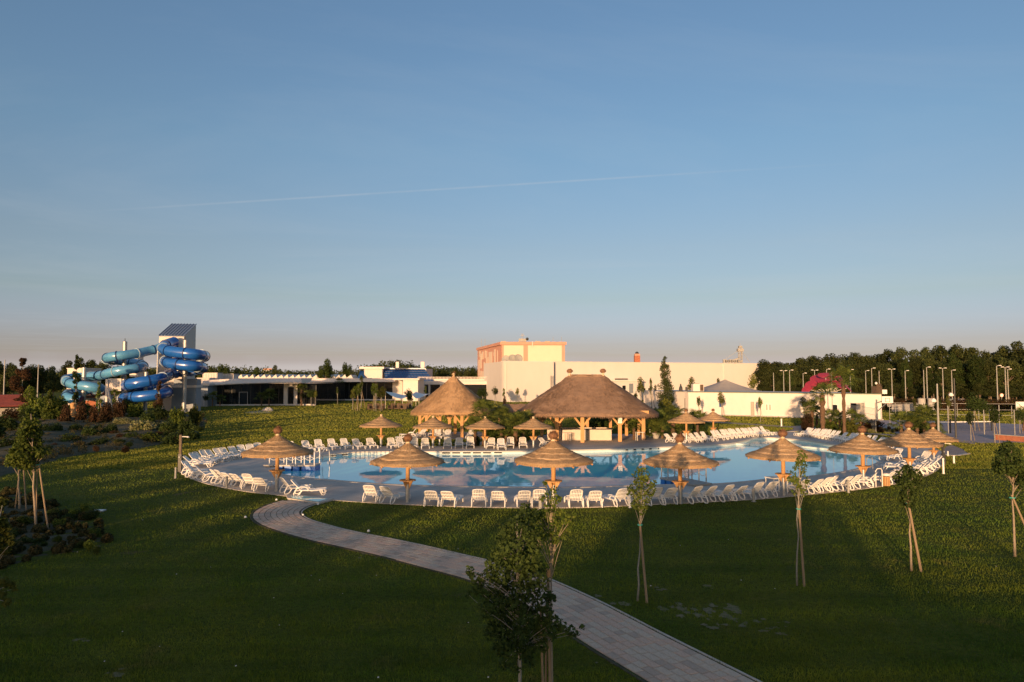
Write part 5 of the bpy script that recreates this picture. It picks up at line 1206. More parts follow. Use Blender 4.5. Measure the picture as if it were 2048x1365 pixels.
# ------------------------------------------------------------------ sun loungers
def lounger_meshes():
    bt = R(0)
    # backrest: frame and slats, hinged at (-0.05, .34) leaning to (-0.60, 1.0)
    h0 = Vector((-.08, 0, .36)); h1 = Vector((-.60, 0, 1.00)); dv = h1 - h0
    m = MB()
    for k in range(7):
        y = -.228 + .456 * k / 6; a = h0.lerp(h1, .05); b = h0.lerp(h1, .93); mid = a.lerp(b, .55) + Vector((.03, 0, -.03))
        for p, q_ in ((a, mid), (mid, b)): m.beam((p.x, y, p.z), (q_.x, y, q_.z), .050, .018)
    back_slats = m
    loop = []
    for f, y in ((0, -.27), (.5, -.285), (.85, -.28), (.96, -.25), (1.0, -.17), (1.015, 0), (1.0, .17), (.96, .25), (.85, .28), (.5, .285), (0, .27)):
        p = h0 + dv * f; loop.append((p.x, y, p.z))
    m.tube(loop, .028, 6)
    for f in (.33, .66): p = h0 + dv * f; m.beam((p.x - .02, -.27, p.z - .02), (p.x - .02, .27, p.z - .02), .03, .03)
    me_back = m.mesh('backrest', M_plastic)
    m = MB()
    for k in range(9):
        y = -.235 + .47 * k / 8; m.beam((-.06, y, .35), (.60, y, .325), .043, .018); m.beam((.60, y, .325), (1.22, y, .36), .043, .018)
    m.tube([(-.08, -.28, .35), (.6, -.285, .32), (1.15, -.28, .35), (1.27, -.24, .365), (1.31, -.1, .37), (1.31, .1, .37), (1.27, .24, .365), (1.15, .28, .35), (.6, .285, .32), (-.08, .28, .35)], .028, 6)
    for x in (.15, .6, .95): m.beam((x, -.28, .31), (x, .28, .31), .03, .03)
    me_seat = m.mesh('seat', M_plastic)
    sides = []
    for s_ in (-1, 1):
        y = .33 * s_; m = MB()
        # arm rest curling into the rear leg loop
        m.tube([(.36, y, .34), (.30, y, .47), (.14, y, .55), (-.08, y, .555), (-.26, y, .49), (-.34, y, .36), (-.44, y, .14), (-.42, y, .03), (-.28, y, .015), (-.14, y, .10), (-.05, y, .26), (.02, y, .34)], .027, 6, flat=1.3)
        m.tube([(-.40, y, .33), (.0, y, .33), (.4, y, .31), (.8, y, .30), (1.15, y * .93, .34)], .026, 6)
        # front leg: rounded triangle
        m.tube([(.98, y, .31), (1.06, y, .16), (1.10, y, .03), (1.20, y, .02), (1.27, y, .10), (1.25, y, .24), (1.22, y * .93, .35)], .025, 6)
        m.tube([(.95, y, .30), (1.08, y, .03)], .02, 5)
        sides.append(m.mesh('side_frame', M_plastic))
    return me_back, me_seat, sides
LB, LS_, LSD = lounger_meshes()
def lounger(px, py, heading, label, group, flat=False, zb=0.03, pt=None):
    label = label.replace('white sun lounger', 'white lounger')
    """(px,py): top middle of the raised backrest; heading: where the foot end points, degrees from +X"""
    a = R(heading)
    top = at(px, py, .80 + zb) if pt is None else Vector(pt)
    a += R(rnd.uniform(-3.5, 3.5)); ox = rnd.uniform(-.05, .05) + top.x + .54 * math.cos(a); oy = top.y + .54 * math.sin(a)
    t = thing('sun_lounger', label, 'sun lounger', (ox, oy, zb), a, group, (.90, .98, .80))
    if flat: obj('backrest', LB, t, (-.03, 0, .13), (0, -R(44), 0))
    else: obj('backrest', LB, t, (0, 0, 0), (0, rnd.uniform(-.13, .09), 0))
    obj('seat', LS_, t)
    for s in LSD: obj('side_frame', s, t)
    return t
def head_to(px, py, tx, ty, jit=4):
    p = at(px, py, .83); return math.degrees(math.atan2(ty - p.y, tx - p.x)) + rnd.uniform(-jit, jit)
rows = []
# A: left arc, heads outward
A_ = [(370, 911), (379, 907), (389, 905), (402, 901), (415, 900), (432, 896), (443, 895), (462, 892), (481, 890), (497, 889), (514, 887)]
for i, (x, y) in enumerate(A_):
    hd = head_to(x, y, -11, 47 - i * .25); lounger(x, y, hd, f'white sun lounger on the far left deck curve, {ORD[i]} from the left tip', 'loungers on the far left curve')
B_ = [(580, 882, 'partly hidden behind the left umbrella roof'), (610, 881, 'first left of the white bridge railing post'), (635, 880, 'just right of the far bridge post'), (661, 878, 'third one before the lone far umbrella'), (687, 877, 'fourth one before the lone far umbrella'), (712, 877, 'second to the left of the lone far umbrella'), (738, 876, 'immediately left of the lone far umbrella'),
      (781, 876, 'greyish, first right of the lone far umbrella'), (798, 876, 'second right of the lone far umbrella'), (829, 876, 'behind the ball top of the near umbrella'), (850, 876, 'just left of the umbrella by the smaller pavilion'), (896, 875.5, 'right of the short white bollard'), (919, 875, 'second right of the short white bollard'), (941, 875, 'just left of the umbrella before the palms'), (984, 876, 'first right of the umbrella before the palms'), (1001, 878, 'second right of the umbrella before the palms'), (1021, 875, 'third right of the umbrella before the palms'), (1045, 875, 'left of the umbrella at the bar corner'), (1081, 875, 'turned right of the umbrella at the bar corner')]
for i, (x, y, lab) in enumerate(B_):
    hd = -62 if x < 750 else (-68 if x < 810 else -88); hd = -50 if i in (18,) else hd; lounger(x, y, hd + rnd.uniform(-4, 4), 'white sun lounger on the far deck edge, ' + lab, 'loungers along the far deck edge')
C_ = [(367, 922), (371, 927), (377, 930), (389, 931), (399, 935), (420, 940), (431, 941), (450, 944), (468, 946), (491, 950), (517, 954), (560, 957), (582, 959)]
for i, (x, y) in enumerate(C_):
    tx, ty = (-12, 44); hd = head_to(x, y, tx, ty) if x < 550 else (40 if x < 570 else 8)
    if i < 3: hd = [-6, 6, 15][i]
    lounger(x, y, hd, f'white sun lounger on the near left curve, {ORD[i]} from the left tip' + (', seen side-on' if x > 575 else ''), 'loungers on the near left curve')
D_ = [(737, 972, 82), (767, 975, 62), (860, 980, 84), (895, 980.5, 76), (959, 981, 88), (994, 981, 88), (1048, 981, 92), (1078, 982, 90), (1155, 982, 99), (1190, 982, 93), (1249, 980, 108), (1276, 980, 100), (1317, 978, 112), (1345, 977, 110), (1401, 974, 128), (1431, 973, 126), (1462, 971, 124), (1488, 969, 126), (1523, 967, 122), (1549, 964, 118), (1614, 959, 122), (1638, 956.5, 126), (1658, 954, 126), (1677, 953, 130), (1698, 951, 126), (1718, 950, 124), (1752, 945, 150), (1786, 942, 128), (1811, 938.5, 140)]
anch = {0: 'left one of the pair left of the second near umbrella', 1: 'right one of the pair left of the second near umbrella', 2: 'left one of the pair just right of the second near umbrella', 3: 'right one of the pair just right of the second near umbrella', 4: 'left of the grey bollard in the middle', 5: 'right of the grey bollard in the middle', 6: 'left of the pair behind the foreground bush', 7: 'behind the slim sapling, under the third umbrella', 8: 'left one of the pair right of the slim sapling', 9: 'right one of the pair right of the slim sapling', 10: 'foot turned left, before the tall staked sapling', 11: 'hidden behind the leaves of the tall staked sapling', 12: 'first left of the fourth umbrella pole by two', 13: 'touching the fourth umbrella pole on its left',
        14: 'first right of the fourth umbrella pole', 15: 'second right of the fourth umbrella pole', 16: 'third right of the fourth umbrella pole', 17: 'fourth right of the fourth umbrella pole', 18: 'second left of the fifth umbrella pole', 19: 'touching the fifth umbrella pole on its left', 20: 'behind the sparse staked tree', 21: 'first right of the sparse staked tree', 22: 'second right of the sparse staked tree', 23: 'greyer one, third right of the sparse staked tree', 24: 'second left of the sixth umbrella pole', 25: 'touching the sixth umbrella pole on its left', 26: 'first right of the sixth umbrella pole, side-on', 27: 'left of the leafy staked tree, past the litter bin', 28: 'half hidden behind the leafy staked tree'}
for i, (x, y, hd) in enumerate(D_): lounger(x, y, hd + rnd.uniform(-2, 2), 'white near-row lounger, ' + anch[i], 'loungers in the near row')
D2 = [(1846, 930), (1853, 926.5), (1861, 922), (1868, 918), (1874, 914.5), (1880, 911)]
for i, (x, y) in enumerate(D2): lounger(x, y, 146 + i * 4, f'white sun lounger on the right deck curve, {ORD[i]} from the near end', 'loungers on the right curve')
for i, (x, y, hd, fl_) in enumerate([(1830, 912, 170, True), (1822, 917, 165, True), (1800, 897, 200, False), (1855, 903, 200, False)]):
    lounger(x, y, hd, 'white lounger by the two right-hand umbrellas, ' + ['lying flat left of the rear pole', 'lying flat, nearest the pool tip', 'foot end showing under the brim', 'just left of the dark shower post'][i], 'loungers by the right umbrellas', fl_)
E_ = [(1332, 867), (1347, 867), (1369, 866), (1381, 866), (1392, 865), (1402, 864), (1422, 862), (1432, 860.5), (1441, 859.5), (1450, 858.5), (1458, 858), (1466, 857.5), (1474, 857), (1482, 856.5), (1490, 856), (1497, 855.5), (1505, 855), (1513, 854), (1521, 853.5)]
for i, (x, y) in enumerate(E_): lounger(x, y, -50 + rnd.uniform(-2, 2), f'white lounger in the slanting row below the white building, {ORD[i]} from the bar', 'loungers in the slanting row right of the bar')
F_ = [(1619, 856), (1625, 856.5), (1632, 857), (1639, 858), (1647, 858.5), (1654, 859), (1661, 860), (1670, 861), (1679, 862), (1691, 864), (1706, 866), (1716, 867.5), (1741, 871), (1754, 872.5), (1765, 874), (1774, 875.5), (1784, 877)]
for i, (x, y) in enumerate(F_): F0_ = lounger(x, y, 192 + rnd.uniform(-1, 1), f'white sun lounger in the row before the palms, {ORD[i]} from the path gap' + (' in shade' if i > 12 else ''), 'loungers before the palms')
for o_ in [o for o in bpy.data.objects if o.get('group') == 'loungers before the palms']: o_.scale = (.9, .8, .8)
G_ = [(825, 864, 165, True, 'lying flat at the left edge of the terrace'), (833, 858, 190, False, 'raised, side-on beside the flat one'), (848, 857.5, 235, False, 'left of the pavilion front, leaning right'), (876, 859, -90, False, 'right of the far umbrella pole'), (897, 859.5, -95, False, 'between two pavilion posts'), (944, 859, -95, False, 'near the palms under the pavilion edge'), (868, 855, -90, False, 'at the back behind the umbrella'), (882, 854.5, -80, False, 'at the back beside the middle post')]
for x, y, hd, fl_, lab in G_: lounger(x, y, hd, 'white lounger on the smaller pavilion terrace, ' + lab, 'loungers at the smaller pavilion', fl_)

# ------------------------------------------------------------------ bridges into the pool
def bridge(name, label, p0, p1, width, z, sects, post_side, mats, posts, boxes, zlev=WATER_Z):
    a = Vector((p0.x, p0.y, 0)); b = Vector((p1.x, p1.y, 0)); L = (b - a).length; ang = math.atan2(b.y - a.y, b.x - a.x)
    t = thing(name, label, 'floating bridge', (a.x, a.y, 0), ang)
    n_ = sects
    for k in range(n_): m = MB(); m.box(L * (k + .5) / n_, 0, z, L / n_ - .02, width, .09); m.build('deck_board', mats[0], t)
    for k, x in enumerate(boxes):
        m = MB(); m.box(L * x, 0, (z + zlev) / 2 - .08, L / (n_ + 1.2) * .8, width * .9, abs(z - zlev) + .05); bx = m.build('float_box', M_bluebox, t)
    hh = 1.0
    for s_ in post_side:
        prev = None
        for x in posts:
            m = MB(); m.tube([(L * x, s_ * width * .47, z), (L * x, s_ * width * .47, z + hh)], .035, 8); m.build('post', mats[1], t)
            if prev is not None:
                for hz in (.92, .5):
                    m = MB(); m.tube([(L * (prev + (x - prev) * f), s_ * width * .47, z + hh * hz - .14 * math.sin(f * PI)) for f in [q_ / 6 for q_ in range(7)]], .014, 5); m.build('rope', mats[1], t)
            prev = x
    return t
a = at(533, 930, .12); b = at(636, 930.5, .12)
bridge('floating_bridge', 'white-railed floating bridge on blue boxes at the left end of the pool', a, b, 1.2, .14, 5, (-1, 1), (M_kerb, M_plastic), (.12, .28, .45, .62, .79, .98), (.30, .47, .63, .80, .93))
a = at(1406, 970, .1); b = at(1337, 955.5, .1)
bridge('floating_bridge', 'grey floating bridge with slim dark posts and rope, behind the fourth near umbrella', a, b, 1.3, .1, 5, (-1, 1), (M_greypost, M_steel), (.15, .35, .55, .75, .95), (.55, .75, .93))
# pool ladder rails
for px, py, lab in ((655, 922, 'steel pool ladder at the left end of the pool next to the bridge'), (1736, 939, 'steel pool ladder rail at the right tip of the pool')):
    p = at(px, py); t = thing('pool_ladder', lab, 'ladder', (p.x, p.y, 0), .3)
    for y in (-.25, .25): m = MB(); m.tube([(-.35, y, .03), (-.33, y, .7), (-.15, y, .9), (.1, y, .8), (.15, y, .3), (.15, y, -.9)], .025, 8); m.build('rail', M_steel, t)
    for z in (-.3, -.6): m = MB(); m.box(.15, 0, z, .08, .5, .03); m.build('rung', M_steel, t)

# ------------------------------------------------------------------ posts, bollards, bin, showers
def bollard(px, py, h, r_, label, mat=None, top=True):
    p = at(px, py); t = thing('bollard', label, 'bollard', (p.x, p.y, 0.0), 0, 'bollards around the deck')
    m = MB(); m.lathe([(r_, 0), (r_, h * .8), (r_ * .85, h * .82), (r_ * .85, h * .9)], 14); m.build('post', mat or M_greypost, t)
    m = MB(); m.lathe([(r_ * 1.05, h * .9), (r_ * 1.05, h), (r_ * .5, h + .03)], 14); m.build('cap', mat or M_greypost, t)
    m = MB(); m.lathe([(r_ * 1.6, 0), (r_ * 1.6, .02)], 14); m.build('base', mat or M_greypost, t)
for px, py, h, r_, lab in [(351, 957, .62, .055, 'grey bollard on the grass at the left tip of the deck'), (453, 977, .62, .075, 'grey bollard on the near left edge of the deck'), (1081, 1020, .65, .085, 'grey bollard between two loungers at the middle of the near edge'), (1260, 1016, .55, .055, 'pale bollard beside the tall staked sapling'), (1507.5, 1004, .62, .075, 'grey bollard near the fifth umbrella'), (1697, 986, .62, .06, 'grey bollard left of the sixth umbrella'), (1887, 948, .95, .06, 'white bollard at the right curve of the deck'), (1908, 928, .55, .06, 'white short bollard in the grass below the path end'), (1896, 914, .4, .05, 'small white bollard on the pale path kerb'), (879, 891, .5, .06, 'short white bollard on the grass behind the far deck'), (1563, 853, .9, .09, 'white mushroom bollard lamp on the lawn before the white building'), (1300, 877, .9, .05, 'thin white marker by the right palm pot')]: bollard(px, py, h, r_, lab, M_plastic if 'white' in lab or 'pale' in lab else None)
for px, py, ptop, lab in ((360, 944, 870, 'outdoor shower post with a short white arm at the left tip of the deck'), (1887, 931, 884, 'dark shower post at the right tip of the deck')):
    p = at(px, py); z1 = zat(ptop, p.y); t = thing('shower_post', lab, 'shower', (p.x, p.y, 0)); dark = px > 1000
    m = MB(); m.box(0, 0, z1 * .24, .21, .18, z1 * .48); m.build('panel', M_dark, t)
    m = MB(); m.box(0, 0, z1 * .48 + (z1 * .52) / 2, .15, .12, z1 * .52); m.build('post', M_bark if not dark else M_dark, t)
    m = MB(); m.tube([(.1, -.02, z1 - .12), (.5, -.04, z1 - .12)], .025, 8); m.lathe([(.09, z1 - .16), (.09, z1 - .13)], 12, (.48, -.04, 0)); m.build('shower_arm', M_plastic, t)
    m = MB(); m.lathe([(.04, .9), (.04, .98)], 10, (0, -.13, 0)); m.build('tap', M_steel, t)
p = at(1773, 974); t = thing('litter_bin', 'round wooden litter bin with a white lid between two near loungers on the right', 'litter bin', (p.x, p.y, .03), 0, None, .68)
for k in range(14): m = MB(); a_ = 2 * PI * k / 14; m.box(.26 * math.cos(a_), .26 * math.sin(a_), .42, .03, .09, .74, a_); m.build('slat', M_wood, t)
m = MB(); m.lathe([(.24, .04), (.24, .78)], 16); m.build('liner', M_dark, t); m = MB(); m.lathe([(.30, .84), (.33, .92), (.25, 1.02), (.02, 1.06)], 18); m.build('lid', M_plastic, t, smooth=True)
for k in range(3): a_ = 2 * PI * k / 3; m = MB(); m.tube([(.24 * math.cos(a_), .24 * math.sin(a_), .78), (.24 * math.cos(a_), .24 * math.sin(a_), .86)], .015, 6); m.build('lid_support', M_steel, t)
p = at(1763, 975); t = thing('rail_stand', 'thin white bent tube rail between a lounger and the litter bin', 'rail', (p.x, p.y, .03)); m = MB(); m.tube([(-.3, 0, 0), (-.3, 0, .85), (-.2, 0, .98), (.0, 0, .98), (.05, 0, .9), (.05, 0, 0)], .025, 8); m.build('tube', M_plastic, t)
for px, py, w, lab in ((1554, 985, 1.0, 'plain white square table beside the fifth near umbrella'), (1579, 986, .9, 'white table hidden by the sparse staked tree')):
    p = at(px, py); t = thing('pool_table', lab, 'table', (p.x, p.y, .03), .35, 'white tables by the near loungers')
    m = MB(); m.box(0, 0, .74, w, .7, .05); m.build('top', M_plastic, t)
    for sx in (-.45 * w, .45 * w):
        for sy in (-.3, .3): m = MB(); m.tube([(sx, sy, 0), (sx, sy, .72)], .025, 6); m.build('leg', M_plastic, t)
# small round marker lamps by the path
for px, py, lab in ((553, 1001, 'small round ground lamp left of the foot basin'), (636, 1010, 'small round ground lamp below the foot basin'), (737, 1064, 'small round white ground lamp beside the path'), (491, 1036, 'small round ground lamp left of the path bend'), (606, 1032, 'small ground lamp at the inner edge of the path bend')):
    p = at(px, py); t = thing('ground_lamp', lab, 'ground lamp', (p.x, p.y, 0), 0, 'ground lamps along the path')
    m = MB(); m.lathe([(.05, 0), (.05, .04), (.04, .07), (.01, .085)], 12); m.build('cap', M_plastic, t); m = MB(); m.lathe([(.07, 0), (.07, .015)], 12); m.build('base_ring', M_greypost, t)
for px, py, lab in ((450, 866 + 57, 'flat white drain cover in the lawn left of the deck'), (198, 1023, 'small pale green drain cover in the dark left lawn')):
    p = at(px, py); t = thing('drain_cover', lab, 'drain cover', (p.x, p.y, 0)); m = MB(); m.box(0, 0, .045, .45, .3, .03); m.build('lid', M_plastic, t); m = MB(); m.box(0, 0, .02, .5, .35, .04); m.build('frame', M_greypost, t)
# boulder on the far lawn
p = at(536, 823); t = thing('boulder', 'weathered pale boulder on the far lawn before the glass wing', 'rock', (p.x, p.y, 0)); rr = random.Random(3); m = MB(); vs = []
for j in range(7):
    for k in range(12): a_ = 2 * PI * k / 12; f = math.sin(PI * (j + .5) / 7); vs.append((f * math.cos(a_) * 1.0 * rr.uniform(.8, 1.15), f * math.sin(a_) * .7 * rr.uniform(.8, 1.15), .15 + .5 * math.cos(PI * (j + .5) / 7) * rr.uniform(.8, 1.2)))
m.add(vs, [(j * 12 + k, j * 12 + (k + 1) % 12, (j + 1) * 12 + (k + 1) % 12, (j + 1) * 12 + k) for j in range(6) for k in range(12)] + [tuple(range(12))]); m.build('stone', M_conc, t)
tag(sheet('gravel_bed', P2([(490, 825), (528, 821), (545, 823), (540, 826), (500, 827)]), M_gravel, .012)[0], kind='structure')
# shade sails with dark seating
p0, p1 = ad(771, 783, 140), ad(822, 795, 140)
t = thing('shade_sail', 'white rectangular shade sail on slim poles, left one behind the smaller pavilion', 'shade sail', (p0.x, 140, 0), 0, 'shade sails'); 
def sail(t, c4, n_=8):
    P = [Vector(c) for c in c4]; m = MB(); vs = []
    for j in range(n_ + 1):
        for i in range(n_ + 1):
            u, v = i / n_, j / n_; p = (P[0].lerp(P[1], u)).lerp(P[3].lerp(P[2], u), v); p.z -= .35 * math.sin(u * PI) * (1 - .5 * v) + .2 * math.sin(v * PI) * math.sin(u * PI); vs.append(p)
    m.add(vs, [(j * (n_ + 1) + i, j * (n_ + 1) + i + 1, (j + 1) * (n_ + 1) + i + 1, (j + 1) * (n_ + 1) + i) for j in range(n_) for i in range(n_)]); m.build('sail', M_plastic, t, smooth=True, world=True)
    for p in P: m = MB(); m.tube([(p.x, p.y, 0), (p.x, p.y, p.z + .1)], .05, 7); m.build('pole', M_kerb, t, world=True)
sail(t, [ad(771, 783.5, 134), ad(805, 798, 134), ad(822, 791, 142), ad(790, 786, 142)])
p0 = ad(830, 790, 140); t = thing('shade_sail', 'smaller white shade sail right of the first, above the pavilion roof edge', 'shade sail', (p0.x, 140, 0), 0, 'shade sails'); sail(t, [ad(824, 789, 136), ad(838, 797, 136), ad(858, 788, 144), ad(832, 784, 144)])
m = MB(); m.box(0, 0, .22, .62, .62, .1); seat_me = m.mesh('seat', M_woodd); m = MB(); m.box(0, .3, .5, .62, .08, .55); back_me = m.mesh('backrest', M_woodd); m = MB(); m.box(0, 0, .1, .03, .5, .2); leg_me = m.mesh('side', M_woodd)
for i, (px, py) in enumerate([(742, 822), (752, 821), (762, 821.5), (783, 821), (796, 821), (808, 821.5), (815, 820)]):
    p = at(px, py); t = thing('garden_armchair', f'dark wicker armchair under the shade sails, {ORD[i]} from the left', 'armchair', (p.x, p.y, 0), rnd.uniform(-.8, .8), 'dark armchairs under the sails', 1.6)
    obj('seat', seat_me, t); obj('backrest', back_me, t); obj('arm', leg_me, t, (-.33, 0, .15), (0, 0, 0), (1.5, 1, 2)); obj('arm', leg_me, t, (.33, 0, .15), (0, 0, 0), (1.5, 1, 2))

# ------------------------------------------------------------------ sports court, lamps, fence, sculpture
def lamp(px, ptop, Y, double, label, group='lamp posts before the wood', r_=.09):
    p = ad(px, ptop, Y); t = thing('lamp_post', label, 'lamp post', (p.x, Y, 0), 0, group)
    m = MB(); m.tube([(0, 0, 0), (0, 0, p.z * .5), (0, 0, p.z)], [r_ * 1.3, r_ * 1.1, r_ * .8], 8); m.build('pole', M_greypost, t)
    for s_ in ((-1, 1) if double == 2 else ((1,) if double == 1 else ())):
        m = MB(); m.tube([(0, 0, p.z - .1), (s_ * .45, 0, p.z + .05)], .05, 6); m.build('arm', M_greypost, t)
        m = MB(); m.box(s_ * .62, 0, p.z + .06, .55, .3, .12); m.build('lamp_head', M_plastic, t)
LAMPS = [(1547, 746, 180, 0), (1567, 742, 175, 2), (1579, 741, 172, 1), (1606, 747, 180, 1), (1629, 741, 178, 2), (1653, 739, 172, 1), (1700, 740, 176, 2), (1731, 742, 180, 1), (1743, 737, 168, 1), (1758, 742, 182, 0), (1783, 739, 174, 2), (1810, 742, 166, 1), (1847, 740, 168, 0), (1853, 735, 158, 1), (1885, 737, 165, 2), (1903, 741, 168, 1), (1993, 732, 142, 1), (2010, 735, 150, 2), (2015, 739, 158, 1)]
for i, (px, pt_, Y, dbl) in enumerate(LAMPS):
    lamp(px, pt_, Y, dbl, ('twin-armed' if dbl == 2 else 'single-armed' if dbl == 1 else 'plain headless') + f' grey lamp post before the dark wood, {ORD[i]} from the left')
lamp(10, 720, 120, 0, 'plain grey pole at the far left edge'); lamp(77, 729, 135, 0, 'short grey pole between the dark trees left of the slides'); lamp(98, 731, 180, 0, 'distant thin pole left of the slides', r_=.05); lamp(858, 741, 250, 1, 'small distant lamp post right of the solar roof', 'lamp posts before the wood')
lamp(1663, 744, 97, 0, 'slim tall pole standing before the white building window', r_=.05)
lamp(1602, 790, 112, 0, 'thin dark lamp stem before the white wall, left of the doorway', 'thin wall-side stems', .05); lamp(1451, 790, 114, 0, 'left thin garden lamp stem along the white wall', 'thin wall-side stems', .06); lamp(1474, 790, 112, 0, 'right thin garden lamp stem along the white wall', 'thin wall-side stems', .06)
# tall floodlight poles of the court
for px, pt_, pb, lab, mt in ((1878, 768, 890, 'tall grey court floodlight pole left of the net', 1), (1912, 757, 876, 'tall dark court pole right of the first floodlight pole', 0)):
    p = at(px, pb); z1 = zat(pt_, p.y); t = thing('floodlight_pole', lab, 'floodlight pole', (p.x, p.y, 0), 0, 'floodlight poles of the court')
    m = MB(); m.tube([(0, 0, 0), (0, 0, z1)], [.10, .06], 10); m.build('pole', M_greypost if mt else M_dark, t)
    m = MB(); m.lathe([(.02, -.18), (.2, -.1), (.22, .05), (.1, .2)], 12, (-.35, 0, z1 * .72)); m.build('lamp_head', M_plastic, t); m = MB(); m.tube([(0, 0, z1 * .7), (-.3, 0, z1 * .72)], .04, 6); m.build('arm', M_greypost, t)
# basketball backboard in front of the white building corner
p = at(1762, 862); t = thing('basketball_hoop', 'white basketball backboard with hoop before the white building corner', 'basketball hoop', (p.x, p.y, 0))
zc = zat(800, p.y - .5); sc_ = p.y / FPX
cxx = ad(1771, 800, p.y).x - p.x
m = MB(); m.box(cxx, -.4, zc, 22 * sc_, .05, 13.5 * sc_); bb = m.build('backboard', M_plastic, t)
m = MB(); 
for dx, dz, w, h in ((0, .22, .5, .04), (0, -.18, .5, .04), (-.25, .02, .04, .42), (.25, .02, .04, .42)): m.box(cxx, -.44, zc - .05 + dz, w, .02, h) if w > h else m.box(cxx + dx, -.44, zc - .05 + dz, w, .02, h)
o = m.build('target_square', M_dark, None); o.parent = bb
m = MB(); m.tube([(cxx + .24 * math.cos(2 * PI * k / 16), -.72 + .24 * math.sin(2 * PI * k / 16), zc - .38) for k in range(17)], .015, 5); m.build('rim', M_pink, t)
m = MB()
for k in range(10): a_ = 2 * PI * k / 10; m.beam((cxx + .22 * math.cos(a_), -.72 + .22 * math.sin(a_), zc - .38), (cxx + .12 * math.cos(a_ + .4), -.72 + .12 * math.sin(a_ + .4), zc - .78), .012)
m.build('net', M_plastic, t)
m = MB(); m.beam((0, .8, 0), (0, .8, zc), .12); m.beam((0, .8, zc - .4), (cxx, -.38, zc), .1); m.beam((0, .8, zc - 1.4), (cxx, -.38, zc - .3), .08)
m.build('stand', M_steel, t)
# rusty sculpture-like rooftop junk above the board
p = ad(1769, 790, 99); t = thing('roof_cowl', 'brown roof cowl with a white ball cap at the right end of the white building', 'roof cowl', (p.x, 101, 3.6))
m = MB(); m.box(0, 0, .55, 1.0, .9, 1.1, .3); m.box(.3, 0, 1.2, .4, .5, .5, .6); m.build('housing', M_woodd, t); m = MB(); m.lathe([(.02, 1.35), (.14, 1.42), (.17, 1.55), (.1, 1.68), (.02, 1.72)], 10, (-.1, 0, 0)); m.build('ball_cap', M_plastic, t, smooth=True); m = MB(); m.box(1.0, .4, .3, .9, .8, .6); m.build('white_box', M_plastic, t)
# magenta tree-like shade sculpture: curved stems and round discs
p = ad(1660, 790, 125); t = thing('shade_sculpture', 'magenta umbrella-tree sculpture of discs on pale curved stems behind the white building', 'sculpture', (p.x, 125, 0))
zb_ = 3.0; discs = [(1613, 779, .9, -60), (1622, 769, 1.1, -40), (1634, 757, 1.2, -25), (1650, 763, 1.3, -10), (1641, 770, 1.0, -20), (1660, 752, 1.3, 5), (1668, 765, 1.2, 10), (1676, 757, 1.1, 20), (1686, 766, 1.0, 35), (1696, 776, .9, 55), (1630, 774, 1.0, -45), (1654, 775, .8, 0), (1679, 773, .9, 30), (1618, 775, .9, -50), (1690, 772, .9, 45), (1646, 751, .9, -10), (1671, 750, .9, 15)]
for i, (px, py, r_, tl) in enumerate(discs):
    q_ = ad(px, py, 125 + (i % 3 - 1) * 1.2); x = q_.x - p.x; y = q_.y - 125; z = q_.z
    m = MB(); m.lathe([(.02, -.03), (r_, -.04), (r_ * 1.02, 0), (r_, .03), (.02, .07)], 18); obj('disc', m.mesh('disc', M_magenta), t, (x, y, z), (R(24), R(tl * .8), 0))
    m = MB(); m.tube([(x * .06, 0, 0), (x * .10, 0, zb_ - .6), (x * .45, y * .4, z - (z - zb_) * .25 - .2), (x * .85, y, z - .12), (x, y, z)], .06, 6); m.build('stem', M_hall, t)
# hedge, concrete drums, signs
a = at(1755, 836); 
t_h = None
for i, (px, r_, y0, y1, Y, lab) in enumerate([(1844, .62, 797, 822, 118, 'tall pale concrete cylinder left of the court, half behind the palm'), (1863, .62, 797, 814, 122, 'short concrete cylinder on splayed legs'), (1902, .6, 798, 812, 125, 'blue-grey concrete drum in the hedge line'), (1922.5, .6, 798, 812, 125, 'rightmost cream concrete drum in the hedge line')]):
    p = ad(px, y1, Y); z1 = zat(y0, Y); t = thing('concrete_drum', lab, 'concrete drum', (p.x, Y, 0), 0, 'concrete drums by the court')
    z0 = max(0, p.z); m = MB(); m.lathe([(r_ * .9, z0), (r_ * .92, z1 - .1), (r_, z1)], 16); m.build('drum', M_conc if i != 2 else M_bluegrey, t)
    m = MB()
    for k in range(3): a_ = 2 * PI * k / 3 + .5; m.beam((r_ * .6 * math.cos(a_), r_ * .6 * math.sin(a_), z0 + .1), (r_ * 1.8 * math.cos(a_), r_ * 1.2 * math.sin(a_), 0), .1)
    m.build('legs', M_greypost, t)
a = ad(2032, 822, 112); b = ad(2100, 804, 112); t = thing('white_board', 'white rectangular board with a dark diagonal frame at the right edge', 'board', (a.x, 112, 0)); w = b.x - a.x
m = MB(); m.box(w / 2, 0, (a.z + b.z) / 2, w, .08, b.z - a.z); m.build('panel', M_plastic, t); m = MB(); m.beam((.1, -.07, b.z - .1), (1.6, -.07, a.z + .1), .08, .04); m.tube([(.5, 0, 0), (.5, 0, a.z)], .06, 6); m.tube([(w - .5, 0, 0), (w - .5, 0, a.z)], .06, 6); m.build('frame', M_dark, t)
p = ad(2003, 791, 135); t = thing('road_sign', 'round white road sign with red rim before the wood on the right', 'road sign', (p.x, 135, 0)); m = MB(); m.tube([(0, 0, 0), (0, 0, p.z + .2)], .04, 6); m.build('pole', M_greypost, t)
m = MB(); m.lathe([(.38, 0), (.38, .03)], 20); obj('plate', m.mesh('plate', M_pink), t, (0, -.05, p.z), (PI / 2, 0, 0)); m = MB(); m.lathe([(.28, 0), (.28, .02)], 20); obj('face', m.mesh('face', M_plastic), t, (0, -.07, p.z), (PI / 2, 0, 0))
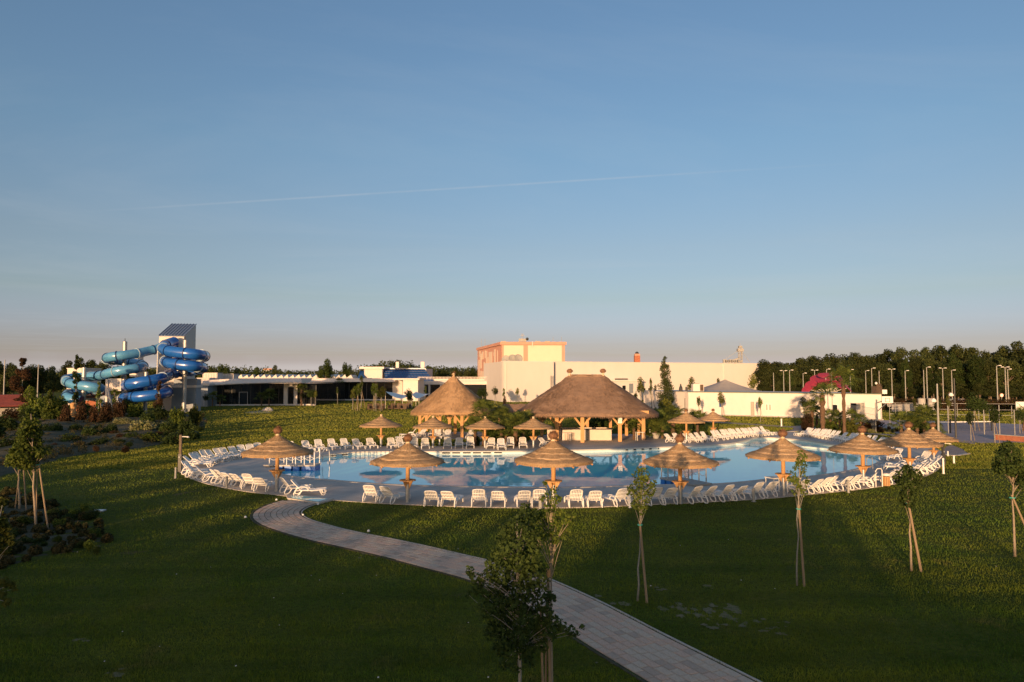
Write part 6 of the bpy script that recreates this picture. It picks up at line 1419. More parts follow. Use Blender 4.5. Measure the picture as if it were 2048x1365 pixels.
# court fence: posts with wires
FP = [(1707, 800, 836), (1736, 806, 858), (1768, 812, 846), (1780, 812, 850), (1791, 806, 828), (1800, 813, 830), (1813, 806, 836), (1820, 813, 830), (1833, 806, 830)]
fence_pts = [at(x, y) for x, _, y in [(1690, 0, 842), (1725, 0, 850), (1760, 0, 853), (1795, 0, 848), (1830, 0, 840), (1870, 0, 836)]]
t = thing('wire_fence', 'tall grey wire mesh fence with posts along the near side of the court', 'fence', (fence_pts[0].x, fence_pts[0].y, 0))
for i, (px, y0, y1) in enumerate([(1690, 805, 852), (1725, 806, 858), (1752, 806, 866), (1780, 808, 848), (1800, 813, 852)]):
    p = at(px, y1); z1 = zat(y0, p.y); m = MB(); m.tube([(p.x, p.y, 0), (p.x, p.y, z1)], .035, 7); m.build('post', M_greypost, t, world=True)
pp = [at(1690, 852), at(1725, 858), at(1752, 866)]; m = MB()
for i in range(2):
    a, b = pp[i], pp[i + 1]
    for z in (.1, 1.0, 1.9, 2.6): m.beam((a.x, a.y, z), (b.x, b.y, z), .02)
    for k in range(22): q_ = a.lerp(b, k / 22); m.beam((q_.x, q_.y, .1), (q_.x, q_.y, 2.6), .012)
tag(m.build('mesh_wires', M_steel, t, world=True), kind='stuff')
t = thing('wire_fence', 'distant row of slim fence posts with wires behind the court', 'fence', (at(1900, 845).x, at(1900, 845).y, 0)); prev = None
for px, y0, y1 in [(1791, 806, 830), (1813, 806, 838), (1833, 812, 834), (1896, 807, 836), (1915, 808, 834), (1958, 808, 840), (1969, 820, 872), (2000, 810, 876), (2024, 812, 838), (2030, 821, 874), (1897, 812, 868), (1979, 815, 850)]:
    p = at(px, y1); z1 = zat(y0, p.y); m = MB(); m.tube([(p.x, p.y, 0), (p.x, p.y, z1)], .04, 7); m.build('post', M_greypost, t, world=True)
a = at(1780, 832); b = at(2080, 836); m = MB()
for z in (.3, 1.1, 2.0): m.beam((a.x, a.y, z), (b.x, b.y, z), .025)
m.build('wires', M_steel, t, world=True)
# court net between two dark posts
a = at(1901, 867); b = at(1984, 862); t = thing('court_net', 'sports net with a pale top band between dark posts on the court', 'net', (a.x, a.y, 0))
zt_ = zat(846, a.y)
for p, zz_ in ((a, zat(840, a.y)), (b, zat(843, b.y)), (at(1912, 870), zat(830, 70))): m = MB(); m.beam((p.x, p.y, 0), (p.x, p.y, zz_), .12); m.build('post', M_dark, t, world=True)
a2 = at(1868, 862)
m = MB(); m.beam((a2.x, a2.y, zat(845, a2.y)), (b.x, b.y, zat(843.5, b.y)), .04, .1); m.build('top_band', M_plastic, t, world=True)
m = MB()
for k in range(60): p = a.lerp(b, k / 60); m.beam((p.x, p.y, zat(862, p.y)), (p.x, p.y, zat(845, p.y)), .008)
for k in range(8): z = zat(860, a.y) + k * .1; m.beam((a.x, a.y, z), (b.x, b.y, z), .008)
tag(m.build('net_mesh', M_black, t, world=True), kind='stuff')
a = at(1990, 880); b = at(2120, 890); t = thing('low_wall', 'low dark red-brown retaining wall at the right edge of the court', 'wall', (a.x, a.y, 0)); m = MB(); m.beam((a.x, a.y, .25), (b.x, b.y, .25), .3, .5); m.build('wall', M_brick, t, world=True); m = MB(); m.beam((a.x, a.y, .52), (b.x, b.y, .52), .36, .05); m.build('coping', M_conc, t, world=True)
a = at(1785, 824); b = at(1840, 822); t = thing('concrete_wall', 'low grey concrete wall behind the court posts', 'wall', (a.x, a.y, 0)); m = MB(); m.beam((a.x, a.y, .6), (b.x, b.y, .6), .3, 1.2); m.build('wall', M_conc, t, world=True); m = MB(); m.beam((a.x, a.y, 1.23), (b.x, b.y, 1.23), .36, .06); m.build('coping', M_conc, t, world=True)

# ------------------------------------------------------------------ vegetation
def leaves(centers, n, size, seed, aspect=1.0, surf=0.5, droop=0.0):
    """quads scattered through clumps [(x,y,z,r)]"""
    g_ = np.random.default_rng(seed); C_ = np.array(centers, float); w = C_[:, 3] ** 2; idx = g_.choice(len(C_), n, p=w / w.sum())
    d_ = g_.standard_normal((n, 3)); d_ /= np.linalg.norm(d_, axis=1)[:, None]; rad = g_.random(n) ** (1 / 3 * (1 - surf) + .12)
    P = C_[idx, :3] + d_ * (C_[idx, 3] * rad)[:, None]
    nr = d_ * .8 + g_.standard_normal((n, 3)) * .7; nr[:, 2] += .25; nr /= np.linalg.norm(nr, axis=1)[:, None]
    t_ = np.cross(nr, g_.standard_normal((n, 3))); t_ /= np.linalg.norm(t_, axis=1)[:, None]; b = np.cross(nr, t_)
    sz = size * g_.uniform(.6, 1.35, n)[:, None]
    V = np.stack([P - t_ * sz * .5 * aspect, P - b * sz * .32, P + t_ * sz * .5 * aspect, P + b * sz * .32], 1)
    return V
def clumps(rr, n, cx, cy, cz, rx, ry, rz, r0, r1, taper=0.0):
    out = []
    for _ in range(n):
        while True:
            x, y, z = rr.uniform(-1, 1), rr.uniform(-1, 1), rr.uniform(-1, 1)
            if x * x + y * y + z * z < 1: break
        k = 1 - taper * (z + 1) / 2; out.append((cx + x * rx * k, cy + y * ry * k, cz + z * rz, rr.uniform(r0, r1) * (1 - .5 * taper * (z + 1) / 2)))
    return out
def trunk_mb(rr, h, r_, limbs, bend=.1, crown=None):
    m = MB(); pts = [(0, 0, 0)]; x = y = 0
    for k in range(1, 7): x += rr.uniform(-bend, bend) * h / 6; y += rr.uniform(-bend, bend) * h / 6; pts.append((x, y, h * k / 6))
    m.tube(pts, [r_ * (1.25 - .95 * k / 6) for k in range(7)], 8)
    if crown:
        for c in crown[:limbs]:
            f = max(.25, min(.85, c[2] / h * .7)); k = int(f * 6); b = Vector(pts[k]); e = Vector(c[:3]); mid = b.lerp(e, .5) + Vector((0, 0, -.06 * (e - b).length))
            m.tube([b, mid, e], [r_ * .45, r_ * .3, r_ * .1], 5, cap=False)
    return m
# --- broad woodland trees: five shared forms
WOOD = []
for s in range(6):
    rr = random.Random(50 + s); H_ = 12.0
    cr = clumps(rr, 30, 0, 0, 7.6, 3.1, 3.1, 3.9, .8, 1.7, .25) + clumps(rr, 7, 0, 0, 4.2, 3.2, 3.2, 1.6, .9, 1.4)
    if s == 4: cr = clumps(rr, 22, 0, 0, 7.5, 1.5, 1.5, 4.6, .6, 1.2, .5)
    V = leaves(cr, 6500, .42, 100 + s); cm = npmesh('crown', V, 4, M_leafwood); tm = trunk_mb(rr, 9, .26, 16, .05, cr).mesh('trunk', M_bark, True)
    V2 = leaves(cr, 6500, .42, 100 + s); cm2 = npmesh('crown', V2, 4, M_leafd)
    V3 = leaves(cr, 6500, .42, 100 + s); cm3 = npmesh('crown', V3, 4, M_leafy)
    WOOD.append((cm, cm2, cm3, tm))
def woodtree(px, ptop, Y, wpx, label, group, kind=None, tone=0, cat='tree', name='broadleaf_tree'):
    p = ad(px, ptop, Y); h = p.z; s = rnd.choice([0, 1, 2, 3, 5]) if kind is None else kind; cw = wpx * Y / FPX
    sx = cw / (8.2 if s != 4 else 4.4); sz = h / 12.2
    t = thing(name, label, cat, (p.x, Y, 0), rnd.uniform(0, 6.28), group, (sx, sx, sz))
    obj('crown', WOOD[s][tone], t); obj('trunk', WOOD[s][3], t); return t
# right-hand wood
gw = 'dark broadleaf trees in the wood on the right'
sky_ = [(1530, 722), (1552, 720), (1575, 724), (1600, 715), (1625, 708), (1650, 709), (1672, 712), (1695, 706), (1720, 701), (1748, 700), (1775, 693), (1800, 692), (1828, 698), (1850, 690), (1880, 686), (1905, 690), (1928, 679), (1955, 686), (1978, 697), (2005, 686), (2032, 685), (2060, 690), (2090, 694), (2130, 700)]
for i, (px, py) in enumerate(sky_):
    woodtree(px, py + rnd.uniform(-3, 3), rnd.uniform(205, 222), rnd.uniform(58, 82), f'tall dark broadleaf tree on the right-hand wood skyline, {ORD[i]} from its left end', gw, tone=0)
for i in range(34):
    px = 1528 + i * 18.5 + rnd.uniform(-5, 5); hy = 725 - (px - 1528) * .03 + rnd.uniform(-8, 10)
    woodtree(px, hy, rnd.uniform(190, 202), rnd.uniform(52, 72), f'shorter dark tree in the face of the right-hand wood, {ORD[i]} from the left', 'lower trees filling the right-hand wood', tone=0)
for i in range(36):
    px = 1538 + i * 17 + rnd.uniform(-5, 5)
    woodtree(px, 768 + rnd.uniform(-8, 8), rnd.uniform(184, 189), rnd.uniform(30, 44), f'low undergrowth bush at the foot of the right-hand wood, {ORD[i]} from the left', 'undergrowth at the foot of the right-hand wood', tone=0, cat='bush', name='bush')
for i, (px, py, Y, w, lab) in enumerate([(1812, 716, 186, 26, 'yellow-green tree standing out in the dark wood behind the lamp posts'), (1866, 738, 172, 30, 'rounded paler tree among the lamp posts on the right'), (1576, 738, 190, 30, 'olive tree at the left end of the right-hand wood'), (1950, 705, 186, 44, 'tall olive-green tree with a bare pale trunk in the right-hand wood'), (1690, 722, 190, 36, 'olive tree just behind the magenta sculpture'), (1908, 706, 192, 40, 'olive tree above the court floodlights')]):
    woodtree(px, py, Y, w, lab, None, tone=1)
# left and central far trees
for i, (px, py, Y, w, tone) in enumerate([(-30, 715, 170, 70, 0), (5, 721, 165, 44, 0), (28, 721, 172, 30, 0), (60, 728, 180, 40, 0), (88, 730, 182, 34, 0), (108, 733, 178, 30, 0), (140, 722, 195, 40, 0), (160, 716, 200, 46, 0), (185, 716, 202, 44, 0), (205, 720, 198, 40, 0), (228, 728, 195, 30, 0), (255, 737, 190, 30, 0), (300, 732, 220, 34, 0), (330, 738, 222, 34, 0), (446, 727, 215, 24, 1), (420, 735, 225, 26, 0), (475, 737, 222, 24, 0), (515, 735, 210, 26, 1), (552, 731, 214, 26, 0), (652, 718, 205, 34, 1), (640, 732, 210, 26, 0), (694, 724, 208, 22, 1), (730, 727, 235, 24, 0), (856, 728, 260, 26, 0), (912, 735, 230, 24, 0), (945, 735, 215, 30, 1), (935, 742, 212, 24, 0), (885, 738, 250, 30, 0)]):
    woodtree(px, py, Y, w * 1.25, ['dark', 'olive', 'olive'][tone] + f' broadleaf tree on the left and central skyline, {ORD[i]} in the line', 'skyline trees behind the left buildings', tone=tone)
# distant woodland as one mass
g_ = random.Random(5); cs = []
for k in range(330):
    px = -200 + k * 4.2 + g_.uniform(-2, 2); Y = 300 + g_.uniform(-14, 14)
    top = 738 + 3 * math.sin(px * .013) + g_.uniform(-2, 2)
    if 730 < px < 870: top -= 15 * math.exp(-((px - 785) / 45) ** 2)
    h = ad(px, top, Y); r_ = g_.uniform(1.6, 3.0)
    for z in np.arange(1.5, h.z - r_ * .4, 2.4): cs.append((h.x + g_.uniform(-1, 1), Y, z, r_))
    cs.append((h.x, Y, h.z - r_, r_))
tag(obj('distant_woodland', npmesh('distant_woodland', leaves(cs, 90000, .8, 3), 4, M_leafwood)), 'continuous low dark woodland along the horizon behind the left and central buildings', 'woodland', kind='stuff')
# backing hedge-like wood mass on the right so that no gap shows ground
cs = []
for k in range(200):
    px = 1500 + k * 4.2; Y = 232 + g_.uniform(-4, 4); top = 735 - (px - 1500) * .045; h = ad(px, top, Y)
    for z in np.arange(1.0, h.z - 1, 2.2): cs.append((h.x, Y, z, 2.0))
tag(obj('distant_woodland', npmesh('distant_woodland', leaves(cs, 70000, .7, 9), 4, M_leafwood)), 'deep dark mass of wood behind the separate trees on the right', 'woodland', kind='stuff')

# --- small planted trees: shared forms
def small_form(seed, h, cw, ch, c0, n, size, mat, rtrunk, nclump=16, taper=.3, barkm=None, droop=0, limbs=9, rc=(.16, .32)):
    rr = random.Random(seed); cr = clumps(rr, nclump, 0, 0, c0 + ch / 2, cw * .36, cw * .36, ch * .42, cw * rc[0], cw * rc[1], taper)
    return npmesh('crown', leaves(cr, n, size, seed), 4, mat), trunk_mb(rr, c0 + ch * .8, rtrunk, limbs, .03, cr).mesh('trunk', barkm or M_barkw, True)
SM = [small_form(1, 3, 1.1, 1.4, 1.6, 900, .12, M_leaf, .035), small_form(2, 3, 1.3, 1.2, 1.5, 1100, .12, M_leafd, .035), small_form(3, 3, .9, 1.9, 1.2, 800, .11, M_leaf, .03, 14, .5), small_form(4, 3, 1.2, 1.3, 1.6, 700, .13, M_leafy, .035), small_form(5, 3, 1.6, 1.5, 1.2, 1500, .13, M_leafd, .04)]
SMS = [8, 2, 3, 4, 5]
stk = MB(); stk.tube([(0, 0, 0), (0, 0, 1)], [.033, .028], 7); stake_me = stk.mesh('stake', M_stake)
def stake(t, x0, y0, x1, y1, z1, r_=1.0, thick=1.0):
    v = Vector((x1 - x0, y1 - y0, z1)); o = obj('stake', stake_me, t, (x0, y0, 0)); o.rotation_euler = v.to_track_quat('Z', 'Y').to_euler(); o.scale = (thick, thick, v.length); return o
def small_tree(px, pb, ptop, form, label, group, stakes=0, wsc=1.0, Y=None):
    p = at(px, pb) if Y is None else ad(px, pb, Y); Yy = p.y; h = zat(ptop, Yy); sz = h / 3.05
    t = thing('young_tree', label, 'tree', (p.x, Yy, 0), 0, group)
    c = obj('crown', SM[form][0], t, (0, 0, 0), (0, 0, rnd.uniform(0, 6))); c.scale = (sz * wsc, sz * wsc, sz); u = obj('trunk', SM[form][1], t, (0, 0, 0), c.rotation_euler); u.scale = (sz, sz, sz)
    if stakes == 1: stake(t, .35 * sz, 0, .05, 0, 1.5 * sz, thick=sz * .6)
    if stakes >= 2: stake(t, -.24 * sz, 0, -.05, 0, 1.5 * sz, thick=sz * .6); stake(t, .24 * sz, 0, .05, 0, 1.5 * sz, thick=sz * .6)
    if stakes >= 3: stake(t, 0, -.24 * sz, 0, -.05, 1.5 * sz, thick=sz * .6)
    return t
gl = 'young staked trees on the far left lawn'
for i, (px, pb, pt_, f, st, w) in enumerate([(715, 822, 764, 0, 3, 1.0), (705, 821, 777, 3, 1, .9), (748, 822, 763, 0, 2, .8), (762, 823, 772, 3, 2, 1.1), (752, 823, 760, 2, 0, .6), (817, 816, 773, 1, 2, 1.1), (820, 817, 784, 4, 1, .8), (675, 810, 770, 2, 0, .5), (722, 816, 742, 2, 1, .5), (850, 806, 768, 2, 1, .7), (630, 814, 780, 3, 0, .7), (622, 812, 775, 4, 0, 1.0), (605, 812, 782, 1, 0, 1.0), (590, 811, 778, 4, 0, .9), (411, 816, 785, 1, 1, 1.0), (377, 815, 788, 1, 0, .7)]):
    small_tree(px, pb, pt_, f, f'slim young tree on the lawn before the left glass wings, {ORD[i]} listed from the staked group' if False else 'slim young tree before the glass wings, ' + ['tallest of the three-stake group', 'left of the three-stake group', 'behind the left stake of the sail area', 'with two stakes left of the sails', 'thin one beside the sails', 'round dark crown right of the first sail', 'low crown beside the round dark one', 'thin one before the second wing', 'rusty-leaved tall thin one above the roof band', 'thin one before the far dark doorway', 'yellowish one before the second wing door', 'bushy one between both wings', 'dark one at the pale column', 'dark one left of the pale column', 'small one at the first wing left end', 'small one before the blue-grey door'][i], gl, st, w)
gh = 'young trees before the long hall'
for i, (px, pb, pt_, f, st, w) in enumerate([(965, 812, 771, 4, 1, 1.2), (990, 808, 769, 1, 1, 1.0), (1008, 812, 772, 2, 0, .6), (1019, 803, 772, 4, 1, 1.1), (1034, 806, 775, 3, 1, .8), (1044, 803, 775, 1, 1, 1.0), (1060, 800, 772, 2, 0, .6), (1066, 800, 774, 3, 0, .6), (1072, 800, 773, 2, 0, .5), (1088, 800, 778, 2, 0, .5), (1117, 800, 756, 3, 0, .8), (1281, 825, 752, 3, 1, .75), (1303, 826, 747, 2, 1, .35), (1311, 822, 768, 3, 0, .5), (1272, 822, 778, 1, 0, .6), (1343, 828, 783, 1, 1, .7), (1382, 815, 752, 3, 0, .8), (1436, 800, 755, 3, 0, .6), (1506, 815, 745, 3, 0, .8), (1398, 838, 790, 0, 1, .6), (1444, 838, 782, 3, 1, .8), (1521, 845, 791, 0, 1, .6), (1610, 838, 793, 3, 1, 1.2)]):
    small_tree(px, pb, pt_, f, f'young tree against the pale walls, {ORD[i]} rightwards from the smaller pavilion', gh, st, w)
for i, (px, pb, pt_, f, st, w) in enumerate([(1950, 862, 778, 1, 1, 1.3), (1970, 860, 792, 1, 0, .9), (1942, 882, 812, 1, 1, .7), (1990, 888, 800, 1, 1, .7), (1898, 842, 790, 3, 1, .6), (2040, 868, 812, 1, 1, .9), (1875, 842, 790, 4, 0, .6), (1830, 838, 795, 3, 1, .5)]):
    small_tree(px, pb, pt_, f, f'young staked tree near the sports court, {ORD[i]} of the court group', 'young staked trees near the court', st, w)
# tall conifer-like poplar
p = ad(1331, 835, 112); h = zat(709, 112); rr = random.Random(6); t = thing('poplar_tree', 'tall pointed poplar left of the white service building, reaching above the hall roof', 'tree', (p.x, 112, 0)); cr = []
for k in range(46):
    f = rr.random(); z = 1.6 + (h - 2.0) * f; w = 1.35 * (1 - f) ** .75 * (.55 + .45 * min(1, f * 6)) + .08; a_ = rr.uniform(0, 6.28); cr.append((w * .75 * math.cos(a_), w * .75 * math.sin(a_), z, .22 + .42 * w))
cr += [(0, 0, 1.6 + (h - 2.0) * f, .18 + .55 * (1 - f)) for f in (.2, .35, .5, .65, .8, .9, .98)]
obj('crown', npmesh('crown', leaves(cr, 7500, .17, 6), 4, M_cone), t); trunk_mb(rr, h * .9, .13, 20, .01, cr).build('trunk', M_bark, t, smooth=True)

# --- shrubs
SHR = {}
def shrub_form(key, mat, seed, n=1800, size=.14, rx=.75, rz=.55):
    rr = random.Random(seed); cr = clumps(rr, 18, 0, 0, rz * .95, rx * .7, rx * .7, rz * .8, .2, .42); SHR[key] = (npmesh('foliage', leaves(cr, n, size, seed), 4, mat), trunk_mb(rr, .7, .03, 10, .1, cr).mesh('stems', M_bark))
for k_, m_, s in (('g', M_leaf, 1), ('d', M_leafd, 2), ('y', M_leafy, 3), ('r', M_leafr, 4), ('v', M_leafv, 5)): shrub_form(k_, m_, s)
def shrub(px, pb, wpx, hpx, key, label, group='shrubs in the left planting bed', Y=None, z=0.0):
    p = at(px, pb, z); sc_ = p.y / FPX; sx = wpx * sc_ / 1.75; sz = hpx * sc_ / 1.25
    t = thing('shrub', label, 'shrub', (p.x, p.y, z - .05), rnd.uniform(0, 6), group, (sx, sx, sz)); obj('foliage', SHR[key][0], t); obj('stems', SHR[key][1], t); return t
SB = [(392, 852, 34, 50, 'y', 'bright yellow-green shrub at the right end of the left bed'), (352, 855, 44, 52, 'g', 'green shrub left of the bright end shrub'), (372, 868, 50, 40, 'd', 'dark shrub at the foot of the bright end shrub'), (318, 840, 42, 38, 'd', 'dark round shrub under the lower dark blue coil'), (270, 838, 44, 42, 'g', 'green shrub before the lower coils'), (295, 845, 44, 30, 'd', 'dark low shrub between two green ones below the coils'), (250, 852, 50, 24, 'v', 'pale variegated shrub, left part of the low clump'), (285, 866, 56, 34, 'v', 'pale variegated shrub, nearest of the low clump'), (322, 862, 50, 26, 'v', 'pale variegated shrub, right part of the low clump'), (345, 885, 60, 26, 'd', 'very dark low shrub at the bed edge'),
      (160, 842, 34, 44, 'r', 'copper red shrub right of the tall slim tree'), (186, 845, 30, 40, 'r', 'copper red shrub beside the leaning stake'), (208, 846, 34, 46, 'r', 'dark copper shrub left of the beige platform'), (235, 838, 32, 46, 'r', 'bright copper shrub at the beige platform foot'), (128, 848, 34, 44, 'r', 'copper red shrub left of the orange pot'), (75, 838, 50, 60, 'g', 'tall green bush beside the red roof'), (102, 842, 50, 52, 'g', 'green bush between stake and orange pot'), (55, 848, 50, 40, 'd', 'dark bush below the tall green bush'), (118, 830, 50, 48, 'g', 'green bush before the pale slide end'), (20, 842, 60, 30, 'r', 'low copper hedge bush under the red roof'), (8, 862, 70, 40, 'd', 'dark low bush at the left edge of the bed'), (-25, 880, 90, 50, 'd', 'dark bush cut by the left picture edge'), (150, 862, 34, 22, 'd', 'small dark shrub below the copper ones'), (92, 866, 36, 26, 'd', 'small dark shrub at the foot of the pale stake'), (196, 862, 30, 20, 'd', 'little dark shrub on the brown bed slope'), (240, 800, 46, 40, 'g', 'green bush behind the beige platform'), (40, 822, 60, 46, 'r', 'brownish bush above the red roof ridge'), (-10, 800, 60, 50, 'd', 'dark bush behind the red roof')]
SB += [(110, 868, 46, 30, 'd', 'dark low shrub in the middle of the left bed'), (178, 872, 50, 26, 'd', 'wide dark shrub below the copper shrubs'), (222, 868, 44, 28, 'd', 'dark shrub left of the variegated clump'), (262, 880, 54, 24, 'd', 'dark low shrub in front of the variegated clump'), (305, 882, 50, 26, 'g', 'green low shrub at the right of the bed edge'), (60, 880, 60, 34, 'd', 'dark spreading shrub near the tall leafy tree'), (140, 884, 60, 24, 'd', 'dark ground-hugging shrub on the bed slope'), (20, 900, 70, 34, 'd', 'dark shrub above the left edge weeds'), (90, 905, 60, 22, 'd', 'low dark shrub near the bed bottom edge'), (200, 890, 60, 20, 'd', 'flat dark shrub along the lawn edge'), (335, 866, 44, 34, 'd', 'dark shrub between variegated clump and bright shrub'), (380, 876, 50, 24, 'd', 'dark shrub fringe below the bright end shrub'), (205, 835, 40, 36, 'd', 'dark shrub behind the copper shrubs'), (170, 832, 40, 38, 'd', 'dark shrub behind the jar'), (258, 826, 50, 44, 'd', 'tall dark shrub before the lowest blue coil')]
for px, pb, w, h, k_, lab in SB: shrub(px, pb + 4, w, h, k_, lab)
for i in range(26):
    px = rnd.uniform(-60, 400); pb = rnd.uniform(868, 905) - (px > 330) * 15; shrub(px, pb, rnd.uniform(14, 30), rnd.uniform(7, 13), rnd.choice('dgdr'), 'small low weed tuft scattered on the brown bed', 'weed tufts on the left beds', z=.3)
for i in range(34):
    px = rnd.uniform(-80, 205); pb = rnd.uniform(1015, 1105); shrub(px, pb, rnd.uniform(16, 44), rnd.uniform(8, 22), rnd.choice('ddg'), 'small low weed tuft scattered on the brown bed', 'weed tufts on the left beds', z=.1)
for px, pb, w, h, k_, lab in [(950, 892, 30, 28, 'd', 'dark shrub among the palms left of centre'), (1005, 888, 40, 44, 'd', 'dark shrub between the palms behind the middle loungers'), (1028, 890, 36, 36, 'r', 'brown-red shrub between the palms'), (985, 880, 44, 40, 'g', 'green shrub behind the palms'), (1050, 884, 30, 36, 'g', 'green shrub at the bar pavilion left corner'), (1260, 862, 60, 40, 'd', 'dark shrub behind the right end of the bar pavilion'), (1200, 856, 70, 30, 'd', 'dark bush seen through the bar pavilion'), (1310, 872, 40, 46, 'd', 'dark shrub behind the right pavilion palms'), (1355, 870, 40, 44, 'd', 'dark green shrub behind the right twin umbrellas'), (1400, 866, 40, 30, 'd', 'low dark shrub between the twin umbrellas'), (1312, 838, 44, 26, 'g', 'green hedge bush at the foot of the poplar'), (1290, 838, 36, 24, 'r', 'reddish hedge bush left of the poplar foot'), (1332, 836, 40, 42, 'y', 'yellow-green bush under the poplar'), (1655, 866, 50, 26, 'g', 'green low shrub behind the far right loungers'), (1700, 868, 50, 30, 'y', 'yellowish low shrub under the tall bare palm'), (1612, 862, 30, 36, 'r', 'reddish shrub under the left palms on the right'), (1850, 880, 50, 40, 'd', 'dark shrub under the right palms'), (1836, 876, 30, 60, 'd', 'dark upright shrub between the right palms'), (1085, 802, 26, 18, 'r', 'dark red shrub before the hall beside the pavilion roof'), (1008, 824, 10, 34, 'r', 'narrow brown columnar shrub before the hall'), (1740, 862, 60, 24, 'r', 'pinkish low shrub along the court fence')]:
    shrub(px, pb, w, h, k_, lab, 'shrubs around the pavilions and court')
for i in range(16):
    shrub(1700 + i * 7, 866 - (i % 3) * 2, 16, 10, 'r' if i % 2 else 'v', f'low pinkish flowering tuft along the court fence, {ORD[i]} from the left', 'flowering tufts along the court fence')
M_cover = leafmat('ground_cover_leaves', (0.095, 0.075, 0.030), (0.030, 0.040, 0.014), scale=0.5)
# low ground cover over the brown beds
gB = np.random.default_rng(31)
for lp_, hz, seed_, n_ in ((BED1, .5, 41, 900), (BED2, .2, 42, 300)):
    xs = [p.x for p in lp_]; ys = [p.y for p in lp_]; Pq = np.stack([gB.uniform(min(xs), max(xs), n_ * 3), gB.uniform(min(ys), max(ys), n_ * 3)], 1); Pq = Pq[inside(Pq, [(p.x, p.y) for p in lp_])][:n_]
    cs = [(x, y, hz * .75 + .05, float(gB.uniform(.12, .42)) * (1 if hz > .3 else .5)) for x, y in Pq]
    cs = [(x, y, z - .1 + r_ * .1, r_) for x, y, z, r_ in cs]
    tag(obj('ground_cover', npmesh('ground_cover', leaves(cs, 60000, .11, seed_), 4, M_cover)), 'low straggly dark ground cover over the brown planting bed', 'ground cover', kind='stuff')
# hedge behind the court
cs = []
for k in range(150):
    a_ = ad(1755 + k * 2.6, 804, 128 - k * .06)
    for z in (.6, 1.3, 1.7): cs.append((a_.x, a_.y, z - .1, .65))
h_ = obj('hedge', npmesh('foliage', leaves(cs, 26000, .2, 12), 4, M_leafr)); tag(h_, 'long clipped reddish hedge behind the sports court', 'hedge')
# pot plant
p = at(1312, 878); t = thing('potted_palm', 'small fan palm in a pale pot at the right corner of the bar pavilion', 'potted plant', (p.x, p.y, .03)); m = MB(); m.lathe([(.25, 0), (.38, .45), (.40, .55), (.33, .55)], 14); m.build('pot', M_conc, t)
# --- palms
def fan_me(seed, R_=.62, n=15):
    m = MB(); rr = random.Random(seed)
    m.beam((0, 0, 0), (.75, 0, .12), .022)
    c = Vector((.75, 0, .12))
    for k in range(n):
        a_ = -1.9 + 3.8 * k / (n - 1); L = R_ * (1 - .22 * abs(a_) / 1.9) * rr.uniform(.9, 1.1); d_ = Vector((math.cos(a_), math.sin(a_), 0)); s_ = Vector((-d_.y, d_.x, 0)) * .035
        mid = c + d_ * L * .55 + Vector((0, 0, .03)); e = c + d_ * L + Vector((0, 0, -.16 * L / R_ - rr.uniform(0, .08))); m.add([c, mid - s_, mid + s_, e], [(0, 1, 2), (1, 3, 2)])
    return m.mesh('frond', M_frond)
FANS = [fan_me(s) for s in (1, 2, 3)]
def fan_palm(px, pb, ptop, label, nf=20, spread=1.0, tr=.13, group='fan palms by the pool', base=None, z0=0.0, skirt=True):
    p = at(px, pb) if base is None else base; Yy = p.y; h = zat(ptop, Yy); th = max(.2, h - .9 * spread)
    t = thing('fan_palm', label, 'palm', (p.x, Yy, z0), rnd.uniform(0, 6), group)
    m = MB(); n_ = 10; m.lathe([(tr * (1.1 + .25 * math.sin(k * 2.5)) * (1.15 if k > n_ - 3 and skirt else 1), th * k / n_) for k in range(n_ + 1)], 12); m.build('trunk', M_palm, t, smooth=False)
    for k in range(nf):
        a_ = k * 2.399; el = 1.25 - 1.75 * (k / nf) + rnd.uniform(-.12, .12); s_ = spread * rnd.uniform(.85, 1.1)
        o = obj('frond', FANS[k % 3], t, (0, 0, th), (rnd.uniform(-.4, .4), -el, a_), s_)
    return t
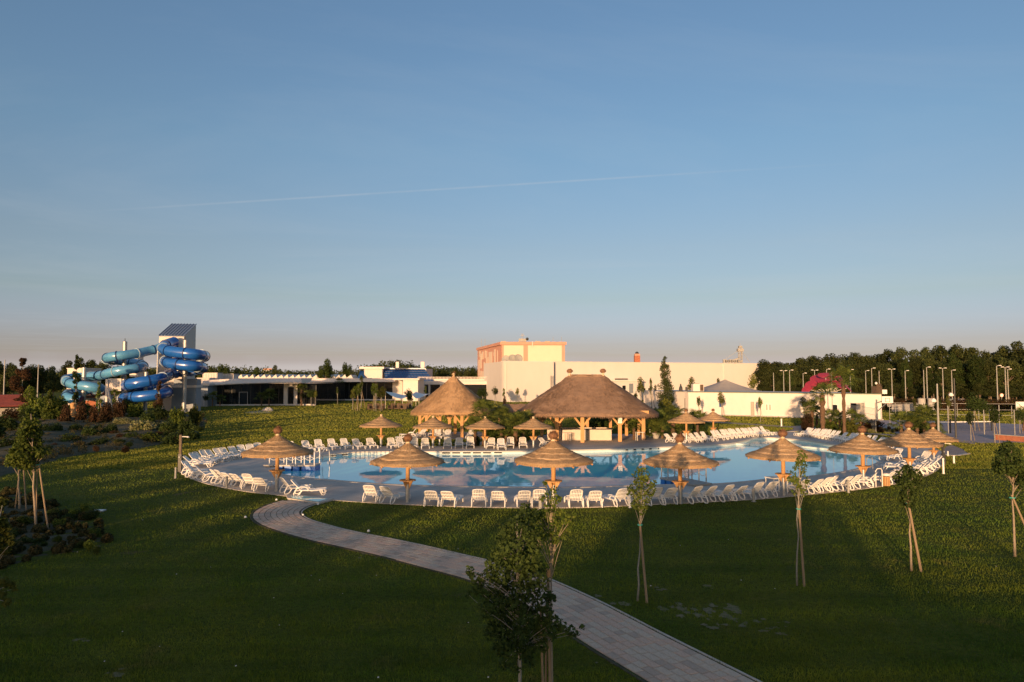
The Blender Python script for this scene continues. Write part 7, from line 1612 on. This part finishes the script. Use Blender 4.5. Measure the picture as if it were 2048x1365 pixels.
for px, pb, pt_, lab, nf, sp, tr in [(968, 893, 805, 'large fan palm left of centre between the pavilions, tallest crown', 26, 1.25, .16), (1003, 891, 817, 'fan palm right beside the tallest one between the pavilions', 24, 1.2, .14), (1031, 893, 830, 'stocky fan palm with shaggy trunk near the bar pavilion', 24, 1.15, .17), (950, 893, 838, 'low fan palm at the left of the palm group', 18, .95, .12), (1012, 893, 855, 'small low fan palm in front of the palm group', 16, .8, .1), (1046, 889, 825, 'pale fan palm touching the bar pavilion roof edge', 20, 1.1, .12),
        (1268, 880, 838, 'fan palm behind the right-hand bar pavilion posts', 16, .9, .12), (1312, 878, 842, 'bright fan palm at the right corner of the bar pavilion', 22, 1.1, .1), (1325, 877, 828, 'green fan palm right of the bar pavilion', 22, 1.15, .14), (1346, 874, 812, 'tall fan palm with brown trunk behind the left twin umbrella', 24, 1.25, .19), (1362, 874, 845, 'low fan palm behind the left twin umbrella', 16, .9, .1), (1395, 868, 822, 'fan palm between the twin umbrellas against the white wall', 22, 1.15, .13),
        (1625, 862, 803, 'bushy fan palm left of the tall palms against the white wall', 22, 1.1, .15), (1634, 860, 815, 'fan palm close left of the tall thick palm', 18, 1.0, .12), (1661, 864, 822, 'low fan palm between the two tall palms', 18, .9, .1), (1680, 866, 823, 'low fan palm left of the bare-topped palm', 18, .9, .1), (1672, 862, 828, 'small palm behind the low pair', 16, .8, .1), (1706, 867, 822, 'low palm right of the bare-topped palm', 18, .9, .1), (1722, 862, 830, 'small palm before the glass doors', 16, .85, .1),
        (1803, 882, 828, 'yellowing fan palm left of the rear umbrella', 20, 1.15, .13), (1850, 884, 815, 'dark full fan palm behind the rear umbrella', 24, 1.3, .15), (1835, 884, 836, 'low dark palm between the right palms', 18, 1.0, .12), (1868, 888, 850, 'low yellowish palm above the rear umbrella top', 16, .9, .1), (2048, 862, 818, 'palm crown cut by the right picture edge', 18, 1.1, .12),
        (492 + 31, 813, 785, 'fan palm before the first glass wing, left one', 16, 1.3, .12), (538, 813, 780, 'fan palm before the first glass wing, right one', 18, 1.5, .12), (425, 814, 786, 'fan palm at the left end of the first glass wing', 16, 1.2, .12), (440, 814, 790, 'smaller palm near the left end of the first glass wing', 14, 1.0, .1), (678, 802, 757, 'tall thin palm before the second glass wing', 14, 1.2, .14), (603, 812, 768, 'tall palm where both glass wings meet', 18, 1.4, .2)]:
    fan_palm(px, pb, pt_, lab, nf, sp, tr)
fan_palm(1646, 868, 770, 'tall thick-trunked palm against the white building', 16, 1.2, .22)
fan_palm(1689, 870, 738, 'tallest palm with bulging trunk and wind-blown crown before the magenta sculpture', 22, 1.6, .15)

# --- slim trees around the beds at left
def near_tree(name, label, base, h, cr, n, size, mat, rtr, stakes=(), seed=1, barkm=None, ties=True, limbs=12, bend=.03, aspect=1.0, group='young staked trees on the near lawn'):
    rr = random.Random(seed); t = thing(name, label, 'tree', (base.x, base.y, 0), 0, group)
    obj('crown', npmesh('crown', leaves(cr, n, size, seed, aspect), 4, mat), t); 
    m = MB(); top = max(c[2] + c[3] * .6 for c in cr); pts = [(0, 0, 0)]; tops = [c for c in cr]
    cx = sum(c[0] for c in cr) / len(cr); cy = sum(c[1] for c in cr) / len(cr)
    for k in range(1, 9): f = k / 8; pts.append((cx * f + rr.uniform(-bend, bend), cy * f + rr.uniform(-bend, bend), top * f * .97))
    m.tube(pts, [rtr * (1.2 - 1.08 * k / 8) for k in range(9)], 8)
    for c in cr[:limbs + 30]:
        zb_ = max(.35 * top, c[2] - rr.uniform(.3, .8)); f = zb_ / (top * .97); b = Vector((cx * f, cy * f, zb_)); e = Vector(c[:3]); m.tube([b, b.lerp(e, .5) + Vector((0, 0, .02)), e], [rtr * .32, rtr * .22, rtr * .08], 5, cap=False)
    m.build('trunk', barkm or M_barkw, t, smooth=True)
    for (x0, y0, x1, y1, z1, tk) in stakes: stake(t, x0, y0, x1, y1, z1, thick=tk)
    if ties and stakes:
        z = stakes[0][4] * .95; fz = z / (top * .97); tx_, ty_ = cx * fz, cy * fz; sx_, sy_ = stakes[0][2], stakes[0][3]; m = MB(); mx_, my_ = (tx_ + sx_) / 2, (ty_ + sy_) / 2; ra = abs(tx_ - sx_) / 2 + .05
        m.tube([(mx_ + ra * math.cos(2 * PI * k / 12), my_ + .06 * math.sin(2 * PI * k / 12), z) for k in range(13)], .016, 5); m.build('tie', M_tie, t)
    return t
def crx(px, py, base, r_, dy=0.0): q_ = ad(px, py, base.y + dy); return (q_.x - base.x, dy, q_.z, r_ * .82)
# tall staked sapling (right of the slim sapling)
b = at(1275, 1203); rr = random.Random(2); C1 = [crx(px, py, b, r_, rr.uniform(-.25, .25)) for px, py, r_ in [(1281, 940, .16), (1275, 950, .2), (1290, 955, .2), (1281, 965, .24), (1294, 972, .22), (1268, 975, .2), (1283, 985, .24), (1262, 985, .16), (1272, 995, .2), (1290, 998, .2), (1278, 1010, .2), (1268, 1012, .14), (1286, 1015, .16), (1304, 970, .12), (1307, 978, .13), (1300, 985, .13), (1309, 965, .08), (1302, 992, .1), (1283, 1025, .12), (1258, 978, .1), (1292, 940, .1)]]
near_tree('young_tree', 'slender sapling with one round stake tied by a green band, before the fourth umbrella', b, 4.5, C1, 850, .085, M_leaf, .026, [((at(1296, 1210) - b).x, -.15, .08, 0, zat(1042, b.y), 1.1)], 2)
b = at(1594, 1172); C1 = [crx(px, py, b, r_, rr.uniform(-.3, .3)) for px, py, r_ in [(1602, 905, .12), (1605, 915, .16), (1600, 925, .18), (1610, 930, .14), (1605, 943, .16), (1592, 935, .12), (1585, 950, .15), (1590, 962, .16), (1580, 960, .12), (1596, 970, .14), (1612, 965, .12), (1600, 980, .16), (1590, 985, .14), (1608, 985, .14), (1615, 975, .1), (1604, 950, .12), (1617, 958, .08), (1578, 945, .08)]]
near_tree('young_tree', 'sparse airy sapling with one pale stake, standing before the fifth near umbrella', b, 4.8, C1, 650, .08, M_leaf, .024, [((at(1610, 1175) - b).x, -.1, .10, 0, zat(1010, b.y), 1.1)], 3)
b = at(1823, 1143); C1 = [crx(px, py, b, r_, rr.uniform(-.35, .35)) for px, py, r_ in [(1815, 940, .2), (1805, 950, .26), (1820, 955, .26), (1832, 948, .2), (1838, 960, .2), (1798, 962, .2), (1812, 968, .28), (1828, 972, .24), (1815, 985, .26), (1806, 995, .2), (1824, 995, .22), (1820, 1008, .18), (1808, 1005, .15), (1790, 955, .1), (1845, 955, .1)]]
near_tree('young_tree', 'dark dense-crowned staked tree before the right curve of loungers', b, 4.8, C1, 1900, .095, M_leafd, .032, [((at(1845, 1146) - b).x, -.1, -.05, 0, zat(1000, b.y), 1.2)], 4, barkm=M_barkp)
b = at(2030, 1114); C1 = [crx(px, py, b, r_, rr.uniform(-.5, .5)) for px, py, r_ in [(2015, 895, .26), (2005, 905, .25), (2025, 905, .3), (2000, 920, .26), (2016, 920, .34), (2032, 920, .3), (1992, 928, .2), (1996, 940, .2), (2010, 938, .3), (2026, 940, .3), (2040, 945, .3), (2045, 930, .25), (2035, 960, .25), (2050, 960, .3), (2018, 888, .16), (2055, 945, .3), (2048, 972, .22)]]
near_tree('young_tree', 'wide dark-crowned staked tree with forked branches at the right edge', b, 5, C1, 2500, .1, M_leafd, .036, [((at(2056, 1110) - b).x + .1, -.1, -.04, 0, zat(990, b.y), 1.1)], 5, barkm=M_barkp)
# slim foreground sapling with pale trunk
b = Vector((at(1103, 1420).x, at(1103, 1420).y, 0)); 
C1 = [crx(px, py, b, r_, rr.uniform(-.2, .2)) for px, py, r_ in [(1090, 968, .07), (1097, 985, .10), (1110, 980, .09), (1088, 1000, .11), (1102, 1002, .13), (1115, 1000, .10), (1092, 1018, .12), (1108, 1022, .13), (1080, 1028, .12), (1122, 1025, .1), (1132, 1038, .12), (1140, 1042, .08), (1070, 1035, .12), (1095, 1040, .14), (1112, 1045, .13), (1085, 1055, .12), (1060, 1052, .12), (1120, 1062, .12), (1102, 1065, .12), (1088, 1075, .1), (1135, 1060, .08), (1110, 1082, .1), (1126, 1075, .07), (1075, 1070, .1), (1147, 1033, .06), (1062, 1070, .09)]]
t = near_tree('young_tree', 'slim pale-trunked sapling with bright leaves right beside the big foreground bush', b, 4.3, C1, 1300, .06, M_leaf, .026, (), 6, barkm=M_barkp, ties=False, bend=.01, limbs=14)
m = MB(); q0 = crx(1096, 1140, b, 0); m.tube([(q0[0] + .01, -.02, q0[2] - .12), (q0[0], -.02, q0[2] + .02)], .04, 8); m.build('stake_top', M_wood, t)
stake(t, (ad(1101, 1365, b.y).x - b.x), -.05, q0[0], -.03, q0[2], thick=.95)
m = MB(); m.tube([(q0[0] - .05, .1, 0), (q0[0] - .02, 0, q0[2] * .8)], .02, 6); m.build('thin_stake', M_stake, t)
# big foreground bush-tree
b = Vector((ad(1040, 1400, 12.4).x, 12.4, 0)); C1 = []
for px, py, r_ in [(1052, 1015, .12), (1045, 1032, .16), (1065, 1030, .14), (1030, 1048, .16), (1055, 1052, .2), (1012, 1062, .16), (1035, 1072, .22), (1060, 1075, .2), (1005, 1082, .18), (1025, 1095, .24), (1050, 1100, .24), (1070, 1098, .16), (1000, 1108, .2), (1018, 1120, .24), (1042, 1125, .24), (1065, 1125, .2), (1080, 1140, .18), (985, 1130, .18), (1005, 1145, .24), (1030, 1150, .26), (1058, 1152, .24), (1085, 1165, .16), (975, 1155, .18), (995, 1170, .24), (1020, 1178, .26), (1048, 1180, .26), (1075, 1185, .22), (940, 1142, .10), (950, 1155, .12), (962, 1168, .13), (955, 1180, .13), (935, 1188, .10), (945, 1150, .1), (1100, 1195, .14), (980, 1195, .2), (1005, 1205, .24), (1035, 1210, .26), (1062, 1212, .22), (1090, 1222, .2), (970, 1220, .18), (992, 1235, .22), (1020, 1240, .26), (1048, 1245, .24), (1078, 1248, .2), (1105, 1245, .18), (1122, 1252, .14), (1140, 1262, .12), (1152, 1268, .09), (1165, 1255, .06), (985, 1262, .2), (1010, 1272, .22), (1040, 1278, .24), (1070, 1275, .2), (1100, 1270, .16), (1000, 1295, .18), (1028, 1302, .2), (1055, 1300, .2), (1085, 1292, .14), (1010, 1325, .15), (1035, 1335, .15), (1060, 1322, .14)]:
    C1.append(crx(px, py, b, r_, rr.uniform(-.45, .45)))
near_tree('young_tree', 'large leafy bush-like tree in the foreground covering the paved path', b, 4.0, C1, 7000, .075, M_leafd, .032, ((.42, .1, .36, 0, 2.0, .7),), 7, ties=False, limbs=30)
C2_ = [c for c in C1]
# leafy tree at left foreground with stakes, and its neighbour
b = at(72, 1062); C1 = [crx(px, py, b, r_, rr.uniform(-.5, .5)) for px, py, r_ in [(62, 825, .22), (60, 840, .3), (55, 855, .35), (70, 850, .3), (50, 870, .36), (68, 868, .36), (45, 885, .34), (62, 888, .38), (76, 885, .26), (36, 900, .3), (55, 903, .36), (72, 905, .3), (32, 915, .26), (48, 918, .3), (66, 920, .3), (80, 908, .22), (88, 903, .18), (97, 905, .14), (30, 925, .2), (60, 932, .22), (50, 932, .2)]]
near_tree('young_tree', 'tall leafy staked tree in the dark left foreground, the right and larger one', b, 4.7, C1, 3000, .12, M_leaf, .045, (((at(88, 1066) - b).x, -.1, -.0, 0, 2.7, 1.0), (-.2, .3, -.05, 0, 2.7, .8)), 8, barkm=M_barkp)
b = at(40, 1022); C1 = [crx(px, py, b, r_, rr.uniform(-.4, .4)) for px, py, r_ in [(38, 895, .3), (30, 905, .3), (24, 915, .3), (42, 915, .3), (20, 925, .26), (36, 930, .26), (46, 928, .22)]]
near_tree('young_tree', 'smaller staked tree left of the tall leafy one in the dark left foreground', b, 4, C1, 1000, .12, M_leaf, .045, ((.35, -.1, .02, 0, 2.6, 1.0), (-.3, .1, -.02, 0, 2.6, .8)), 9, barkm=M_barkp)
b = Vector((at(-50, 1300).x, at(-50, 1300).y, 0)); C1 = [crx(px, py, b, r_, rr.uniform(-.3, .3)) for px, py, r_ in [(2, 1005, .16), (-10, 1020, .2), (5, 1045, .14), (10, 1058, .14), (18, 1075, .14), (25, 1085, .11), (0, 1080, .2), (12, 1100, .14), (-20, 1050, .3), (-30, 1090, .3), (-40, 1020, .3), (8, 1165, .14), (20, 1170, .12), (30, 1178, .08), (5, 1190, .14), (15, 1205, .12), (-20, 1170, .3), (-50, 1130, .3)]]
near_tree('young_tree', 'leafy branches of a tree mostly outside the left picture edge', b, 3.5, C1, 3200, .085, M_leafy, .04, (), 10, ties=False)
# trees in the left bed
for px, pb, ptop, w, n, mat, lab, sd in [(150, 842, 708, 8, 3200, M_leafd, 'tall slim dark columnar tree in front of the pale slide', 21), (42, 840, 713, 26, 7500, M_leafr, 'brownish tall broad tree rising above the red roof', 22), (196, 842, 762, 6, 900, M_leaf, 'small thin sapling before the blue slide end', 23), (315, 838, 762, 9, 1500, M_leafr, 'thin brownish tree in front of the lower dark coil', 24), (228, 838, 772, 8, 900, M_leaf, 'sapling with leaning stakes beside the beige platform', 25), (57, 842, 772, 16, 2500, M_leaf, 'green leafy tree behind the tall bush at the left', 26), (98, 846, 780, 10, 1200, M_leaf, 'staked green sapling between the left bushes', 27)]:
    b = at(px, pb); h = zat(ptop, b.y); rr2 = random.Random(sd); wr = w * b.y / FPX; C1 = []
    for k in range(26): f = rr2.random(); a_ = rr2.uniform(0, 6.28); ww = wr * (1 - .6 * f) * (.6 + .4 * math.sin(f * 9 + sd)); C1.append((ww * .8 * math.cos(a_), ww * .8 * math.sin(a_), h * (.25 + .72 * f), .18 + ww * .45))
    near_tree('slender_tree', lab, b, h, C1, n, .19, mat, .06, ((.7, 0, .1, 0, 3.2, 1.6),) if px in (196, 228, 98) else (), sd, ties=False, group='trees in the left bed')
p = at(146, 842); t = thing('clay_pot', 'orange lit upright clay-coloured jar shape among the copper shrubs', 'jar', (p.x, p.y, 0)); m = MB(); m.lathe([(.25, .2), (.42, .6), (.36, 1.2), (.3, 1.5), (.4, 2.2), (.25, 2.5)], 14); m.build('body', M_wood, t, smooth=True); m = MB(); m.lathe([(.45, 2.2), (.48, 2.3), (.42, 2.4)], 14); m.build('rim', M_wood, t)

# ------------------------------------------------------------------ behind the camera: unseen blocks and trees added and shaped to shade the near lawn
SA, CA = math.sin(SUN_AZ), math.cos(SUN_AZ)
def su(s_, u_): return Vector((s_ * SA + u_ * CA, s_ * CA - u_ * SA, 0))
SB_ = -60.0
def block(name, label, u0, u1, h, s0=SB_, depth=12, mat=M_hall):
    c = su(s0 - depth / 2, (u0 + u1) / 2); t = thing(name, label, 'building', (c.x, c.y, 0), -SUN_AZ)
    w = u1 - u0; m = MB(); m.box(0, 0, (h - .3) / 2, w, depth, h - .3); m.build('wall', mat, t)
    m = MB(); m.box(0, 0, h - .15, w + .3, depth + .3, .3); m.build('roof', M_slate, t)
    k = -w / 2 + 1.5
    while k < w / 2 - 1.5 and w > 5:
        m = MB(); m.box(k, depth / 2 + .02, 1.6, 1.1, .08, 1.3); f = m.build('window', M_white, t); m = MB(); m.box(k, depth / 2 + .05, 1.6, .95, .06, 1.15); o = m.build('pane', M_glass, None); o.parent = f; k += 4
    return t
block('shade_block', 'long low unseen block added to shade the near lawn, right part', -9.2, 70, 6.3)
block('shade_block', 'taller unseen block added to cast the dark patch on the lawn', -4.9, 3.2, 7.95, SB_ + 1, 10)
block('shade_block', 'long low unseen block added to shade the near lawn, left part', -110, -9.3, 6.2)
def shade_tree(u_, h, w, kind, i, s_=-64):
    c = su(s_, u_); t = thing('broadleaf_tree', f'unseen tree added behind the viewpoint for streaked shade, {ORD[i]}', 'tree', (c.x, c.y, 0), rnd.uniform(0, 6), 'added shade trees behind the viewpoint', (w / (8.2 if kind != 4 else 4.4), w / (8.2 if kind != 4 else 4.4), h / 12.2)); obj('crown', WOOD[kind][0], t); obj('trunk', WOOD[kind][3], t)
ST = [(-11.3, 8.3, 1.6, 4), (-9.2, 8.3, 1.3, 4), (-13.6, 8.2, 1.5, 4), (-15.5, 8.4, 5.4, 0), (-19.2, 8.2, 3.2, 4), (-22.5, 8.6, 5, 1), (-26.5, 8.2, 4.5, 2), (-30.5, 8.7, 4.5, 3), (-34.5, 8.4, 4.5, 5), (-39, 9.0, 5, 0), (-44, 8.8, 5, 1), (-49, 9.2, 6, 2), (-55, 9.4, 6, 3), (-61, 9.6, 6.5, 5), (-68, 9.6, 7, 0), (-76, 9.4, 7, 1), (-84, 9.2, 8, 2),
      (3.9, 8.2, 1.6, 4), (5.1, 7.5, 1.2, 4), (8.4, 7.7, 1.3, 4), (9.9, 7.3, 1.0, 4), (11.4, 7.8, 1.2, 4), (13.6, 8.2, 1.6, 4), (15.4, 7.4, 1.1, 4), (17.2, 7.9, 1.5, 4), (19.6, 8.2, 2.5, 0), (23, 7.6, 2.2, 4), (26, 8.0, 3.2, 1), (31, 8.0, 4, 2), (37, 8.0, 4, 3)]
for i, (u_, h, w, k_) in enumerate(ST): shade_tree(u_, h, w, k_, i)
